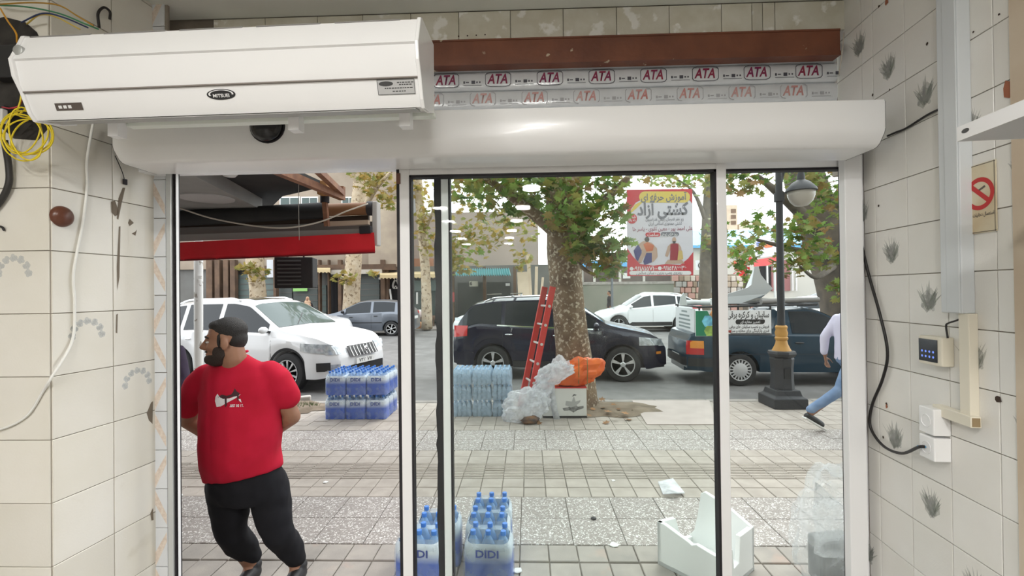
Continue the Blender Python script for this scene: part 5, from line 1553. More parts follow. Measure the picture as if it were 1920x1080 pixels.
for k in range(8):
    u = (.17 + k * .28) / LL
    if u > .97: break
    a = b0.lerp(t0, u); MB().cyl(a - wv.normalized() * .012, a + wv * 1.03, .016, n=12).build('rung', m_rung, ldr, smooth=True, angle=40)
    MB().cyl(a - wv.normalized() * .02, a - wv.normalized() * .011, .021, n=14).build('rung_rivet', MATS['ladder_rung'], ldr, smooth=True, angle=40)
for s_ in (0, 1):
    a = b0 + wv * s_; MB().box(a + Vector((0, 0, .012)), (.11, .03, .024)).build('foot', m_black, ldr, bevel=.004)

bx0, bx1 = P(1018, 760, 6.36).x, P(1100, 760, 6.36).x
zb_t = P(1060, 727, 6.36).z
cb = thing('tool_carton', 'white cardboard tool carton with a printed machine picture', 'carton', ((bx0 + bx1) / 2, 6.5, 0))
MB().box2((bx0, 6.36, .028), (bx1, 6.60, zb_t)).build('box', M('white_carton', (.74, .74, .73), .6, var=(.68, .68, .66), scale=5), cb, bevel=.006)
MB().box2((bx0 - .001, 6.357, .0), (bx1 + .001, 6.603, .03)).build('black_band', M('carton_black', (.03, .03, .03), .6), cb)
MB().box2((bx0 - .004, 6.354, zb_t - .008), (bx1 + .004, 6.606, zb_t + .004)).build('red_lid_edge', M('carton_red', (.5, .03, .03), .5), cb)
f = frame(Vector((P(1075, 755, 6.36).x, 6.3585, P(1075, 757, 6.36).z)), (1, 0, 0), UP)
m_pr = M('carton_print', (.10, .10, .10), .6, var=(.3, .3, .3), scale=25); m_pr2 = M('carton_print_grey', (.42, .42, .42), .6)
mb = MB()
mb.flat([(-.15, -.06), (-.13, -.095), (-.05, -.09), (0, -.12), (.05, -.09), (.14, -.06), (.14, -.03), (.06, -.04), (.02, .0), (-.02, -.03), (-.08, -.05)], f)
mb.flat([(-.02, .10), (.01, .135), (.05, .12), (.03, .11), (.02, .115), (0, .10)], f @ Matrix.Translation((0, 0, .0004)))
mb.build('machine_print', m_pr, cb, fix=False)
mb = MB(); mb.flat([(-.11, -.02), (-.1, .04), (-.02, .03), (.0, .09), (.015, .09), (.03, .03), (.1, .05), (.09, .02), (.03, -.03), (-.04, -.05)], f @ Matrix.Translation((0, 0, .0002))); mb.build('machine_print', m_pr2, cb, fix=False)
f = frame(Vector((bx0 + .08, 6.3585, zb_t - .06)), (1, 0, 0), UP)
MB().flat([(-.04, -.02), (.03, -.02), (.04, .025), (-.03, .03)], f).build('faded_mark', M('carton_pinkish', (.72, .5, .48), .6), cb, fix=False)

def crumple(c, r, seed, n=26, k=18, amp=.22, freq=3.0, flat=0, tilt=0.0):
    """crumpled closed bag surface"""
    rr_ = random.Random(seed); ph = [(Vector((rr_.uniform(-1, 1), rr_.uniform(-1, 1), rr_.uniform(-1, 1))).normalized() * freq * rr_.uniform(.6, 2.4), rr_.uniform(0, 6), rr_.uniform(.3, 1)) for _ in range(14)]
    rings = []
    for i in range(k + 1):
        a = math.pi * (i + .001) / (k + .002); row = []
        for j in range(n):
            b = 2 * math.pi * j / n
            d = Vector((math.sin(a) * math.cos(b), math.sin(a) * math.sin(b), -math.cos(a)))
            s = 1 + amp * sum(abs(math.sin(d.dot(v) + p_)) * w for v, p_, w in ph) / 6 - amp
            q = Vector((d.x * r[0] * s, d.y * r[1] * s, d.z * r[2] * s))
            q.x += tilt * q.z
            row.append(Vector(c) + q)
        rings.append(row)
    return MB().loft(rings)
m_or = M('orange_sack', (.80, .16, .02), .45, var=(.65, .10, .015), scale=6, bump=.3, bscale=20)
ob = thing('orange_bag', 'bright orange safety bag slumped on the white carton', 'bag', (bx0 + .3, 6.5, zb_t))
oc = P(1083, 700, 6.5)
def warp(c, a):
    return Vector((c.x + .35 * max(0, c.z - oc.z) , c.y, c.z))
mb = crumple((oc.x, 6.52, oc.z - .0), (.31, .16, .22), 12, amp=.75, freq=3.2, tilt=.75, n=30, k=20)
zmin = zb_t + .006
mb.v = [(x, y, max(z, zmin + .02 * math.sin(9 * x) ** 2)) for x, y, z in mb.v]
body = mb.build('bag_body', m_or, ob, smooth=True, angle=22)
mb = MB()
for u in (-.02, .02):
    pts = [P(1093 + u * 400, y, 6.36) + Vector((0, -.03 * math.sin((y - 672) / 50 * 3.1), 0)) for y in (672, 682, 692, 702, 712, 720)]
    mb.tube(pts, [(.006, .006)] * 6, 6)
mb.build('reflective_strap', M('strap_olive', (.22, .16, .05), .5), ob, smooth=True)
m_bag = M_film('white_poly_bag', (.84, .86, .90), .62, .25)
pb = thing('plastic_bag_heap', 'crumpled white plastic bags slumped between ladder and carton', 'plastic bag', G(985, 785))
c_ = G(985, 783)
mb = crumple((c_.x, 6.22, .20), (.30, .16, .26), 5, amp=.75, freq=3.6, n=40, k=26, tilt=.35); mb.v = [(x, y, max(z, .004)) for x, y, z in mb.v]; mb.build('lower_bag', m_bag, pb, smooth=True, angle=24)
c2 = P(1040, 700, 6.3); mb = crumple((c2.x, 6.30, c2.z), (.22, .10, .15), 8, amp=.8, freq=4, n=40, k=26, tilt=.7); mb.v = [(x, min(y, 6.35 + max(0, z - zb_t) * .5), z) for x, y, z in mb.v]; mb.build('upper_bag', m_bag, pb, smooth=True, angle=24)
c4 = P(1008, 740, 6.28); mb = crumple((c4.x, 6.28, c4.z), (.15, .07, .20), 15, amp=.8, freq=4, n=34, k=22, tilt=.7); mb.build('middle_bag', m_bag, pb, smooth=True, angle=24)
pts = [P(1035, 715, 6.33), P(1036, 740, 6.33), P(1040, 765, 6.33), P(1046, 788, 6.30)]
rings = [[p + Vector((d, -.008 * (i % 2), 0)) for d in (-.035 - .02 * i / 3, 0, .035)] + [p + Vector((d, .006, 0)) for d in (.035, 0, -.035)] for i, p in enumerate(pts)]
MB().loft(rings).build('hanging_strip', m_bag, pb, smooth=True)
c3 = P(1052, 690, 6.45); mb = crumple((c3.x - .02, 6.45, c3.z + .03), (.11, .08, .14), 3, amp=.5, freq=3); mb.build('top_bag', m_bag, pb, smooth=True, angle=50)
gb = G(993, 784)
tag(crumple((gb.x, 6.1, .055), (.13, .08, .055), 21, amp=.5).build('brown_rubbish', M('brown_scraps', (.22, .11, .05), .8, var=(.05, .04, .04), scale=12), smooth=True, angle=50), 'brown food scraps spilling from the white plastic bag', 'rubbish')
g2 = G(1003, 786); tag(MB().box((g2.x, g2.y - .05, .012), (.13, .04, .02), .15).build('white_tray', m_paper, bevel=.004), 'white foam strip beside the brown scraps', 'litter')

# ================================================================== broken foam box
m_foam = M('white_foam', (.86, .87, .86), .75, bump=.15, bscale=200)
fb = thing('foam_box', 'broken white polystyrene box lying outside the glass', 'foam box', G(1320, 1060))
# corners on the ground
gA = Vector((P(1228, 1032, 2.95).x, 2.95, 0)); 
A0 = P(1228, 700, 2.98); A0 = Vector((A0.x, 2.98, 0)); B0 = P(1350, 700, 2.66); B0 = Vector((B0.x, 2.66, 0))
ux = (B0 - A0); Lx = ux.length; ux.normalize(); uy = Vector((-ux.y, ux.x, 0)); Dy = .40; H = .27; tk = .03
Rr = Matrix((ux, uy, UP)).transposed().to_4x4(); Rr.translation = A0
def panel(poly, org, ax_, ay_, th_, name):
    m = Rr @ frame(Vector(org), ax_, ay_)
    MB().prism(poly, m, th_).build(name, m_foam, fb, bevel=.004)
panel([(0, 0), (Lx, 0), (Lx, Dy), (0, Dy)], (0, 0, 0), (1, 0, 0), (0, 1, 0), tk, 'base')
panel([(0, 0), (Lx, 0), (Lx, H * .80), (Lx * .86, H * .80), (Lx * .62, H * .86), (Lx * .55, H * .80), (Lx * .5, H * .84), (Lx * .12, H), (0, H)], (0, tk, 0), (1, 0, 0), (0, 0, 1), tk, 'front_wall')
panel([(0, 0), (Dy, 0), (Dy, H * .2), (Dy * .6, H * .3), (Dy * .42, H * .92), (.05, H), (0, H)], (0, 0, 0), (0, 1, 0), (0, 0, 1), tk, 'end_wall')
panel([(0, 0), (Dy, 0), (Dy, H), (Dy * .55, H), (Dy * .5, H * .45), (Dy * .34, H * .42), (Dy * .3, H * .85), (0, H * .9)], (Lx - tk, 0, 0), (0, 1, 0), (0, 0, 1), tk, 'end_wall')
panel([(0, 0), (Lx, 0), (Lx, H), (Lx * .62, H * 1.30), (Lx * .28, H * 1.45), (Lx * .22, H * 1.38), (Lx * .17, H * .9), (Lx * .10, H * .4), (0, H * .2)], (0, Dy, 0), (1, 0, 0), (0, 0, 1), tk, 'back_wall')
ps = P(1258, 922, 3.6)
mb = MB(); q = [P(1234, 907, 3.5), P(1262, 907, 3.5), P(1284, 928, 3.45), P(1262, 935, 3.42), P(1243, 930, 3.42)]
zg = [.012] * 5
q = [G(1234, 907), G(1262, 907), G(1284, 928), G(1262, 935), G(1243, 930)]
mb.add([(p.x, p.y, .02 + .03 * (i % 2)) for i, p in enumerate(q)] + [(p.x, p.y, .012 + .03 * (i % 2)) for i, p in enumerate(q)], [(0, 1, 2, 3, 4), (9, 8, 7, 6, 5)] + [(i, (i + 1) % 5, 5 + (i + 1) % 5, 5 + i) for i in range(5)])
tag(mb.build('plastic_scrap', M_film('scrap_film', (.85, .87, .9), .8)), 'torn white plastic scrap on the speckled paving behind the foam box', 'litter')

# big crumpled clear plastic at the right
cp = thing('clear_plastic_sheet', 'big crumpled clear plastic wrap standing at the right glass edge', 'plastic wrap', (P(1555, 800, 2.75).x, 2.75, 0))
m_clr = M_film('clear_wrap', (.80, .83, .84), .26, .12)
cx = P(1560, 800, 2.75).x
mb = crumple((cx, 2.78, .33), (.20, .17, .36), 31, amp=.6, freq=3.5, n=44, k=30, tilt=.15); mb.v = [(x, max(y, 2.45), max(z, .003)) for x, y, z in mb.v]; mb.build('wrap_body', m_clr, cp, smooth=True, angle=40)
pk_ = P(1535, 920, 2.8)
rings = []
for i, (px, py, w) in enumerate(((1532, 906, .004), (1545, 930, .05), (1560, 960, .10), (1572, 1000, .13), (1575, 1040, .14))):
    c_ = P(px, py, 2.72); rings.append([c_ + Vector((w * math.cos(t), .35 * w * math.sin(t) + .015 * ((k + i) % 2), 0)) for k, t in enumerate([q * math.pi / 5 for q in range(10)])])
MB().loft(rings).build('wrap_peak', m_clr, cp, smooth=True, angle=40)
MB().box((cx + .05, 2.85, .13), (.24, .12, .26), .2).build('grey_content', M('grey_stuff', (.13, .14, .14), .5, var=(.22, .23, .23), scale=5), cp, bevel=.02)

# ================================================================== street lamp
lp = thing('street_lamp', 'dark street lamp post with ochre sleeve and glass bowl head', 'street lamp', (P(1467, 750, 7.0).x, 7.0, 0))
lx = P(1467, 750, 7.0).x
m_iron = M('dark_iron', (.030, .032, .036), .55, bump=.3, bscale=60)
m_ochre = M('ochre_paint', (.55, .30, .07), .55, var=(.46, .24, .06), scale=7)
def zz_(py): return P(1467, py, 7.0).z
def sq(w, z): return [Vector((lx + a * w, 7.0 + b * w, z)) for a, b in ((-1, -1), (1, -1), (1, 1), (-1, 1))]
def oc_(w, z): return [Vector((lx + w * math.cos(k * math.pi / 4 + .39), 7.0 + w * math.sin(k * math.pi / 4 + .39), z)) for k in range(8)]
MB().loft([sq(.24, 0), sq(.24, zz_(742)), sq(.19, zz_(738)), sq(.17, zz_(728))]).build('plinth', m_iron, lp, bevel=.01)
MB().loft([oc_(.165, zz_(730)), oc_(.155, zz_(712)), oc_(.15, zz_(690)), oc_(.165, zz_(672)), oc_(.15, zz_(668))]).build('pedestal', m_iron, lp, bevel=.008)
MB().box2((lx - .045, 6.838, zz_(707)), (lx + .045, 6.86, zz_(688))).build('access_hatch', M('hatch_black', (.015, .015, .016), .5), lp)
MB().lathe([(.17, zz_(668)), (.20, zz_(662)), (.19, zz_(658)), (.14, zz_(657))], 8, c=(lx, 7.0, 0)).build('collar', m_iron, lp)
MB().lathe([(.135, zz_(658)), (.11, zz_(652)), (.085, zz_(645)), (.075, zz_(638)), (.088, zz_(636)), (.09, zz_(633)), (.078, zz_(631)), (.088, zz_(624)), (.075, zz_(618)), (.085, zz_(613)), (.07, zz_(610))], 20, c=(lx, 7.0, 0)).build('ochre_sleeve', m_ochre, lp, smooth=True, angle=35)
MB().cyl((lx, 7.0, zz_(614)), (lx, 7.0, zz_(250)), .052, .045, 16).build('pole', m_iron, lp, smooth=True, angle=40)
hx = P(1502, 350, 7.0).x
MB().tube(curve_pts([(lx, 7.0, zz_(365)), (lx + .06, 7.0, zz_(330)), (lx + .12, 7.0, zz_(306)), (hx - .03, 7.0, zz_(296)), (hx, 7.0, zz_(312)), (hx, 7.0, zz_(325))]), .016, 8).build('arm', m_iron, lp, smooth=True)
MB().cyl((lx, 7.0, zz_(378)), (lx, 7.0, zz_(362)), .07, n=14).build('arm_clamp', m_iron, lp, smooth=True, angle=40)
MB().lathe([(.03, zz_(320)), (.05, zz_(328)), (.055, zz_(338)), (.12, zz_(343)), (.20, zz_(354)), (.215, zz_(359)), (.19, zz_(360)), (.0, zz_(358))], 24, c=(hx, 7.0, 0)).build('lamp_hat', m_iron, lp, smooth=True, angle=40)
MB().lathe([(.185, zz_(359)), (.18, zz_(368)), (.15, zz_(378)), (.09, zz_(386)), (.0, zz_(388))], 24, c=(hx, 7.0, 0)).build('glass_bowl', M('lamp_bowl', (.55, .52, .46), .25, alpha=.75), lp, smooth=True)

# ================================================================== people
m_skin = M('skin', (.33, .175, .11), .5, var=(.26, .13, .08), scale=9, spec=.35)
m_hair = M('black_hair', (.012, .010, .009), .6, bump=.6, bscale=220)
m_beard = M('short_beard', (.030, .019, .014), .75, bump=.5, bscale=260)
m_eye = M('eye_white', (.6, .58, .55), .3)
def remesh(o, vox=.010, smooth=6, disp=0.0, dscale=.12):
    r = o.modifiers.new('remesh', 'REMESH'); r.mode = 'VOXEL'; r.voxel_size = vox; r.use_smooth_shade = True
    s = o.modifiers.new('smooth', 'SMOOTH'); s.iterations = smooth; s.factor = .5
    if disp:
        t = bpy.data.textures.new('folds', 'CLOUDS'); t.noise_scale = dscale; t.noise_depth = 1
        d = o.modifiers.new('folds', 'DISPLACE'); d.texture = t; d.strength = disp; d.mid_level = .5; d.texture_coords = 'GLOBAL'
    # bake, so that the surface is plain mesh data
    dg = bpy.context.evaluated_depsgraph_get(); dg.update()
    me = bpy.data.meshes.new_from_object(o.evaluated_get(dg)); me.name = o.data.name
    o.modifiers.clear(); old = o.data; o.data = me
    for p in me.polygons: p.use_smooth = True
    return o
def capsule(mb, pts, rad, n=12):
    """tube with rounded ends"""
    pts = [Vector(p) for p in pts]
    rad = [r if isinstance(r, (tuple, list)) else (r, r) for r in rad]
    a = (pts[0] - pts[1]).normalized(); b = (pts[-1] - pts[-2]).normalized()
    P_ = [pts[0] + a * rad[0][0] * .75, pts[0] + a * rad[0][0] * .45] + pts + [pts[-1] + b * rad[-1][0] * .45, pts[-1] + b * rad[-1][0] * .75]
    R_ = [tuple(v * .35 for v in rad[0]), tuple(v * .82 for v in rad[0])] + rad + [tuple(v * .82 for v in rad[-1]), tuple(v * .35 for v in rad[-1])]
    return mb.tube(P_, R_, n)
def ellrings(mb, rows, n=20):
    """stack of level ellipses: (centre, half width along a, half depth, direction a)"""
    rings = []
    for c, w, d, a in rows:
        a = Vector(a).normalized(); b = Vector((-a.y, a.x, 0))
        rings.append([Vector(c) + a * w * math.cos(2 * math.pi * k / n) + b * d * math.sin(2 * math.pi * k / n) for k in range(n)])
    return mb.loft(rings)
def head_parts(c, fw, scale=1.0, tilt=0.0):
    """matrix of the head: x forward, y to its left, z up"""
    fw = Vector(fw).normalized(); l = Vector((0, 0, 1)).cross(fw).normalized(); u = fw.cross(l)
    m = Matrix((fw, l, u)).transposed().to_4x4() @ Matrix.Rotation(tilt, 4, 'Y')
    m = m @ Matrix.Diagonal((scale, scale, scale, 1)); m.translation = c
    return m
def add_head(mb, m):
    R3 = m.to_3x3()
    def e(c, r): mb.ell(m @ Vector(c), r, 18, 12, R3)
    e((-.012, 0, .052), (.096, .077, .084)); e((.026, 0, -.012), (.066, .063, .092)); e((.036, 0, -.070), (.055, .050, .045)); e((-.01, 0, -.045), (.06, .062, .055))
    e((.079, 0, .036), (.018, .050, .012)); e((.086, 0, -.058), (.014, .025, .012)); e((.076, 0, -.098), (.020, .024, .018))
    for s in (-1, 1):
        e((.066, s * .036, -.018), (.022, .022, .022))
        e((-.006, s * .083, -.002), (.022, .012, .034)); e((-.004, s * .080, -.028), (.013, .009, .013))
    capsule(mb, [m @ Vector((.086, 0, .028)), m @ Vector((.104, 0, .0)), m @ Vector((.116, 0, -.020))], [.008, .011, .013], 10)
    e((.100, 0, -.027), (.016, .019, .010))
def add_hand(mb, wrist, d, palm, size=1.0, curl=.5):
    """palm and five bent fingers; d: pointing direction, palm: palm normal"""
    d = Vector(d).normalized(); palm = Vector(palm).normalized(); s = d.cross(palm).normalized()
    w = Vector(wrist)
    capsule(mb, [w, w + d * .05 * size, w + d * .085 * size], [(.026 * size, .017 * size), (.036 * size, .015 * size), (.038 * size, .013 * size)], 10)
    for k, L in enumerate((.070, .080, .074, .058)):
        b = w + d * .085 * size + s * (-.027 + k * .018) * size
        q1 = b + (d * .9 + palm * .25 * curl).normalized() * L * .45 * size
        q2 = q1 + (d * .6 + palm * .8 * curl).normalized() * L * .32 * size
        q3 = q2 + (d * .2 + palm * 1.0 * curl).normalized() * L * .25 * size
        capsule(mb, [b, q1, q2, q3], [.0095 * size, .009 * size, .0085 * size, .0075 * size], 8)
    b = w + d * .03 * size - s * .028 * size
    capsule(mb, [b, b + (d * .6 - s * .7) * .04 * size, b + (d * .9 - s * .55 + palm * .3) * .075 * size], [.012 * size, .011 * size, .009 * size], 8)

# ---- the man in the red shirt
YM = {'foot': 2.76, 'knee': 2.66, 'hip': 2.64, 'belly': 2.58, 'chest': 2.56, 'neck': 2.54, 'head': 2.50}
feet_c = P(505, 1080, 2.76)
man = thing('person', 'man in a red t-shirt and black joggers looking sideways', 'person', (feet_c.x, 2.76, 0))
bmb = MB()
HC = P(423, 642, YM['head'])
hm = head_parts(HC, (-.90, -.42, -.03), .98)
add_head(bmb, hm)
nk = P(446, 705, 2.57)
capsule(bmb, [hm @ Vector((-.03, 0, -.03)), hm @ Vector((-.035, 0, -.085)), nk], [.060, .064, .080], 14)
capsule(bmb, [P(450, 735, 2.58), P(452, 800, 2.60), P(455, 880, 2.64)], [.10, .11, .11], 14)
# arms folded behind the back
SL, SR = P(384, 724, 2.60), P(515, 718, 2.59)
EL, ER = P(352, 786, 2.66), P(548, 780, 2.64)
WL, WR = P(432, 838, 2.82), P(472, 834, 2.83)
for s_, e_, w_ in ((SL, EL, WL), (SR, ER, WR)):
    capsule(bmb, [s_, s_.lerp(e_, .5), e_], [.054, .052, .046], 12)
    capsule(bmb, [e_, e_.lerp(w_, .4), w_], [.050, .047, .030], 12)
add_hand(bmb, WL, (.9, .1, -.25), (0, .6, .4), 1.0); add_hand(bmb, WR, (-.9, .15, -.3), (0, .6, .4), 1.0)
legs = [([P(423, 905, 2.64), P(436, 1000, 2.66), P(466, 1066, 2.76)], G(466, 1096)), ([P(500, 900, 2.64), P(523, 1000, 2.66), P(556, 1070, 2.78)], G(560, 1096))]
for pts, g in legs:
    an = Vector((pts[2].x, 2.80, .08))
    capsule(bmb, [pts[0], pts[1], an], [.085, .065, .042], 12)
    capsule(bmb, [an, Vector((an.x + .01, 2.70, .045)), Vector((an.x + .01, 2.64, .035))], [.04, .038, .03], 10)
body = bmb.build('body', m_skin, man, smooth=True)
remesh(body, .0075, 4)
# hair, beard, eyes
hb = MB(); R3 = hm.to_3x3()
hb.ell(hm @ Vector((-.020, 0, .067)), (.095, .080, .077), 20, 12, R3); hb.ell(hm @ Vector((-.052, 0, .02)), (.060, .070, .070), 20, 12, R3)
hb.ell(hm @ Vector((.030, 0, .098)), (.050, .060, .030), 16, 10, R3)
for s in (-1, 1): hb.ell(hm @ Vector((.022, s * .069, .012)), (.010, .008, .040), 10, 8, R3)
remesh(hb.build('hair', m_hair, man, smooth=True), .006, 3)
be = MB()
be.ell(hm @ Vector((.040, 0, -.086)), (.060, .056, .046), 18, 12, R3); be.ell(hm @ Vector((.078, 0, -.088)), (.030, .036, .030), 14, 10, R3)
for s in (-1, 1): be.ell(hm @ Vector((.026, s * .054, -.050)), (.034, .014, .044), 12, 8, R3)
be.ell(hm @ Vector((.094, 0, -.044)), (.010, .028, .006), 12, 6, R3)
remesh(be.build('beard', m_beard, man, smooth=True), .006, 3)
for s in (-1, 1):
    ey = MB(); ey.ell(hm @ Vector((.080, s * .032, .010)), (.010, .013, .007), 12, 8, R3); e1 = ey.build('eye', m_eye, man, smooth=True)
    MB().ell(hm @ Vector((.0895, s * .031, .010)), (.003, .006, .006), 10, 6, R3).build('iris', m_ink, e1, smooth=True)
    MB().tube([hm @ Vector((.090, s * .012, .034)), hm @ Vector((.088, s * .034, .041)), hm @ Vector((.072, s * .056, .034))], [.004, .0055, .003], 8).build('eyebrow', m_hair, man, smooth=True)
# shirt
m_shirt = M('red_cotton', (.50, .012, .040), .85, var=(.44, .010, .030), scale=8, spec=.2)
sb = MB(); ax_ = (1, -.10, 0)
ellrings(sb, [(P(434, 668, 2.575), .085, .075, (1, -.1, .22)), (P(438, 678, 2.57), .125, .085, (1, -.1, .15)), (P(443, 690, 2.57), .185, .105, (1, -.1, .08)), (P(448, 705, 2.57), .222, .125, ax_), (P(450, 735, 2.575), .226, .145, ax_), (P(451, 770, 2.58), .222, .160, ax_),
              (P(452, 810, 2.585), .222, .170, ax_), (P(453, 850, 2.595), .224, .172, (1, -.1, .05)), (P(456, 875, 2.61), .226, .165, (1, -.1, .13)), (P(457, 888, 2.62), .228, .160, (1, -.1, .17))], 28)
capsule(sb, [P(392, 702, 2.58), P(373, 722, 2.59), P(362, 745, 2.61), P(357, 768, 2.63)], [(.070, .075), (.078, .078), (.074, .074), (.068, .068)], 14)
capsule(sb, [P(503, 696, 2.575), P(522, 714, 2.58), P(533, 732, 2.59), P(539, 746, 2.605)], [(.070, .075), (.078, .078), (.074, .074), (.070, .070)], 14)
shirt = sb.build('t_shirt', m_shirt, man, smooth=True)
remesh(shirt, .0095, 14, disp=.034, dscale=.17)
shirt.data.materials.clear(); shirt.data.materials.append(m_shirt)
cpt = []
for k in range(13):
    a_ = 2 * math.pi * k / 12; v = Vector((math.cos(a_), -.1 * math.cos(a_), .22 * math.cos(a_) )) * .082 + Vector((.1, 1, 0)).normalized() * .074 * math.sin(a_)
    cpt.append(P(434, 665, 2.575) + v)
cl_ = MB().tube(curve_pts(cpt, 3), .007, 8).build('collar', m_shirt, man, smooth=True)
# trousers
m_jog = M('black_jersey', (.010, .010, .013), .85, spec=.25)
tb = MB()
ellrings(tb, [(P(458, 868, 2.62), .195, .14, ax_), (P(459, 895, 2.63), .215, .150, ax_), (P(461, 920, 2.64), .22, .150, ax_), (P(462, 935, 2.645), .20, .135, ax_)], 24)
for pts, g in legs:
    an = Vector((pts[2].x, 2.79, .135))
    capsule(tb, [pts[0], pts[0].lerp(pts[1], .5), pts[1], pts[1].lerp(an, .6), an], [(.108, .115), (.105, .105), (.088, .09), (.078, .078), (.056, .056)], 16)
remesh(tb.build('trousers', m_jog, man, smooth=True), .011, 14, disp=.03, dscale=.13)
m_shoe = M('black_trainer', (.015, .015, .017), .5); m_sole = M('trainer_sole', (.35, .35, .35), .6)
for pts, g in legs:
    x = pts[2].x + .01
    s1 = MB(); capsule(s1, [(x - .0, 2.80, .05), (x + .005, 2.70, .05), (x + .01, 2.60, .04)], [(.045, .05), (.048, .045), (.046, .032)], 12); s1.ell((x, 2.80, .085), (.045, .05, .04))
    sh_ = remesh(s1.build('shoe', m_shoe, man, smooth=True), .008, 3)
    MB().loft([[Vector((x + .005 + a * 1.02, 2.695 + b, z)) for a, b in [(.050 * math.cos(t), .145 * math.sin(t)) for t in [k * math.pi / 10 for k in range(20)]]] for z in (.0, .022)]).build('sole', m_sole, sh_, smooth=True, angle=40)
# chest print: white swoosh, dark figure and lettering, pressed onto the shirt
def on_shirt(polys, name, mat, dens=0):
    dg = bpy.context.evaluated_depsgraph_get()
    from mathutils.bvhtree import BVHTree
    bv = on_shirt.bv
    mb = MB()
    for poly in polys:
        vs = []
        for px, py in poly:
            d = ray(px, py).normalized(); h = bv.ray_cast(Vector((0, 0, CAMZ)), d)
            p = h[0] if h[0] else C(px, py, 2.4)
            vs.append(p - d * .0035)
        mb.add(vs, [tuple(range(len(vs)))])
    return mb.build(name, mat, shirt, fix=False)
from mathutils.bvhtree import BVHTree
_off = ORG[shirt.name]
on_shirt.bv = BVHTree.FromPolygons([tuple(v.co + _off) for v in shirt.data.vertices], [tuple(p.vertices) for p in shirt.data.polygons])
m_pw = M('shirt_print_white', (.74, .72, .74), .7); m_pk = M('shirt_print_dark', (.05, .015, .02), .7)
sw_ = [(403, 752), (404, 744), (408, 738), (411, 742), (416, 747), (424, 748), (440, 744), (452, 739), (441, 747), (428, 754), (414, 762), (406, 763)]
on_shirt([[(403, 752), (404, 744), (408, 738), (411, 744)], [(403, 752), (411, 744), (418, 748), (414, 762), (406, 763)], [(418, 748), (430, 747), (428, 754), (414, 762)], [(430, 747), (452, 739), (441, 747), (428, 754)],
          [(447, 748), (451, 748), (453, 755), (449, 752)]], 'swoosh_print', m_pw)
on_shirt([[(408, 744), (416, 740), (425, 742), (424, 748), (412, 748)], [(430, 744), (437, 735), (440, 728), (444, 734), (449, 737), (447, 742), (438, 744)], [(421, 745), (425, 744), (425, 760), (422, 764)], [(444, 740), (449, 737), (447, 750), (445, 752)], [(425, 742), (433, 740), (432, 745), (425, 747)]], 'figure_print', m_pk)
tx = []
bits = {'J': [[(2, 0), (3, 0), (3, 5), (0, 5), (0, 4), (2, 4)]], 'U': [[(0, 0), (1, 0), (1, 5), (0, 5)], [(1, 4), (2, 4), (2, 5), (1, 5)], [(2, 0), (3, 0), (3, 5), (2, 5)]], 'S': [[(0, 0), (3, 0), (3, 1), (0, 1)], [(0, 1), (1, 1), (1, 3), (0, 3)], [(1, 2), (3, 2), (3, 3), (1, 3)], [(2, 3), (3, 3), (3, 5), (2, 5)], [(0, 4), (2, 4), (2, 5), (0, 5)]],
        'T': [[(0, 0), (3, 0), (3, 1), (0, 1)], [(1, 1), (2, 1), (2, 5), (1, 5)]], 'D': [[(0, 0), (1, 0), (1, 5), (0, 5)], [(1, 0), (3, 1), (3, 4), (1, 5), (1, 4), (2, 3.5), (2, 1.5), (1, 1)]], 'O': [[(0, 0), (1, 0), (1, 5), (0, 5)], [(2, 0), (3, 0), (3, 5), (2, 5)], [(1, 0), (2, 0), (2, 1), (1, 1)], [(1, 4), (2, 4), (2, 5), (1, 5)]], 'I': [[(1, 0), (2, 0), (2, 5), (1, 5)]], '.': [[(0, 4), (1, 4), (1, 5), (0, 5)]]}
x0_ = 430.5
for ch in 'JUST DO IT.':
    if ch == ' ': x0_ += 1.6; continue
    for poly in bits[ch]: tx.append([(x0_ + a * .72, 758.5 + b * .95 - (x0_ - 430) * .02) for a, b in poly])
    x0_ += 2.75
on_shirt(tx, 'lettering_print', m_pw)

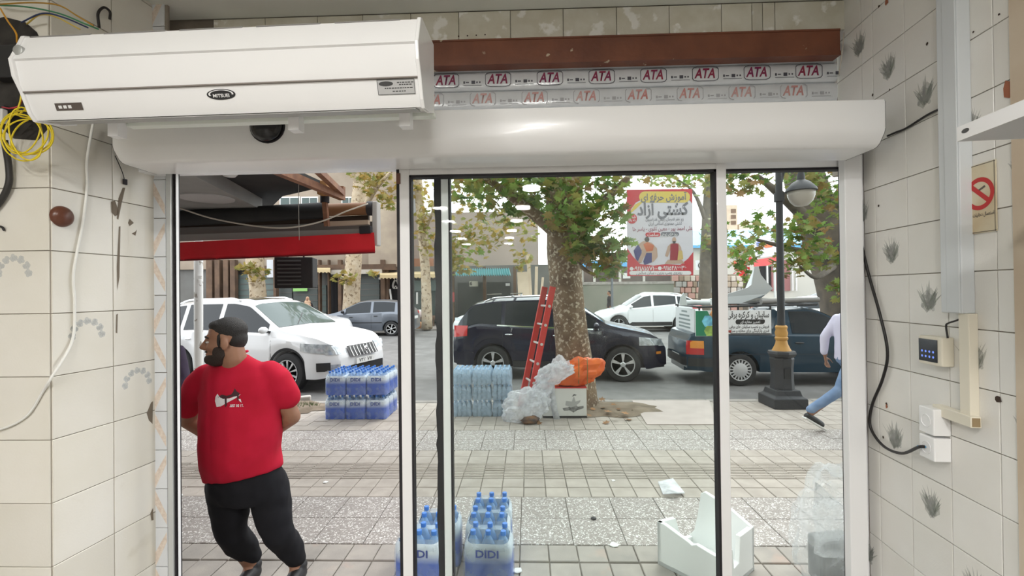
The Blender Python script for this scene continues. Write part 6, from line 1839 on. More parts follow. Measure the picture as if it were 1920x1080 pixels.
# ---- simple passers-by
def passer(name, label, base, fw, h, top, bottom, skin, hair, stride=0.0, scarf=None, arms='down', coat=False, group=None):
    base = Vector(base); fw = Vector(fw).normalized(); l = Vector((-fw.y, fw.x, 0)); k = h / 1.75
    t = thing(name, label, 'person', base, 0, group)
    def q(f, s, u): return base + fw * f * k + l * s * k + UP * u * k
    mb = MB(); hm_ = head_parts(q(.03, 0, 1.62), fw, k * .98); add_head(mb, hm_)
    capsule(mb, [q(0, 0, 1.55), q(-.01, 0, 1.42)], [.055 * k, .065 * k])
    capsule(mb, [q(0, 0, 1.38), q(0, 0, 1.15), q(0, 0, .95)], [(.12 * k, .10 * k)] * 3)
    for s, st in ((1, stride), (-1, -stride)):
        capsule(mb, [q(0, s * .18, 1.40), q(-st * .3 - .02, s * .23, 1.13), q(-st * .5 + .06, s * .22, .90)], [.045 * k, .04 * k, .03 * k])
        add_hand(mb, q(-st * .5 + .06, s * .22, .88), (.2 * fw + Vector((0, 0, -1))), -l * s, k, .5)
        kn = q(st * .55 + .04, s * .09, .50); an = q(st * 1.05 - (.12 if st < 0 else 0), s * .08, .10 + (.12 if st < -.01 else 0))
        capsule(mb, [q(0, s * .09, .92), kn, an], [.075 * k, .055 * k, .04 * k])
    bd_ = remesh(mb.build('body', skin, t, smooth=True), .012, 3)
    tb_ = MB(); aa = l
    ellrings(tb_, [(q(0, 0, 1.46), .08 * k, .07 * k, aa), (q(0, 0, 1.42), .17 * k, .10 * k, aa), (q(0, 0, 1.32), .20 * k, .125 * k, aa), (q(0, 0, 1.1), .185 * k, .125 * k, aa), (q(0, 0, .86 if not coat else .45), (.19 if not coat else .24) * k, (.13 if not coat else .2) * k, aa)], 20)
    for s, st in ((1, stride), (-1, -stride)):
        capsule(tb_, [q(0, s * .175, 1.38), q(-st * .3 - .02, s * .23, 1.13), q(-st * .5 + .05, s * .22, .93)], [.068 * k, .058 * k, .045 * k])
    remesh(tb_.build('top', top, t, smooth=True), .014, 4, disp=.015)
    pb_ = MB()
    ellrings(pb_, [(q(0, 0, 1.0), .17 * k, .12 * k, aa), (q(0, 0, .88), .18 * k, .13 * k, aa), (q(0, 0, .82), .15 * k, .11 * k, aa)], 18)
    for s, st in ((1, stride), (-1, -stride)):
        kn = q(st * .55 + .04, s * .09, .50); an = q(st * 1.05 - (.12 if st < 0 else 0), s * .08, .14 + (.12 if st < -.01 else 0))
        capsule(pb_, [q(0, s * .09, .88), q(st * .28 + .02, s * .09, .7), kn, an], [.092 * k, .085 * k, .068 * k, .055 * k])
    remesh(pb_.build('trousers', bottom, t, smooth=True), .014, 4, disp=.012)
    for s, st in ((1, stride), (-1, -stride)):
        lift = .12 if st < -.01 else 0
        an = q(st * 1.05 - (.12 if st < 0 else 0), s * .08, .05 + lift)
        s1 = MB(); d = (fw + UP * (-.6 if lift else 0)).normalized(); up_ = UP
        capsule(s1, [an - d * .04 * k, an + d * .08 * k, an + d * .17 * k], [(.045 * k, .048 * k), (.046 * k, .042 * k), (.042 * k, .03 * k)])
        so_ = remesh(s1.build('shoe', m_shoe, t, smooth=True), .009, 3)
        o1 = an - UP * .042 * k
        MB().bar(o1 - d * .09 * k, o1 + d * .215 * k, .085 * k, .022 * k).build('sole', M('white_sole', (.75, .75, .72), .6), so_, bevel=.008)
    hb_ = MB(); R_ = hm_.to_3x3()
    hb_.ell(hm_ @ Vector((-.022, 0, .062)), (.100, .084, .086), 16, 10, R_); hb_.ell(hm_ @ Vector((-.045, 0, .01)), (.075, .080, .08), 16, 10, R_)
    if scarf: 
        hb_.ell(hm_ @ Vector((-.01, 0, -.02)), (.075, .10, .13), 16, 10, R_); hb_.ell(hm_ @ Vector((-.02, 0, -.16)), (.13, .17, .12), 16, 10, R_); hb_.ell(hm_ @ Vector((.0, 0, -.32)), (.15, .2, .18), 16, 10, R_)
    remesh(hb_.build('headscarf' if scarf else 'hair', scarf or hair, t, smooth=True), .012, 3)
    return t
m_jean = M('blue_denim', (.13, .21, .36), .85, var=(.22, .31, .46), scale=8)
m_lav = M('lavender_cloth', (.62, .60, .74), .8)
m_blkc = M('black_cloth', (.02, .018, .022), .85)
gw = G(1540, 806)
passer('person', 'walker in blue jeans and lavender shirt passing the right edge', (gw.x + .38, gw.y + .05, 0), (1, .05, 0), 1.72, m_lav, m_jean, m_skin, m_hair, stride=.42)
lx_ = P(326, 700, 3.9).x
passer('person', 'person in dark jacket mostly hidden behind the left door jamb', (lx_ - .09, 3.9, 0), (-.3, -1, 0), 1.62, M('plum_black_cloth', (.045, .03, .06), .8), M('faded_pink_cloth', (.45, .30, .32), .8), m_skin, m_hair)
fx = P(577, 590, 21.9).x
passer('person', 'woman in a beige headscarf on the far pavement', (fx, 21.9, .02), (.2, -1, 0), 1.58, m_blkc, m_blkc, m_skin, m_hair, scarf=M('beige_scarf', (.50, .33, .22), .8), coat=True)
fx = P(1143, 560, 24.5).x
passer('person', 'distant person in black standing beside the thin pole', (fx, 24.5, .05), (-1, -.2, 0), 1.66, m_blkc, m_blkc, m_skin, m_hair)

# ================================================================== canopy and awning outside the door
ZS = 2.78
e1, e2 = G(365, 330, ZS), G(492, 394, ZS)
m_soff = M('grey_soffit', (.24, .235, .22), .7, var=(.20, .195, .185), scale=3)
d_ = (e2 - e1).normalized(); n1 = e1 - d_ * ((e1.y - 2.55) / d_.y)
mb = MB()
poly = [(n1.x, n1.y), (e2.x, e2.y), (-9, e2.y + .1), (-9, n1.y)]
mb.prism(poly, Matrix.Translation((0, 0, ZS)), .14)
sf = thing('canopy_soffit', 'grey canopy ceiling over the pavement, left of the doorway', 'canopy', (n1.x, n1.y, ZS))
mb.build('panel', m_soff, sf)
lc = G(388, 371, ZS)
MB().lathe([(.26, -.001), (.255, -.012), (.23, -.014), (.0, -.014)], 32, c=(lc.x, lc.y, ZS)).build('round_panel', M('soffit_disc', (.36, .35, .34), .6), sf, smooth=True, angle=40)
m_darkc = M('dark_sheeting', (.010, .010, .011), .8, var=(.018, .017, .016), scale=4)
Zd = 2.92
q = [G(*a, Zd) for a in ((362, 322), (517, 316), (600, 352), (530, 368), (505, 392), (480, 396))]
dk = thing('dark_canopy', 'black underside of the neighbouring metal canopy', 'canopy', (q[0].x, q[0].y, Zd))
q = [Vector((q[0].x - .3, 2.7, 0)), Vector((q[1].x, 2.7, 0))] + q[1:] + [Vector((-6, q[-1].y + .1, 0)), Vector((-6, 2.7, 0))]
MB().prism([(p.x, p.y) for p in q], Matrix.Translation((0, 0, Zd)), .08).build('sheet', m_darkc, dk)
m_rustb = M('rusty_steel', (.16, .065, .035), .7, var=(.26, .12, .06), scale=9, bump=.2)
aw = thing('rolled_awning', 'rusty steel arms carrying the rolled red awning', 'awning', P(600, 440, 5.3))
for a, b, w in ((P(517, 318, 3.9), P(642, 370, 5.35), .07), (P(588, 312, 4.2), P(641, 362, 5.3), .06), (P(641, 350, 5.35), P(641, 370, 5.35), .06)):
    MB().bar(a, b, w).build('arm', m_rustb, aw)
MB().bar(P(607, 340, 5.1), P(607, 366, 5.1), .11).build('arm_joint', M('joint_ochre', (.34, .17, .06), .7), aw, bevel=.01)
MB().cyl(P(609, 364, 5.2), P(609, 380, 5.2), .05).build('knob', m_black, aw, smooth=True, angle=40)
MB().bar(P(609, 378, 5.2), P(613, 424, 5.25), .05).build('drop_post', m_rustb, aw)
MB().bar(P(290, 431, 5.52), P(692, 414, 5.52), .05, .13).build('folded_fabric', M('folded_brown_fabric', (.06, .04, .03), .9), aw)
MB().cyl(P(300, 412, 5.45), P(612, 394, 5.45), .095, n=18).build('roller_tube', m_darkc, aw, smooth=True, angle=40)
MB().cyl(P(612, 394, 5.45), P(700, 391, 5.45), .075, n=18).build('roller_tube', M('brown_roll', (.22, .10, .04), .6), aw, smooth=True, angle=40)
MB().cyl(P(690, 391, 5.44), P(701, 391, 5.44), .085, n=18).build('roller_cap', m_black, aw, smooth=True, angle=40)
MB().bar(P(614, 420, 5.3), P(692, 417, 5.3), .06, .05).build('cross_bar', M('weathered_wood', (.36, .27, .20), .8), aw)
MB().bar(P(290, 437, 5.5), P(700, 424, 5.5), .07, .10).build('front_bar', M('front_bar_grey', (.16, .155, .145), .5), aw)
MB().bar(P(290, 448, 5.35), P(690, 435, 5.35), .05, .075).build('lower_bar', M('lower_bar_grey', (.26, .245, .23), .5), aw)
MB().bar(P(675, 432, 5.32), P(697, 431, 5.32), .07, .09).build('end_fitting', m_black, aw, bevel=.01)
MB().box((P(706, 420, 5.45).x, 5.45, P(706, 420, 5.45).z), (.06, .14, .52)).build('end_plate', M('end_plate_white', (.42, .40, .38), .6), aw, bevel=.01)
m_redf = M('red_canvas', (.72, .012, .026), .7, var=(.62, .010, .018), scale=3)
va = thing('red_valance', 'red canvas valance hanging below the rolled awning', 'valance', P(520, 480, 5.3))
rows = []
tl, tr, br, bl = P(290, 457, 5.3), P(701, 436, 5.3), P(703, 473, 5.3), P(340, 489, 5.3)
n = 26
vs = []
for i in range(n + 1):
    u = i / n; a = tl.lerp(tr, u); b = P(300, 490, 5.3).lerp(br, u)
    for j in range(5):
        p = a.lerp(b, j / 4); vs.append(p + Vector((0, .012 * math.sin(u * 40) * j / 4, 0)))
mb = MB(); R = 5
mb.add(vs + [v + Vector((0, .006, 0)) for v in vs], [(i * R + j, i * R + j + 1, (i + 1) * R + j + 1, (i + 1) * R + j) for i in range(n) for j in range(4)] + [(len(vs) + i * R + j, len(vs) + (i + 1) * R + j, len(vs) + (i + 1) * R + j + 1, len(vs) + i * R + j + 1) for i in range(n) for j in range(4)]
       + [(i * R + 4, len(vs) + i * R + 4, len(vs) + (i + 1) * R + 4, (i + 1) * R + 4) for i in range(n)])
mb.build('canvas', m_redf, va, smooth=True)
MB().bar(P(300, 490, 5.295), P(703, 473.5, 5.295), .012, .016).build('hem_seam', M('dark_red_hem', (.16, .004, .008), .7), va)
cable('sagging_cord', [P(336, 390, 5.0), P(400, 410, 5.0), P(480, 424, 5.0), P(540, 427, 5.0), P(600, 416, 5.05), P(650, 396, 5.1), P(690, 382, 5.2)], .008, M('pale_rope', (.50, .45, .38), .8), 'pale rope sagging across the rolled awning', 'rope')
cable('hanging_wire', [P(560, 335, 4.4), P(560, 390, 4.4), P(561, 450, 4.4)], .003, M('thin_wire', (.25, .23, .2), .6), 'thin straight wire hanging in front of the red valance', 'wire')
lb = thing('louvred_box', 'black louvred box hanging below the red valance', 'speaker box', P(557, 540, 6.0))
bx = P(556, 512, 6.0)
MB().box(bx, (.46, .32, .40), .25).build('casing', m_darkc, lb, bevel=.012)
rm = Matrix.Rotation(.25, 4, 'Z')
for k in range(7):
    o_ = bx + rm @ Vector((-.05, -.168, -.15 + k * .05)); MB().box(o_, (.28, .012, .018), rm @ Matrix.Rotation(.5, 4, 'X')).build('louvre', M('louvre_black', (.05, .05, .05), .5), lb)
MB().tube([bx + Vector((.1, 0, .2)), P(565, 430, 5.52)], .012).build('hanger', m_black, lb)
MB().tube([bx + Vector((-.12, 0, .2)), P(535, 431, 5.52)], .012).build('hanger', m_black, lb)
tag(MB().lathe([(.0, -.07), (.05, -.06), (.075, -.03), (.08, 0)], 16, c=tuple(G(430, 319, 2.92))).build('canopy_lamp', M('opal_glass', (.6, .6, .58), .4), smooth=True), 'small white lamp dome under the dark canopy', 'lamp')
wp = thing('white_post', 'peeling white painted post behind the man', 'post', (P(372, 700, 7.1).x, 7.1, 0))
m_peel = M('peeling_white', (.72, .72, .70), .6, third=(.34, .31, .27), tlo=.60, thi=.63, tscale=9)
MB().cyl((P(372, 700, 7.1).x, 7.1, 0), (P(372, 400, 7.1).x, 7.1, P(372, 430, 7.1).z), .062, n=16).build('shaft', m_peel, wp, smooth=True, angle=40)
MB().lathe([(.12, 0), (.12, .02), (.07, .03), (.065, .06)], 16, c=(P(372, 700, 7.1).x, 7.1, 0)).build('base_plate', m_peel, wp, smooth=True, angle=40)
MB().box(P(374, 520, 7.03), (.06, .02, .05)).build('cleat', m_peel, wp)
gp = G(563, 768); mb = MB(); rg = random.Random(9)
for k in range(160):
    a = rg.uniform(0, 6.28); r = .22 * math.sqrt(rg.random()); x, y = gp.x + r * math.cos(a), gp.y + .5 * r * math.sin(a) + .1; h = rg.uniform(.04, .11); dx, dy = rg.uniform(-.05, .05), rg.uniform(-.05, .05); w = .006
    mb.add([(x - w, y, .0), (x + w, y, .0), (x + dx, y + dy, h)], [(0, 1, 2)])
tag(mb.build('grass_tuft', M('grass_green', (.08, .16, .03), .8, rnd=.1), fix=False), 'small tuft of grass at the kerb near the white suv', 'grass', kind='stuff')
tag(MB().box(G(573, 752) + UP * .04, (.16, .12, .09), .4).build('kerb_rubble', M('rubble', (.5, .47, .43), .9), bevel=.02), 'pale chunk of broken kerb behind the man', 'rubble')

# ================================================================== poster banner
YP = 9.0
def fp(name, mat, poly, parent, lift=0.0, fan=False):
    vs = [P(x, y, YP) + Vector((0, -lift, 0)) for x, y in poly]
    return MB().add(vs, [tuple(range(len(vs)))]).build(name, mat, parent, fix=False)
po = thing('poster_banner', 'red and white wrestling class banner hanging over the street', 'banner', P(1237, 517, YP))
a, b, c_, d_ = P(1175, 356, YP), P(1298, 354, YP), P(1300, 516, YP), P(1176, 518, YP)
mb = MB(); mb.add([a, b, c_, d_] + [v + Vector((0, .012, 0)) for v in (a, b, c_, d_)], [(0, 1, 2, 3), (7, 6, 5, 4), (0, 4, 5, 1), (1, 5, 6, 2), (2, 6, 7, 3), (3, 7, 4, 0)])
sheet_ = mb.build('sheet', M('banner_white', (.74, .72, .80), .5), po)
m_pr_ = M('banner_red', (.62, .06, .08), .5); m_py = M('banner_yellow', (.74, .58, .14), .5); m_pg = M('banner_grey', (.20, .20, .24), .5); m_pwh = M('banner_pale', (.88, .87, .90), .5)
fp('red_corner', m_pr_, [(1175, 356), (1298, 354), (1298, 382), (1290, 372), (1265, 366), (1215, 368), (1192, 380), (1176, 402)], po, .002)
fp('yellow_sweep', m_py, [(1176, 406), (1190, 384), (1212, 372), (1206, 378), (1192, 392), (1180, 402)], po, .003)
def pill(x0, y0, x1, y1, n=6):
    r = (y1 - y0) / 2; cy = (y0 + y1) / 2
    return [(x1 - r + r * math.cos(t), cy + r * math.sin(t)) for t in [-1.57 + 3.14 * k / n for k in range(n + 1)]] + [(x0 + r + r * math.cos(t), cy + r * math.sin(t)) for t in [1.57 + 3.14 * k / n for k in range(n + 1)]]
fp('title_pill', m_py, pill(1198, 359, 1294, 380), po, .004)
def pt_(t, px, py, h, w, mat, lift=.006, bold=.0, rtl=True):
    s = YP / FPX
    m = frame(P(px, py, YP) + Vector((0, -lift, 0)), (1, 0, 0), UP)
    return text(t, h * s, m, mat, po, bold=bold, rtl=rtl, width=w * s)
pt_('آموزش حرفه ای', 1244, 370, 17, 84, m_pg, bold=.004)
pt_('کشتی آزاد', 1242, 393, 31, 94, m_pg, bold=.010)
pt_('زیر نظر قهرمان رسمی فدراسیون', 1246, 411, 8, 70, m_pg, bold=.001)
pt_('کشتی جمهوری اسلامی ایران', 1247, 419, 8, 62, m_pg, bold=.001)
pt_('علی احمد پور - معین تقوی - یاسر خا', 1242, 429, 10, 110, M('banner_maroon', (.35, .08, .14), .5), bold=.001)
fp('red_badge', m_pr_, [(1185 + 9.5 * math.cos(k * .314), 410 + 9.5 * math.sin(k * .314)) for k in range(20)], po, .004)
pt_('شمال', 1185, 407, 8, 13, m_pwh, bold=.001); pt_('به بالا', 1185, 413, 7, 13, m_pwh, bold=.001)
fp('hours_pill', m_pg, pill(1239, 435, 1273, 443), po, .004); fp('hours_pill', m_pr_, pill(1210, 436, 1238, 444), po, .004)
pt_('روزهای زوج', 1256, 439, 8, 28, m_pwh, bold=.001); pt_('ساعت', 1224, 440, 8, 20, m_pwh, bold=.001)
fp('red_corner', m_pr_, [(1176, 465), (1186, 480), (1200, 495), (1225, 498), (1250, 495), (1275, 497), (1290, 485), (1300, 472), (1300, 516), (1176, 518)], po, .002)
# two stand-in figures of athletes: grouped colour shapes
fp('figure_print', M('banner_navy', (.06, .06, .22), .5), [(1188, 470), (1195, 460), (1203, 456), (1203, 480), (1200, 494), (1192, 486)], po, .004)
fp('figure_print', M('banner_skin', (.55, .38, .30), .5), [(1197, 458), (1206, 452), (1222, 455), (1232, 466), (1233, 482), (1226, 490), (1216, 494), (1208, 480), (1202, 494), (1196, 490), (1204, 472)], po, .005)
fp('figure_print', M('banner_orange', (.62, .16, .06), .5), [(1206, 458), (1214, 454), (1226, 460), (1224, 470), (1212, 472)], po, .006)
fp('figure_print', MATS['banner_navy'], [(1212, 474), (1222, 474), (1222, 492), (1208, 497), (1206, 490)], po, .006)
fp('figure_print', M('banner_hair', (.10, .09, .09), .5), [(1213 + 4.5 * math.cos(k * .6), 449 + 5 * math.sin(k * .6)) for k in range(10)], po, .006)
fp('figure_print', MATS['banner_skin'], [(1252, 462), (1258, 456), (1272, 456), (1277, 464), (1279, 478), (1274, 480), (1271, 468), (1257, 468), (1252, 482), (1247, 480)], po, .004)
fp('figure_print', MATS['banner_skin'], [(1252, 487), (1278, 487), (1284, 494), (1246, 495)], po, .004)
fp('figure_print', M('banner_crimson', (.35, .04, .06), .5), [(1257, 459), (1262, 456), (1268, 456), (1272, 459), (1272, 488), (1256, 488)], po, .005)
fp('figure_print', MATS['banner_skin'], [(1264 + 4 * math.cos(k * .6), 450 + 5.5 * math.sin(k * .6)) for k in range(10)], po, .005)
fp('figure_print', MATS['banner_hair'], [(1261, 452), (1267, 452), (1266, 457), (1262, 457)], po, .006)
fp('figure_print', M('banner_gold', (.66, .48, .18), .5), [(1272, 470), (1279, 470), (1281, 486), (1270, 488)], po, .006)
pt_('۰۹۱۱۸۱۵۷۱۰۰', 1210, 504, 11, 44, m_pwh, bold=.002, rtl=False); pt_('۰۹۱۱۵۴۸۶۶۳۶', 1264, 503, 11, 44, m_pwh, bold=.002, rtl=False)
fp('phone_mark', m_pwh, [(1184 + 3.6 * math.cos(k * .5), 504 + 3.6 * math.sin(k * .5)) for k in range(13)], po, .004); fp('phone_mark', m_pwh, [(1237 + 3.6 * math.cos(k * .5), 503 + 3.6 * math.sin(k * .5)) for k in range(13)], po, .004)
fp('address_strip', m_pwh, pill(1180, 508, 1296, 515.5), po, .004); pt_('روبروی پمپ بنزین - سالن صالحی', 1236, 511.5, 8, 84, m_pg, bold=.001)
for px in (1177, 1297):
    MB().tube([P(px, 355, YP), P(px + 3, 250, YP)], .006, 6).build('rope', M('rope_grey', (.4, .4, .4), .7), po)
cable('overhead_cable', [P(1020, 240, YP), P(1180, 252, YP), P(1400, 246, YP), P(1700, 200, YP)], .012, m_black, 'overhead cable that carries the banner, above the doorway view')
cable('overhead_wire', [(lx, 7.0, zz_(310)), P(1420, 330, 12), P(1370, 326, 19), P(1334, 318, 26)], .012, M('wire_grey', (.3, .33, .36), .6), 'thin grey wire crossing the sky above the banner')

# ================================================================== trees
def M_leaf(name, cols):
    m = bpy.data.materials.new(name); m.use_nodes = True; nt = m.node_tree; N = nt.nodes; L = nt.links; b = N['Principled BSDF']
    ge = N.new('ShaderNodeNewGeometry'); oi = N.new('ShaderNodeObjectInfo'); ad_ = N.new('ShaderNodeMath'); ad_.operation = 'ADD'; fr_ = N.new('ShaderNodeMath'); fr_.operation = 'FRACT'
    L.new(ge.outputs['Random Per Island'], ad_.inputs[0]); L.new(oi.outputs['Random'], ad_.inputs[1]); L.new(ad_.outputs[0], fr_.inputs[0])
    cr = N.new('ShaderNodeValToRGB'); e = cr.color_ramp.elements
    for i, c in enumerate(cols):
        x = e[i] if i < 2 else e.new(.5)
        x.position = i / (len(cols) - 1); x.color = tuple(c) + (1,)
    L.new(fr_.outputs[0], cr.inputs[0]); L.new(cr.outputs[0], b.inputs['Base Color']); b.inputs['Roughness'].default_value = .5
    tl_ = N.new('ShaderNodeBsdfTranslucent'); L.new(cr.outputs[0], tl_.inputs[0])
    mx = N.new('ShaderNodeMixShader'); mx.inputs[0].default_value = .45
    L.new(b.outputs[0], mx.inputs[1]); L.new(tl_.outputs[0], mx.inputs[2]); L.new(mx.outputs[0], N['Material Output'].inputs['Surface'])
    MATS[name] = m; return m
GRN = [(.07, .14, .025), (.15, .27, .05), (.24, .36, .08), (.34, .41, .12), (.40, .31, .10), (.30, .17, .06)]
AUT = [(.16, .20, .05), (.32, .30, .08), (.42, .28, .08), (.36, .19, .06), (.26, .13, .05), (.22, .24, .07)]
m_leafg = M_leaf('plane_leaf_green', GRN); m_leafa = M_leaf('plane_leaf_autumn', AUT)
LEAF = [(0, -.42), (.05, -.22), (.34, -.34), (.24, -.10), (.52, .04), (.26, .14), (.24, .36), (.10, .28), (0, .56), (-.10, .28), (-.24, .36), (-.26, .14), (-.52, .04), (-.24, -.10), (-.34, -.34), (-.05, -.22)]
def leaf_verts(s, bend=.12): return [Vector((a * s, b * s, -bend * s * (a * a + b * b) * 2)) for a, b in LEAF] + [Vector((0, 0, 0))]
LF = [(i, (i + 1) % 16, 16) for i in range(16)]
leafme = bpy.data.meshes.new('leaf'); leafme.from_pydata([tuple(v) for v in leaf_verts(1.0)], [], LF)
def leaf_pose(rg, p):
    R_ = Matrix.Rotation(rg.uniform(0, 6.28), 4, 'Z') @ Matrix.Rotation(rg.uniform(-1.0, 1.0) + .5, 4, 'X') @ Matrix.Rotation(rg.uniform(-.6, .6), 4, 'Y')
    return Matrix.Translation(p) @ R_
m_bark = M('plane_bark', (.24, .17, .11), .9, var=(.13, .085, .055), scale=5, bump=.6, bscale=25, third=(.50, .43, .33), tlo=.53, thi=.63, tscale=20)
m_bark2 = M('pale_plane_bark', (.42, .33, .22), .9, var=(.50, .42, .31), scale=5, bump=.5, bscale=25, third=(.22, .16, .10), tlo=.56, thi=.62, tscale=7)
m_bark3 = M('dark_bark', (.10, .085, .07), .95, var=(.16, .13, .10), scale=4, bump=.6, bscale=20)
def tree(name, label, trunk, branches, blobs, leafm, bark, size, seed, single=0, group=None, zmin=None):
    """trunk, branches: [(point, radius)...]; blobs: (centre, radii, count)"""
    rg = random.Random(seed); t = thing(name, label, 'tree', trunk[0][0], 0, group); off = ORG[t.name]
    rr_ = [r for _, r in trunk]
    pts = curve_pts([p for p, _ in trunk], 5); rad = np.interp(np.linspace(0, 1, len(pts)), np.linspace(0, 1, len(rr_)), rr_).tolist()
    rings = []
    for i, (p, r) in enumerate(zip(pts, rad)):
        d = (pts[min(i + 1, len(pts) - 1)] - pts[max(i - 1, 0)]).normalized(); x = Vector((1, 0, 0)) - d * d.x; x.normalize(); y = d.cross(x)
        rings.append([p + (x * math.cos(a) + y * math.sin(a)) * r * (1 + .05 * math.sin(3 * a + i * .3) + .03 * math.sin(7 * a - i * .5)) for a in [2 * math.pi * k / 24 for k in range(24)]])
    MB().loft(rings).build('trunk', bark, t, smooth=True)
    for br in branches:
        pts = curve_pts([p for p, _ in br], 4); rad = np.interp(np.linspace(0, 1, len(pts)), np.linspace(0, 1, len(br)), [r for _, r in br]).tolist()
        MB().tube(pts, rad, 10).build('branch', bark, t, smooth=True)
    L_ = []
    for c, r, n in blobs:
        for _ in range(n):
            d = Vector((rg.gauss(0, 1), rg.gauss(0, 1), rg.gauss(0, 1))).normalized() * rg.random() ** .45
            p = Vector(c) + Vector((d.x * r[0], d.y * r[1], d.z * r[2])); L_.append(p)
    def nearest(p):
        v = p - Vector((0, 0, CAMZ)); inside = abs(v.x) < v.y * 1.0 and v.z < v.y * .35
        return (0 if inside else 1, v.length)
    L_.sort(key=nearest)
    if single:
        me = leafme.copy(); me.materials.clear(); me.materials.append(leafm)
        for p in L_[:single]:
            s = size * rg.uniform(.7, 1.15)
            o = inst(me, 'leaf', Matrix.Translation(-off) @ leaf_pose(rg, p) @ Matrix.Diagonal((s, s, s, 1)), t)
    mb = MB()
    for p in L_[single:]:
        s = size * rg.uniform(.7, 1.15); m = leaf_pose(rg, p)
        n = len(mb.v); mb.v += [tuple(m @ v) for v in leaf_verts(s)]; mb.f += [(a + n, b + n, c + n) for a, b, c in LF]
    if mb.v: tag(mb.build('foliage', leafm, t, fix=False), kind='stuff')
    return t
Y0 = 7.0
tr_ = [(Vector((P(1080, 700, Y0).x, Y0, -.02)), .35), (P(1078, 725, Y0), .30), (P(1074, 660, Y0), .265), (P(1068, 580, Y0), .235), (P(1060, 510, Y0), .25), (P(1058, 460, Y0), .27), (P(1055, 400, Y0 + .1), .25), (P(1050, 300, Y0 + .2), .23), (P(1045, 150, Y0 + .3), .20)]
def pts_(*a): return [(P(x, y, Y), r) for x, y, Y, r in a]
br_ = [pts_((1060, 450, 7.0, .13), (1000, 400, 6.8, .09), (920, 340, 6.6, .05), (860, 300, 6.5, .03)), pts_((1065, 440, 7.0, .12), (1120, 390, 6.8, .08), (1180, 330, 6.6, .04)),
       pts_((1060, 500, 7.0, .07), (1110, 480, 6.6, .04), (1160, 455, 6.3, .02)), pts_((1060, 400, 7.1, .12), (1090, 330, 7.4, .09), (1120, 240, 7.8, .06)), pts_((1055, 350, 7.2, .12), (970, 280, 7.6, .08), (880, 220, 8, .05)), pts_((1066, 470, 6.9, .05), (1090, 500, 6.5, .03), (1120, 520, 6.3, .015))]
def B_(px, py, Y, r, n): return (P(px, py, Y), r, n)
tree('plane_tree', 'big plane tree at the kerb with pale mottled trunk', tr_, br_,
     [B_(1080, 400, 6.3, (.45, .5, .35), 150), B_(1110, 455, 6.3, (.38, .4, .3), 130), B_(1140, 490, 6.2, (.28, .3, .28), 80), B_(1090, 470, 6.4, (.3, .3, .22), 70), B_(1130, 380, 6.5, (.35, .5, .4), 90), B_(1060, 350, 6.6, (.4, .5, .3), 90),
      B_(985, 350, 6.6, (.45, .5, .3), 150), B_(900, 350, 6.6, (.45, .5, .3), 130), B_(950, 395, 7.2, (.6, .6, .35), 80), B_(940, 340, 7.6, (.8, .6, .3), 160), B_(1000, 380, 7.4, (.5, .5, .3), 80), B_(1150, 345, 6.5, (.28, .4, .3), 30), B_(1168, 450, 6.3, (.16, .25, .22), 22), B_(1160, 405, 6.4, (.16, .25, .2), 12),
      B_(1050, 200, 7, (1.9, 1.4, .7), 500), B_(900, 230, 7.5, (1.0, 1, .5), 200), B_(1150, 230, 7.5, (1.0, 1, .5), 180), B_(880, 470, 7.2, (.25, .3, .2), 16)],
     m_leafg, m_bark, .17, 11, single=300)
Y2_ = 12.0
tree('dark_trunk_tree', 'leaning dark trunk tree behind the teal pickup', [(Vector((P(1600, 650, Y2_).x, Y2_, ROAD)), .62), (P(1590, 600, Y2_), .55), (P(1572, 530, Y2_), .52), (P(1545, 440, Y2_), .50), (P(1515, 350, Y2_), .46), (P(1490, 250, Y2_), .38)],
     [pts_((1545, 440, 12, .2), (1480, 380, 11, .12), (1420, 330, 10, .05)), pts_((1540, 420, 12, .2), (1600, 330, 11, .12), (1640, 280, 10, .06)), pts_((1560, 480, 11.7, .12), (1500, 470, 10.5, .06), (1420, 450, 9.8, .03)), pts_((1560, 500, 11.6, .1), (1530, 520, 10.3, .05), (1500, 500, 9.6, .02))],
     [B_(1560, 380, 10.3, (.5, .6, .6), 110), B_(1500, 440, 10.0, (.55, .5, .45), 120), B_(1420, 430, 9.8, (.5, .5, .5), 60), B_(1545, 480, 10.2, (.5, .4, .35), 80), B_(1480, 490, 9.8, (.45, .4, .35), 70), B_(1400, 340, 9.9, (.55, .5, .35), 90), B_(1580, 540, 10.0, (.3, .3, .35), 40),
      B_(1395, 490, 10.2, (.35, .4, .35), 55), B_(1335, 340, 10.2, (.6, .5, .35), 60), B_(1240, 330, 10.4, (.6, .5, .25), 40), B_(1350, 430, 10.6, (.3, .4, .5), 30), B_(1520, 330, 10.4, (.8, .6, .4), 120), B_(1450, 230, 11, (2.5, 1.6, .8), 500), B_(1650, 300, 11, (1.2, 1, 1), 200)],
     m_leafg, m_bark3, .22, 23, single=300)
Y3_ = 22.5
FP = .02
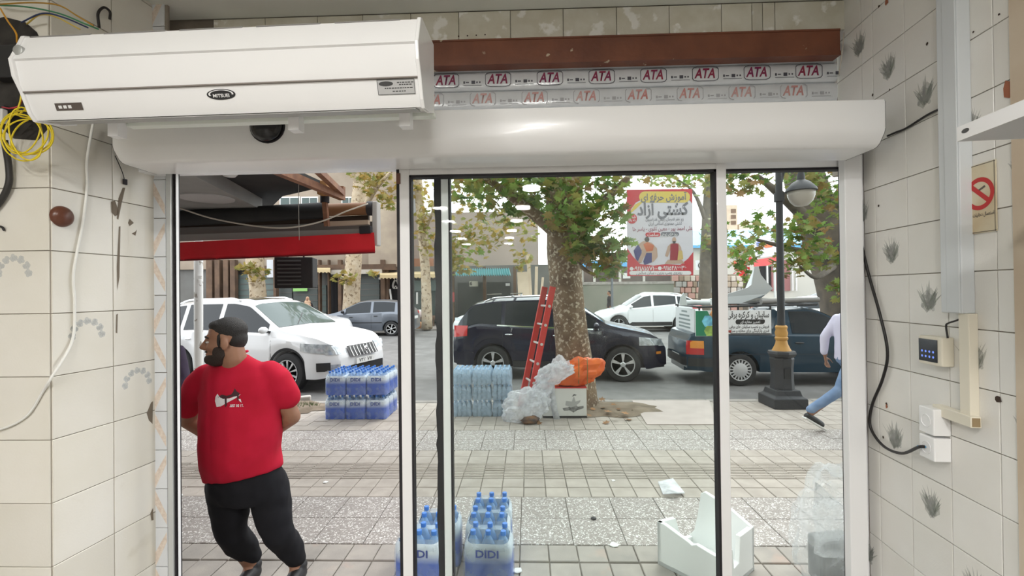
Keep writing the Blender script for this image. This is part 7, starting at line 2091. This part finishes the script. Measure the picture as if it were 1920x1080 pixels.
tree('far_plane_tree', 'pale far plane tree rising behind the grey hatchback', [(Vector((P(658, 600, Y3_).x, Y3_, FP)), .5), (P(659, 560, Y3_), .40), (P(663, 500, Y3_), .38), (P(668, 420, Y3_), .36), (P(676, 340, Y3_), .33), (P(684, 250, Y3_), .28)],
     [pts_((668, 420, 22.5, .2), (700, 360, 21, .12), (735, 320, 20, .06)), pts_((662, 530, 22.3, .12), (640, 520, 21.5, .08)), pts_((676, 350, 22.5, .2), (650, 300, 21.5, .12))],
     [B_(705, 345, 20.8, (1.0, .8, .7), 90), B_(725, 375, 20.6, (.5, .5, .5), 40), B_(690, 325, 20.8, (1.0, .8, .35), 60), B_(645, 520, 21.6, (.6, .4, .35), 34), B_(695, 515, 21.8, (.5, .3, .2), 12), B_(700, 200, 21.5, (3, 2, 1.5), 300)], m_leafa, m_bark2, .36, 31)
tree('far_pollard_tree', 'knotted pale far tree beneath the red valance', [(Vector((P(484, 600, Y3_).x, Y3_, FP)), .42), (P(484, 560, Y3_), .38), (P(482, 520, Y3_), .36), (P(478, 490, Y3_), .42), (P(475, 430, Y3_), .3)], [],
     [B_(480, 510, 21.8, (.7, .4, .5), 50), B_(462, 500, 21.8, (.6, .3, .2), 20), B_(475, 400, 22, (1.5, 1, .8), 120)], m_leafa, m_bark2, .34, 37)
tree('far_slim_tree', 'slender far tree seen between the two door stiles', [(Vector((P(800, 600, 21.5).x, 21.5, FP)), .25), (P(798, 520, 21.5), .22), (P(792, 440, 21.5), .2), (P(784, 340, 21.5), .2), (P(780, 240, 21.5), .15)], [pts_((792, 440, 21.5, .1), (810, 400, 21, .06), (820, 350, 20.5, .03))],
     [B_(800, 420, 21, (.6, .6, 1.6), 110), B_(775, 350, 21, (.7, .5, .6), 60), B_(850, 480, 21, (.5, .5, .9), 70), B_(870, 360, 20, (2.0, 1, 1.0), 150), B_(890, 440, 21, (1.6, .8, 1.2), 150), B_(960, 430, 21.5, (1.4, .8, 1.0), 110), B_(870, 500, 21, (.8, .5, .4), 50), B_(980, 490, 22, (.6, .5, .6), 40), B_(850, 200, 21, (4, 2, 2), 400)], m_leafa, m_bark2, .34, 41)
tree('far_street_tree', 'thin far tree trunk rising behind the banner', [(Vector((P(1320, 600, 26).x, 26, FP)), .35), (P(1322, 520, 26), .32), (P(1326, 420, 26), .30), (P(1332, 320, 26), .26), (P(1336, 200, 26), .2)], [pts_((1326, 420, 26, .15), (1300, 360, 25.5, .08), (1260, 330, 25, .04))],
     [B_(1290, 335, 25, (2.4, 1, .6), 130), B_(1320, 450, 25.5, (.5, .5, .9), 40), B_(1350, 470, 25.5, (.5, .5, .6), 50), B_(1200, 320, 25, (2.0, 1, .5), 90)], m_leafg, m_bark3, .34, 43)
tree('red_flower_shrub', 'shrub with bright red flowers beyond the pickup', [(Vector((P(1398, 590, 24).x, 24, FP)), .14), (P(1398, 540, 24), .12), (P(1397, 490, 24), .08)], [],
     [B_(1392, 470, 24, (.9, .6, .7), 130), B_(1400, 520, 24, (.5, .4, .5), 40)], m_leafg, m_bark3, .3, 47)
mb = MB(); rg = random.Random(3)
for _ in range(46):
    p = P(1392 + rg.gauss(0, 7), 502 + rg.gauss(0, 8), 23.3 + rg.uniform(0, .3)); m = leaf_pose(rg, p); n = len(mb.v); mb.v += [tuple(m @ v) for v in leaf_verts(.26)]; mb.f += [(a + n, b + n, c + n) for a, b, c in LF]
rf = mb.build('red_blossom', M('blossom_red', (.75, .05, .05), .5), None, fix=False); tag(rf, 'cluster of bright red blossom on the far shrub', 'flowers', kind='stuff')

# ================================================================== far side of the road
far = struct('far_pavement'); MB().box2((-60, 21.6, ROAD), (70, 60, .02)).build('slab', M('far_paving', (.34, .31, .28), .9, var=(.28, .25, .23), scale=1.5), far)
MB().box2((-60, 21.45, ROAD), (70, 21.6, .03)).build('kerb_run', m_kerb, far)
YB_ = 25.0
def fb_(x0, y0, x1, y1, Y=YB_, d=.2):
    """box between two photo corners on a far frontage"""
    a, b = P(x0, y0, Y), P(x1, y1, Y); return MB().box2((a.x, Y, max(.02, b.z)), (b.x, Y + d, a.z))
m_w1 = M('far_beige_wall', (.34, .28, .22), .9, var=(.27, .22, .17), scale=.8, third=(.25, .22, .2), tlo=.6, thi=.7, tscale=.6)
m_w2 = M('far_grey_wall', (.15, .15, .142), .9, var=(.12, .115, .105), scale=.7)
m_w3 = M('far_brown_wood', (.16, .10, .065), .9, var=(.10, .065, .045), scale=2)
m_sht = M('far_shutter', (.085, .10, .095), .6); m_sht2 = M('far_shutter_teal', (.12, .16, .15), .6)
m_blkw = M('far_dark_opening', (.02, .02, .022), .9)
m_awy = M('far_awning_cream', (.60, .48, .28), .8); m_awt = M('far_awning_teal', (.10, .30, .32), .7)
m_wfr = M('far_window_frame', (.72, .72, .70), .6)
b1 = thing('shop_row_building', 'two-storey shop row with roller shutters across the road', 'building', (P(560, 600, YB_).x, YB_, 0))
fb_(250, 100, 745, 620, YB_ + .3, 6).build('wall', m_w2, b1)
fb_(300, 320, 748, 500, YB_ + .1, .25).build('upper_wall', m_w1, b1)
fb_(575, 497, 740, 506, YB_ - .4, .6).build('beam', m_w3, b1); fb_(620, 506, 716, 513, YB_ - .4, .5).build('beam', M('far_pale_beam', (.5, .46, .4), .9), b1)
fb_(440, 499, 575, 505, YB_ - .1, .3).build('beam', m_w3, b1)
for x0, x1, y0, mt in ((520, 548, 520, m_sht), (550, 596, 535, m_sht), (600, 612, 535, m_sht2), (614, 632, 520, m_blkw), (640, 655, 520, m_sht2), (676, 712, 514, m_sht), (440, 470, 515, m_sht2), (495, 518, 515, m_sht2)):
    s = fb_(x0, y0, x1, 612, YB_ + .18, .12).build('shutter', mt, b1)
    if mt is not m_blkw:
        for k in range(7):
            yy = y0 + 6 + k * 11; fb_(x0, yy, x1, yy + 1.2, YB_ + .16, .03).build('shutter_rib', m_w2, s)
for x0, x1 in ((386, 398), (402, 412), (418, 428), (431, 441), (512, 518), (596, 600), (614, 617), (633, 640), (713, 722)):
    fb_(x0, 487, x1, 612, YB_ - .3, .3).build('post', m_w3, b1)
for x0, x1 in ((524, 562), (564, 596), (640, 668)):
    w = fb_(x0, 369, x1, 386, YB_ + .02, .1).build('window', m_wfr, b1)
    fb_(x0 + 2, 371, (x0 + x1) / 2 - 1, 384, YB_ - .01, .04).build('pane', m_cglass2, w); fb_((x0 + x1) / 2 + 1, 371, x1 - 2, 384, YB_ - .01, .04).build('pane', m_cglass2, w)
fb_(690, 380, 745, 500, YB_ - .1, .4).build('bay_wall', M('far_sand_wall', (.47, .40, .31), .9, var=(.36, .30, .24), scale=1), b1)
fb_(500, 487, 514, 520, YB_ - .2, .1).build('bright_patch', M('far_white_sheet', (.62, .64, .68), .7), b1)
gs = fb_(549, 538, 576, 546, YB_ - .02, .06).build('green_sign', M('lime_sign', (.30, .60, .18), .6), None); tag(gs, 'small lime green sign on the far shop shutter', 'sign')
def scallop(x0, x1, y0, y1, Y, mat, label, n=10, dep=1.0):
    t = thing('scalloped_awning', label, 'awning', P((x0 + x1) / 2, y1, Y)); a = []
    top_ = [P(x0, y0, Y + dep), P(x1, y0, Y + dep)]
    bot = []
    for k in range(n * 4 + 1):
        x = x0 + (x1 - x0) * k / (n * 4); bot.append(P(x, y1 - 2.0 * abs(math.sin(math.pi * k / 4)) + 1, Y))
    mid = [P(x0 + (x1 - x0) * k / (n * 4), y0 + (y1 - y0) * .45, Y) for k in range(n * 4 + 1)]
    mb = MB(); m_ = len(bot)
    tp = [top_[0].lerp(top_[1], k / (m_ - 1)) for k in range(m_)]
    mb.add(tp + mid + bot, [(r * m_ + k, r * m_ + k + 1, (r + 1) * m_ + k + 1, (r + 1) * m_ + k) for r in range(2) for k in range(m_ - 1)]); 
    mb.add([v + Vector((0, .03, -.01)) for v in tp + mid + bot], [(r * m_ + k + 1, r * m_ + k, (r + 1) * m_ + k, (r + 1) * m_ + k + 1) for r in range(2) for k in range(m_ - 1)])
    mb.build('canopy', mat, t, fix=False); return t
scallop(592, 619, 500, 511, YB_ - 1, m_awy, 'small cream awning above the far left shutter', 4)
scallop(712, 752, 510, 522, YB_ - 1, m_awy, 'cream scalloped awning over the dark far stall', 6)
scallop(768, 818, 508, 521, YB_ - 1, m_awy, 'cream scalloped awning seen between the door stiles', 8, 2.3)
b2 = thing('stall_row_building', 'low brown and grey shop row behind the dark crossover', 'building', (P(860, 600, YB_).x, YB_, 0))
fb_(765, 400, 1010, 520, YB_ + 1.5, 5).build('upper_wall', M('far_rose_wall', (.36, .29, .25), .9, var=(.31, .26, .23), scale=.5), b2)
fb_(755, 500, 1040, 620, YB_ + .8, 5).build('wall', m_w2, b2)
fb_(768, 485, 812, 506, YB_ + 1.3, .2).build('brick_patch', M('far_brick', (.36, .18, .11), .9), b2)
fb_(715, 522, 750, 612, YB_ + .2, .6).build('opening', m_blkw, b2); fb_(772, 530, 816, 612, YB_ + .2, .6).build('opening', M('far_green_dark', (.04, .07, .065), .8), b2); fb_(772, 526, 818, 545, YB_ + .1, .1).build('fascia', M('far_fascia_teal', (.12, .17, .16), .7), b2)
fb_(858, 530, 958, 612, YB_ + .3, .5).build('opening', M('far_grey_dark', (.07, .075, .07), .8), b2)
for x in (722, 756, 845, 905, 962): fb_(x, 500, x + 7, 615, YB_ - .2, .25).build('post', m_w3, b2)
text('٦ ۵', .9, frame(P(730, 532, YB_ + .15), (1, 0, 0), UP), m_wfr, b2, bold=.02)
mb = MB()
n = 24; a, b = P(852, 513, YB_ - 1.6), P(958, 512, YB_ - 1.6); a2, b2_ = P(856, 505, YB_ - .2), P(955, 504, YB_ - .2)
vs = []
for k in range(n * 2 + 1):
    u = k / (n * 2); z_ = UP * (.05 if k % 2 else -.05); vs += [a.lerp(b, u) + z_ - UP * .12, a2.lerp(b2_, u) + z_]
mb.add(vs, [(2 * k, 2 * k + 2, 2 * k + 3, 2 * k + 1) for k in range(n * 2)]); mb.add([v + UP * .02 for v in vs], [(2 * k + 1, 2 * k + 3, 2 * k + 2, 2 * k) for k in range(n * 2)])
tag(mb.build('corrugated_awning', m_awt, fix=False), 'teal corrugated awning above the far shop behind the dark crossover', 'awning')
sg_ = thing('shop_sign', 'small pale square sign on the dark far shop', 'sign', P(888, 537, YB_)); fb_(880, 527, 896, 537, YB_ + .1, .08).build('board', M('far_pale_sign', (.6, .58, .48), .7), sg_)
text('6', .26, frame(P(883, 532, YB_ + .08), (1, 0, 0), UP), m_ink, sg_, bold=.01)
s2 = fb_(948, 531, 956, 536, YB_ + .1, .05).build('notice', m_wfr); tag(s2, 'tiny white notice on the far shop wall', 'sign')
s2 = fb_(842, 548, 852, 566, YB_ - .3, .05).build('notice', M('far_red_notice', (.4, .06, .06), .7)); tag(s2, 'small dark red notice on a far shop post', 'sign')
# goods on the far stall
goods = [(778, 600, .5, (.30, .12, .06)), (786, 590, .5, (.72, .70, .66)), (792, 600, .45, (.55, .25, .08)), (796, 582, .45, (.70, .42, .06)), (785, 575, .4, (.55, .45, .45)), (803, 598, .4, (.45, .35, .25)), (774, 585, .4, (.75, .77, .8)), (798, 607, .35, (.5, .22, .06)), (738, 572, .4, (.8, .8, .78)), (743, 590, .5, (.25, .05, .12))]
words_ = ('rust', 'white', 'orange', 'mustard', 'mauve', 'tan', 'pale blue', 'amber', 'cream', 'plum')
for k, (px, py, r, c_) in enumerate(goods):
    low = py >= 597 or px < 760; pp = P(px, py, 22.7 if low else 23.4); r *= .45; zc = (.02 if low else P(790, 595, 23.2).z) + r * .7
    tag(crumple((pp.x, pp.y + (.25 * (k % 4) if not low else -.4 * (k % 3)), zc), (r, r * .8, r), 60 + k, n=16, k=10, amp=.4).build('stall_bundle', M('stall_cloth_%s' % words_[k].replace(' ', '_'), c_, .8), smooth=True), '%s bundle of goods on the far street stall' % words_[k], 'bundle', 'goods on the far street stall')
st_ = thing('stall_table', 'low dark table carrying goods at the far stall', 'table', (P(785, 600, 24).x, 24.1, .02))
fb_(770, 595, 815, 599, 23.2, 1.8).build('top', m_w3, st_)
for px in (772, 812):
    for yy in (23.3, 24.8):
        a = P(px, 598, 23.2); MB().box2((a.x - .03, yy, .02), (a.x + .03, yy + .06, a.z)).build('leg', m_w3, st_)
for k, px in enumerate((782, 798, 804, 731)):
    tag(MB().bar(P(px, 548 - k * 2, 24.9), P(px + (3 if k else 0), 570 - k * 2, 24.9), .09, .05).build('hanging_tube', m_wfr), 'white tube hanging at the far stall, %s from the left' % ('second', 'third', 'fourth', 'first')[k], 'tube', 'white tubes at the far stall')
# planks leaning beyond the tree
for k, (x0, y0, x1, y1, w) in enumerate(((985, 545, 980, 510, .55), (997, 545, 990, 478, .18), (1003, 545, 1006, 500, .15), (1008, 545, 1018, 520, .12), (975, 545, 972, 528, .10))):
    a, b = P(x0, y0, 22.3 + k * .14), P(x1, y1, 22.8 + k * .14); a.z = .02
    tag(MB().bar(a, b, w, .06, up=(0, 1, 0)).build('plank', M('pale_plank', (.58, .47, .35), .8, var=(.5, .4, .3), scale=2)), 'pale plank leaning by the far wall, %s of five' % ('widest', 'tallest', 'narrow upright', 'right-leaning', 'shortest')[k], 'plank', 'planks leaning by the far wall')
tp = thing('thin_pole', 'thin grey metal pole left of the banner', 'pole', (P(1148, 600, 21.8).x, 21.8, .02))
MB().cyl((P(1148, 600, 21.8).x, 21.8, .02), P(1147, 476, 21.8), .06, n=10).build('shaft', M('pole_grey', (.12, .13, .14), .5), tp, smooth=True, angle=40)
MB().cyl(P(1147, 477, 21.8), P(1147, 474, 21.8), .09, n=10).build('cap', MATS['pole_grey'], tp)
# buildings to the right, in the distance
m_bl = M('blue_roof_sheet', (.10, .36, .66), .5); m_cw = M('cream_far_wall', (.55, .52, .47), .9, var=(.48, .46, .42), scale=.4)
b3 = thing('blue_roof_hall', 'long low hall with a bright blue sheet roof', 'building', (P(1420, 560, 44).x, 44, 0))
a, b = P(1290, 460, 44), P(1620, 458, 44); a2_, b2_ = P(1296, 432, 50), P(1620, 428, 50)
mb = MB(); mb.add([a, b, b2_, a2_] + [v - UP * .25 for v in (a, b, b2_, a2_)], [(0, 1, 2, 3), (7, 6, 5, 4), (0, 4, 5, 1), (1, 5, 6, 2), (2, 6, 7, 3), (3, 7, 4, 0)]); mb.build('roof', m_bl, b3)
fb_(1296, 462, 1620, 600, 44.6, 5).build('wall', m_cw, b3)
for x0, x1 in ((1315, 1330), (1368, 1380), (1392, 1402)): 
    w = fb_(x0, 472, x1, 482, 44.5, .15).build('window', m_wfr, b3); fb_(x0 + 1, 473, x1 - 1, 481, 44.45, .1).build('pane', m_cglass, w)
fb_(1425, 490, 1445, 545, 44.4, .3).build('doorway', m_blkw, b3); fb_(1446, 488, 1482, 545, 44.4, .3).build('shopfront', M('far_maroon', (.28, .12, .12), .8), b3)
for x in (1438, 1485, 1492): fb_(x, 485, x + 3, 545, 44.2, .2).build('post', m_wfr, b3)
b5 = thing('low_blue_hall', 'lower hall with a blue roof edge left of the banner', 'building', (P(1110, 560, 48).x, 48, 0))
fb_(1090, 498, 1300, 600, 48.5, 4).build('wall', m_cw, b5); fb_(1080, 490, 1300, 498, 48, 5).build('roof', m_bl, b5); fb_(1095, 500, 1298, 532, 48.2, .3).build('shopfront', M('far_brown_shop', (.13, .10, .085), .9, var=(.06, .05, .05), scale=.4), b5)
for x in (1112, 1160, 1205, 1262): fb_(x, 500, x + 5, 532, 48.1, .15).build('pier', m_cw, b5)
for x0, x1, y0, y1, nm in ((1168, 1182, 512, 522, 'white'), (1215, 1240, 506, 514, 'tan'), (1272, 1290, 512, 530, 'rust')): fb_(x0, y0, x1, y1, 48.1, .1).build('shop_panel', M('far_panel_' + nm, {'white': (.6, .6, .58), 'tan': (.4, .32, .24), 'rust': (.3, .14, .1)}[nm], .8), b5)
lw_ = thing('low_grey_wall', 'low grey-green plastered wall left of the stone wall', 'wall', (P(1180, 560, 29).x, 29, .02))
fb_(1092, 531, 1264, 600, 29, .3).build('panel', M('grey_green_plaster', (.20, .21, .17), .9, var=(.26, .25, .21), scale=.8), lw_); fb_(1092, 529, 1264, 532, 28.95, .4).build('coping', m_kerb, lw_)
b4 = thing('brick_block', 'unfinished tan brick block rising behind the blue hall', 'building', (P(1370, 500, 80).x, 80, 0))
fb_(1350, 385, 1386, 640, 80, 8).build('wall', M('tan_brick', (.50, .40, .30), .9, var=(.42, .33, .25), scale=1.2), b4)
for k in range(3):
    w = fb_(1371, 392 + k * 11, 1380, 399 + k * 11, 79.9, .2).build('window', m_w3, b4)
fb_(1386, 420, 1440, 640, 82, 6).build('annex', M('tan_block', (.55, .47, .38), .9), b4)
sw2 = thing('stone_wall', 'low rough stone wall behind the white crossover', 'wall', (P(1310, 560, 30).x, 30, .02))
fb_(1262, 516, 1420, 590, 30.2, .5).build('core', m_dirt, sw2)
rg = random.Random(17); mstone = [M('stone_%s' % n_, c_, .95, bump=.3) for n_, c_ in (('tan', (.40, .32, .25)), ('grey', (.34, .32, .30)), ('rose', (.45, .26, .22)), ('pale', (.55, .48, .42)), ('brown', (.26, .19, .14)))]
x = 1262
for r_ in range(6):
    x = 1262 + (r_ % 2) * 5
    while x < 1418:
        w = rg.uniform(8, 14); o = fb_(x + .5, 517 + r_ * 11, x + w - .5, 517 + r_ * 11 + 10, 30.05 + rg.uniform(-.05, .05), .3).build('stone', mstone[rg.randrange(5)], sw2, bevel=.04); x += w
bb = thing('roadside_board', 'white and red roadside board above the pickup', 'signboard', P(1436, 485, 34))
a, b, c_, d_ = P(1414, 446, 34), P(1456, 438, 34), P(1456, 478, 34), P(1415, 485, 34)
mb = MB(); mb.add([a, b, c_, d_] + [v + Vector((0, .15, 0)) for v in (a, b, c_, d_)], [(0, 1, 2, 3), (7, 6, 5, 4), (0, 4, 5, 1), (1, 5, 6, 2), (2, 6, 7, 3), (3, 7, 4, 0)]); mb.build('panel', M('board_pale', (.66, .66, .74), .6), bb)
def q4(poly, Y, mat, nm, par): return MB().add([P(x, y, Y) for x, y in poly], [tuple(range(len(poly)))]).build(nm, mat, par, fix=False)
q4([(1430, 460), (1440, 457), (1452, 456), (1448, 463), (1436, 465)], 33.95, M('board_orange', (.7, .18, .08), .6), 'picture', bb); q4([(1418, 455), (1426, 452), (1427, 460), (1420, 462)], 33.95, M('board_blue', (.2, .25, .55), .6), 'picture', bb); q4([(1413, 488), (1458, 480), (1470, 484), (1440, 498), (1413, 500)], 33.9, M('board_red', (.62, .10, .10), .6), 'lower_banner', bb)
for x in (1418, 1452): MB().bar(P(x, 482, 34.1), Vector((P(x, 482, 34.1).x, 34.1, .02)), .12).build('post', m_steel, bb)
s3 = fb_(1305, 488, 1325, 506, 29, .1).build('number_board', M('board_offwhite', (.7, .7, .72), .6)); tag(s3, 'small white board with a number beside the banner', 'sign')
text('(۱۰)', .35, frame(P(1315, 497, 28.98), (1, 0, 0), UP), m_ink, s3, bold=.01)
a = P(1315, 506, 29.1); MB().box2((a.x - .05, 29.02, .02), (a.x + .05, 29.1, a.z)).build('post', m_steel, s3)
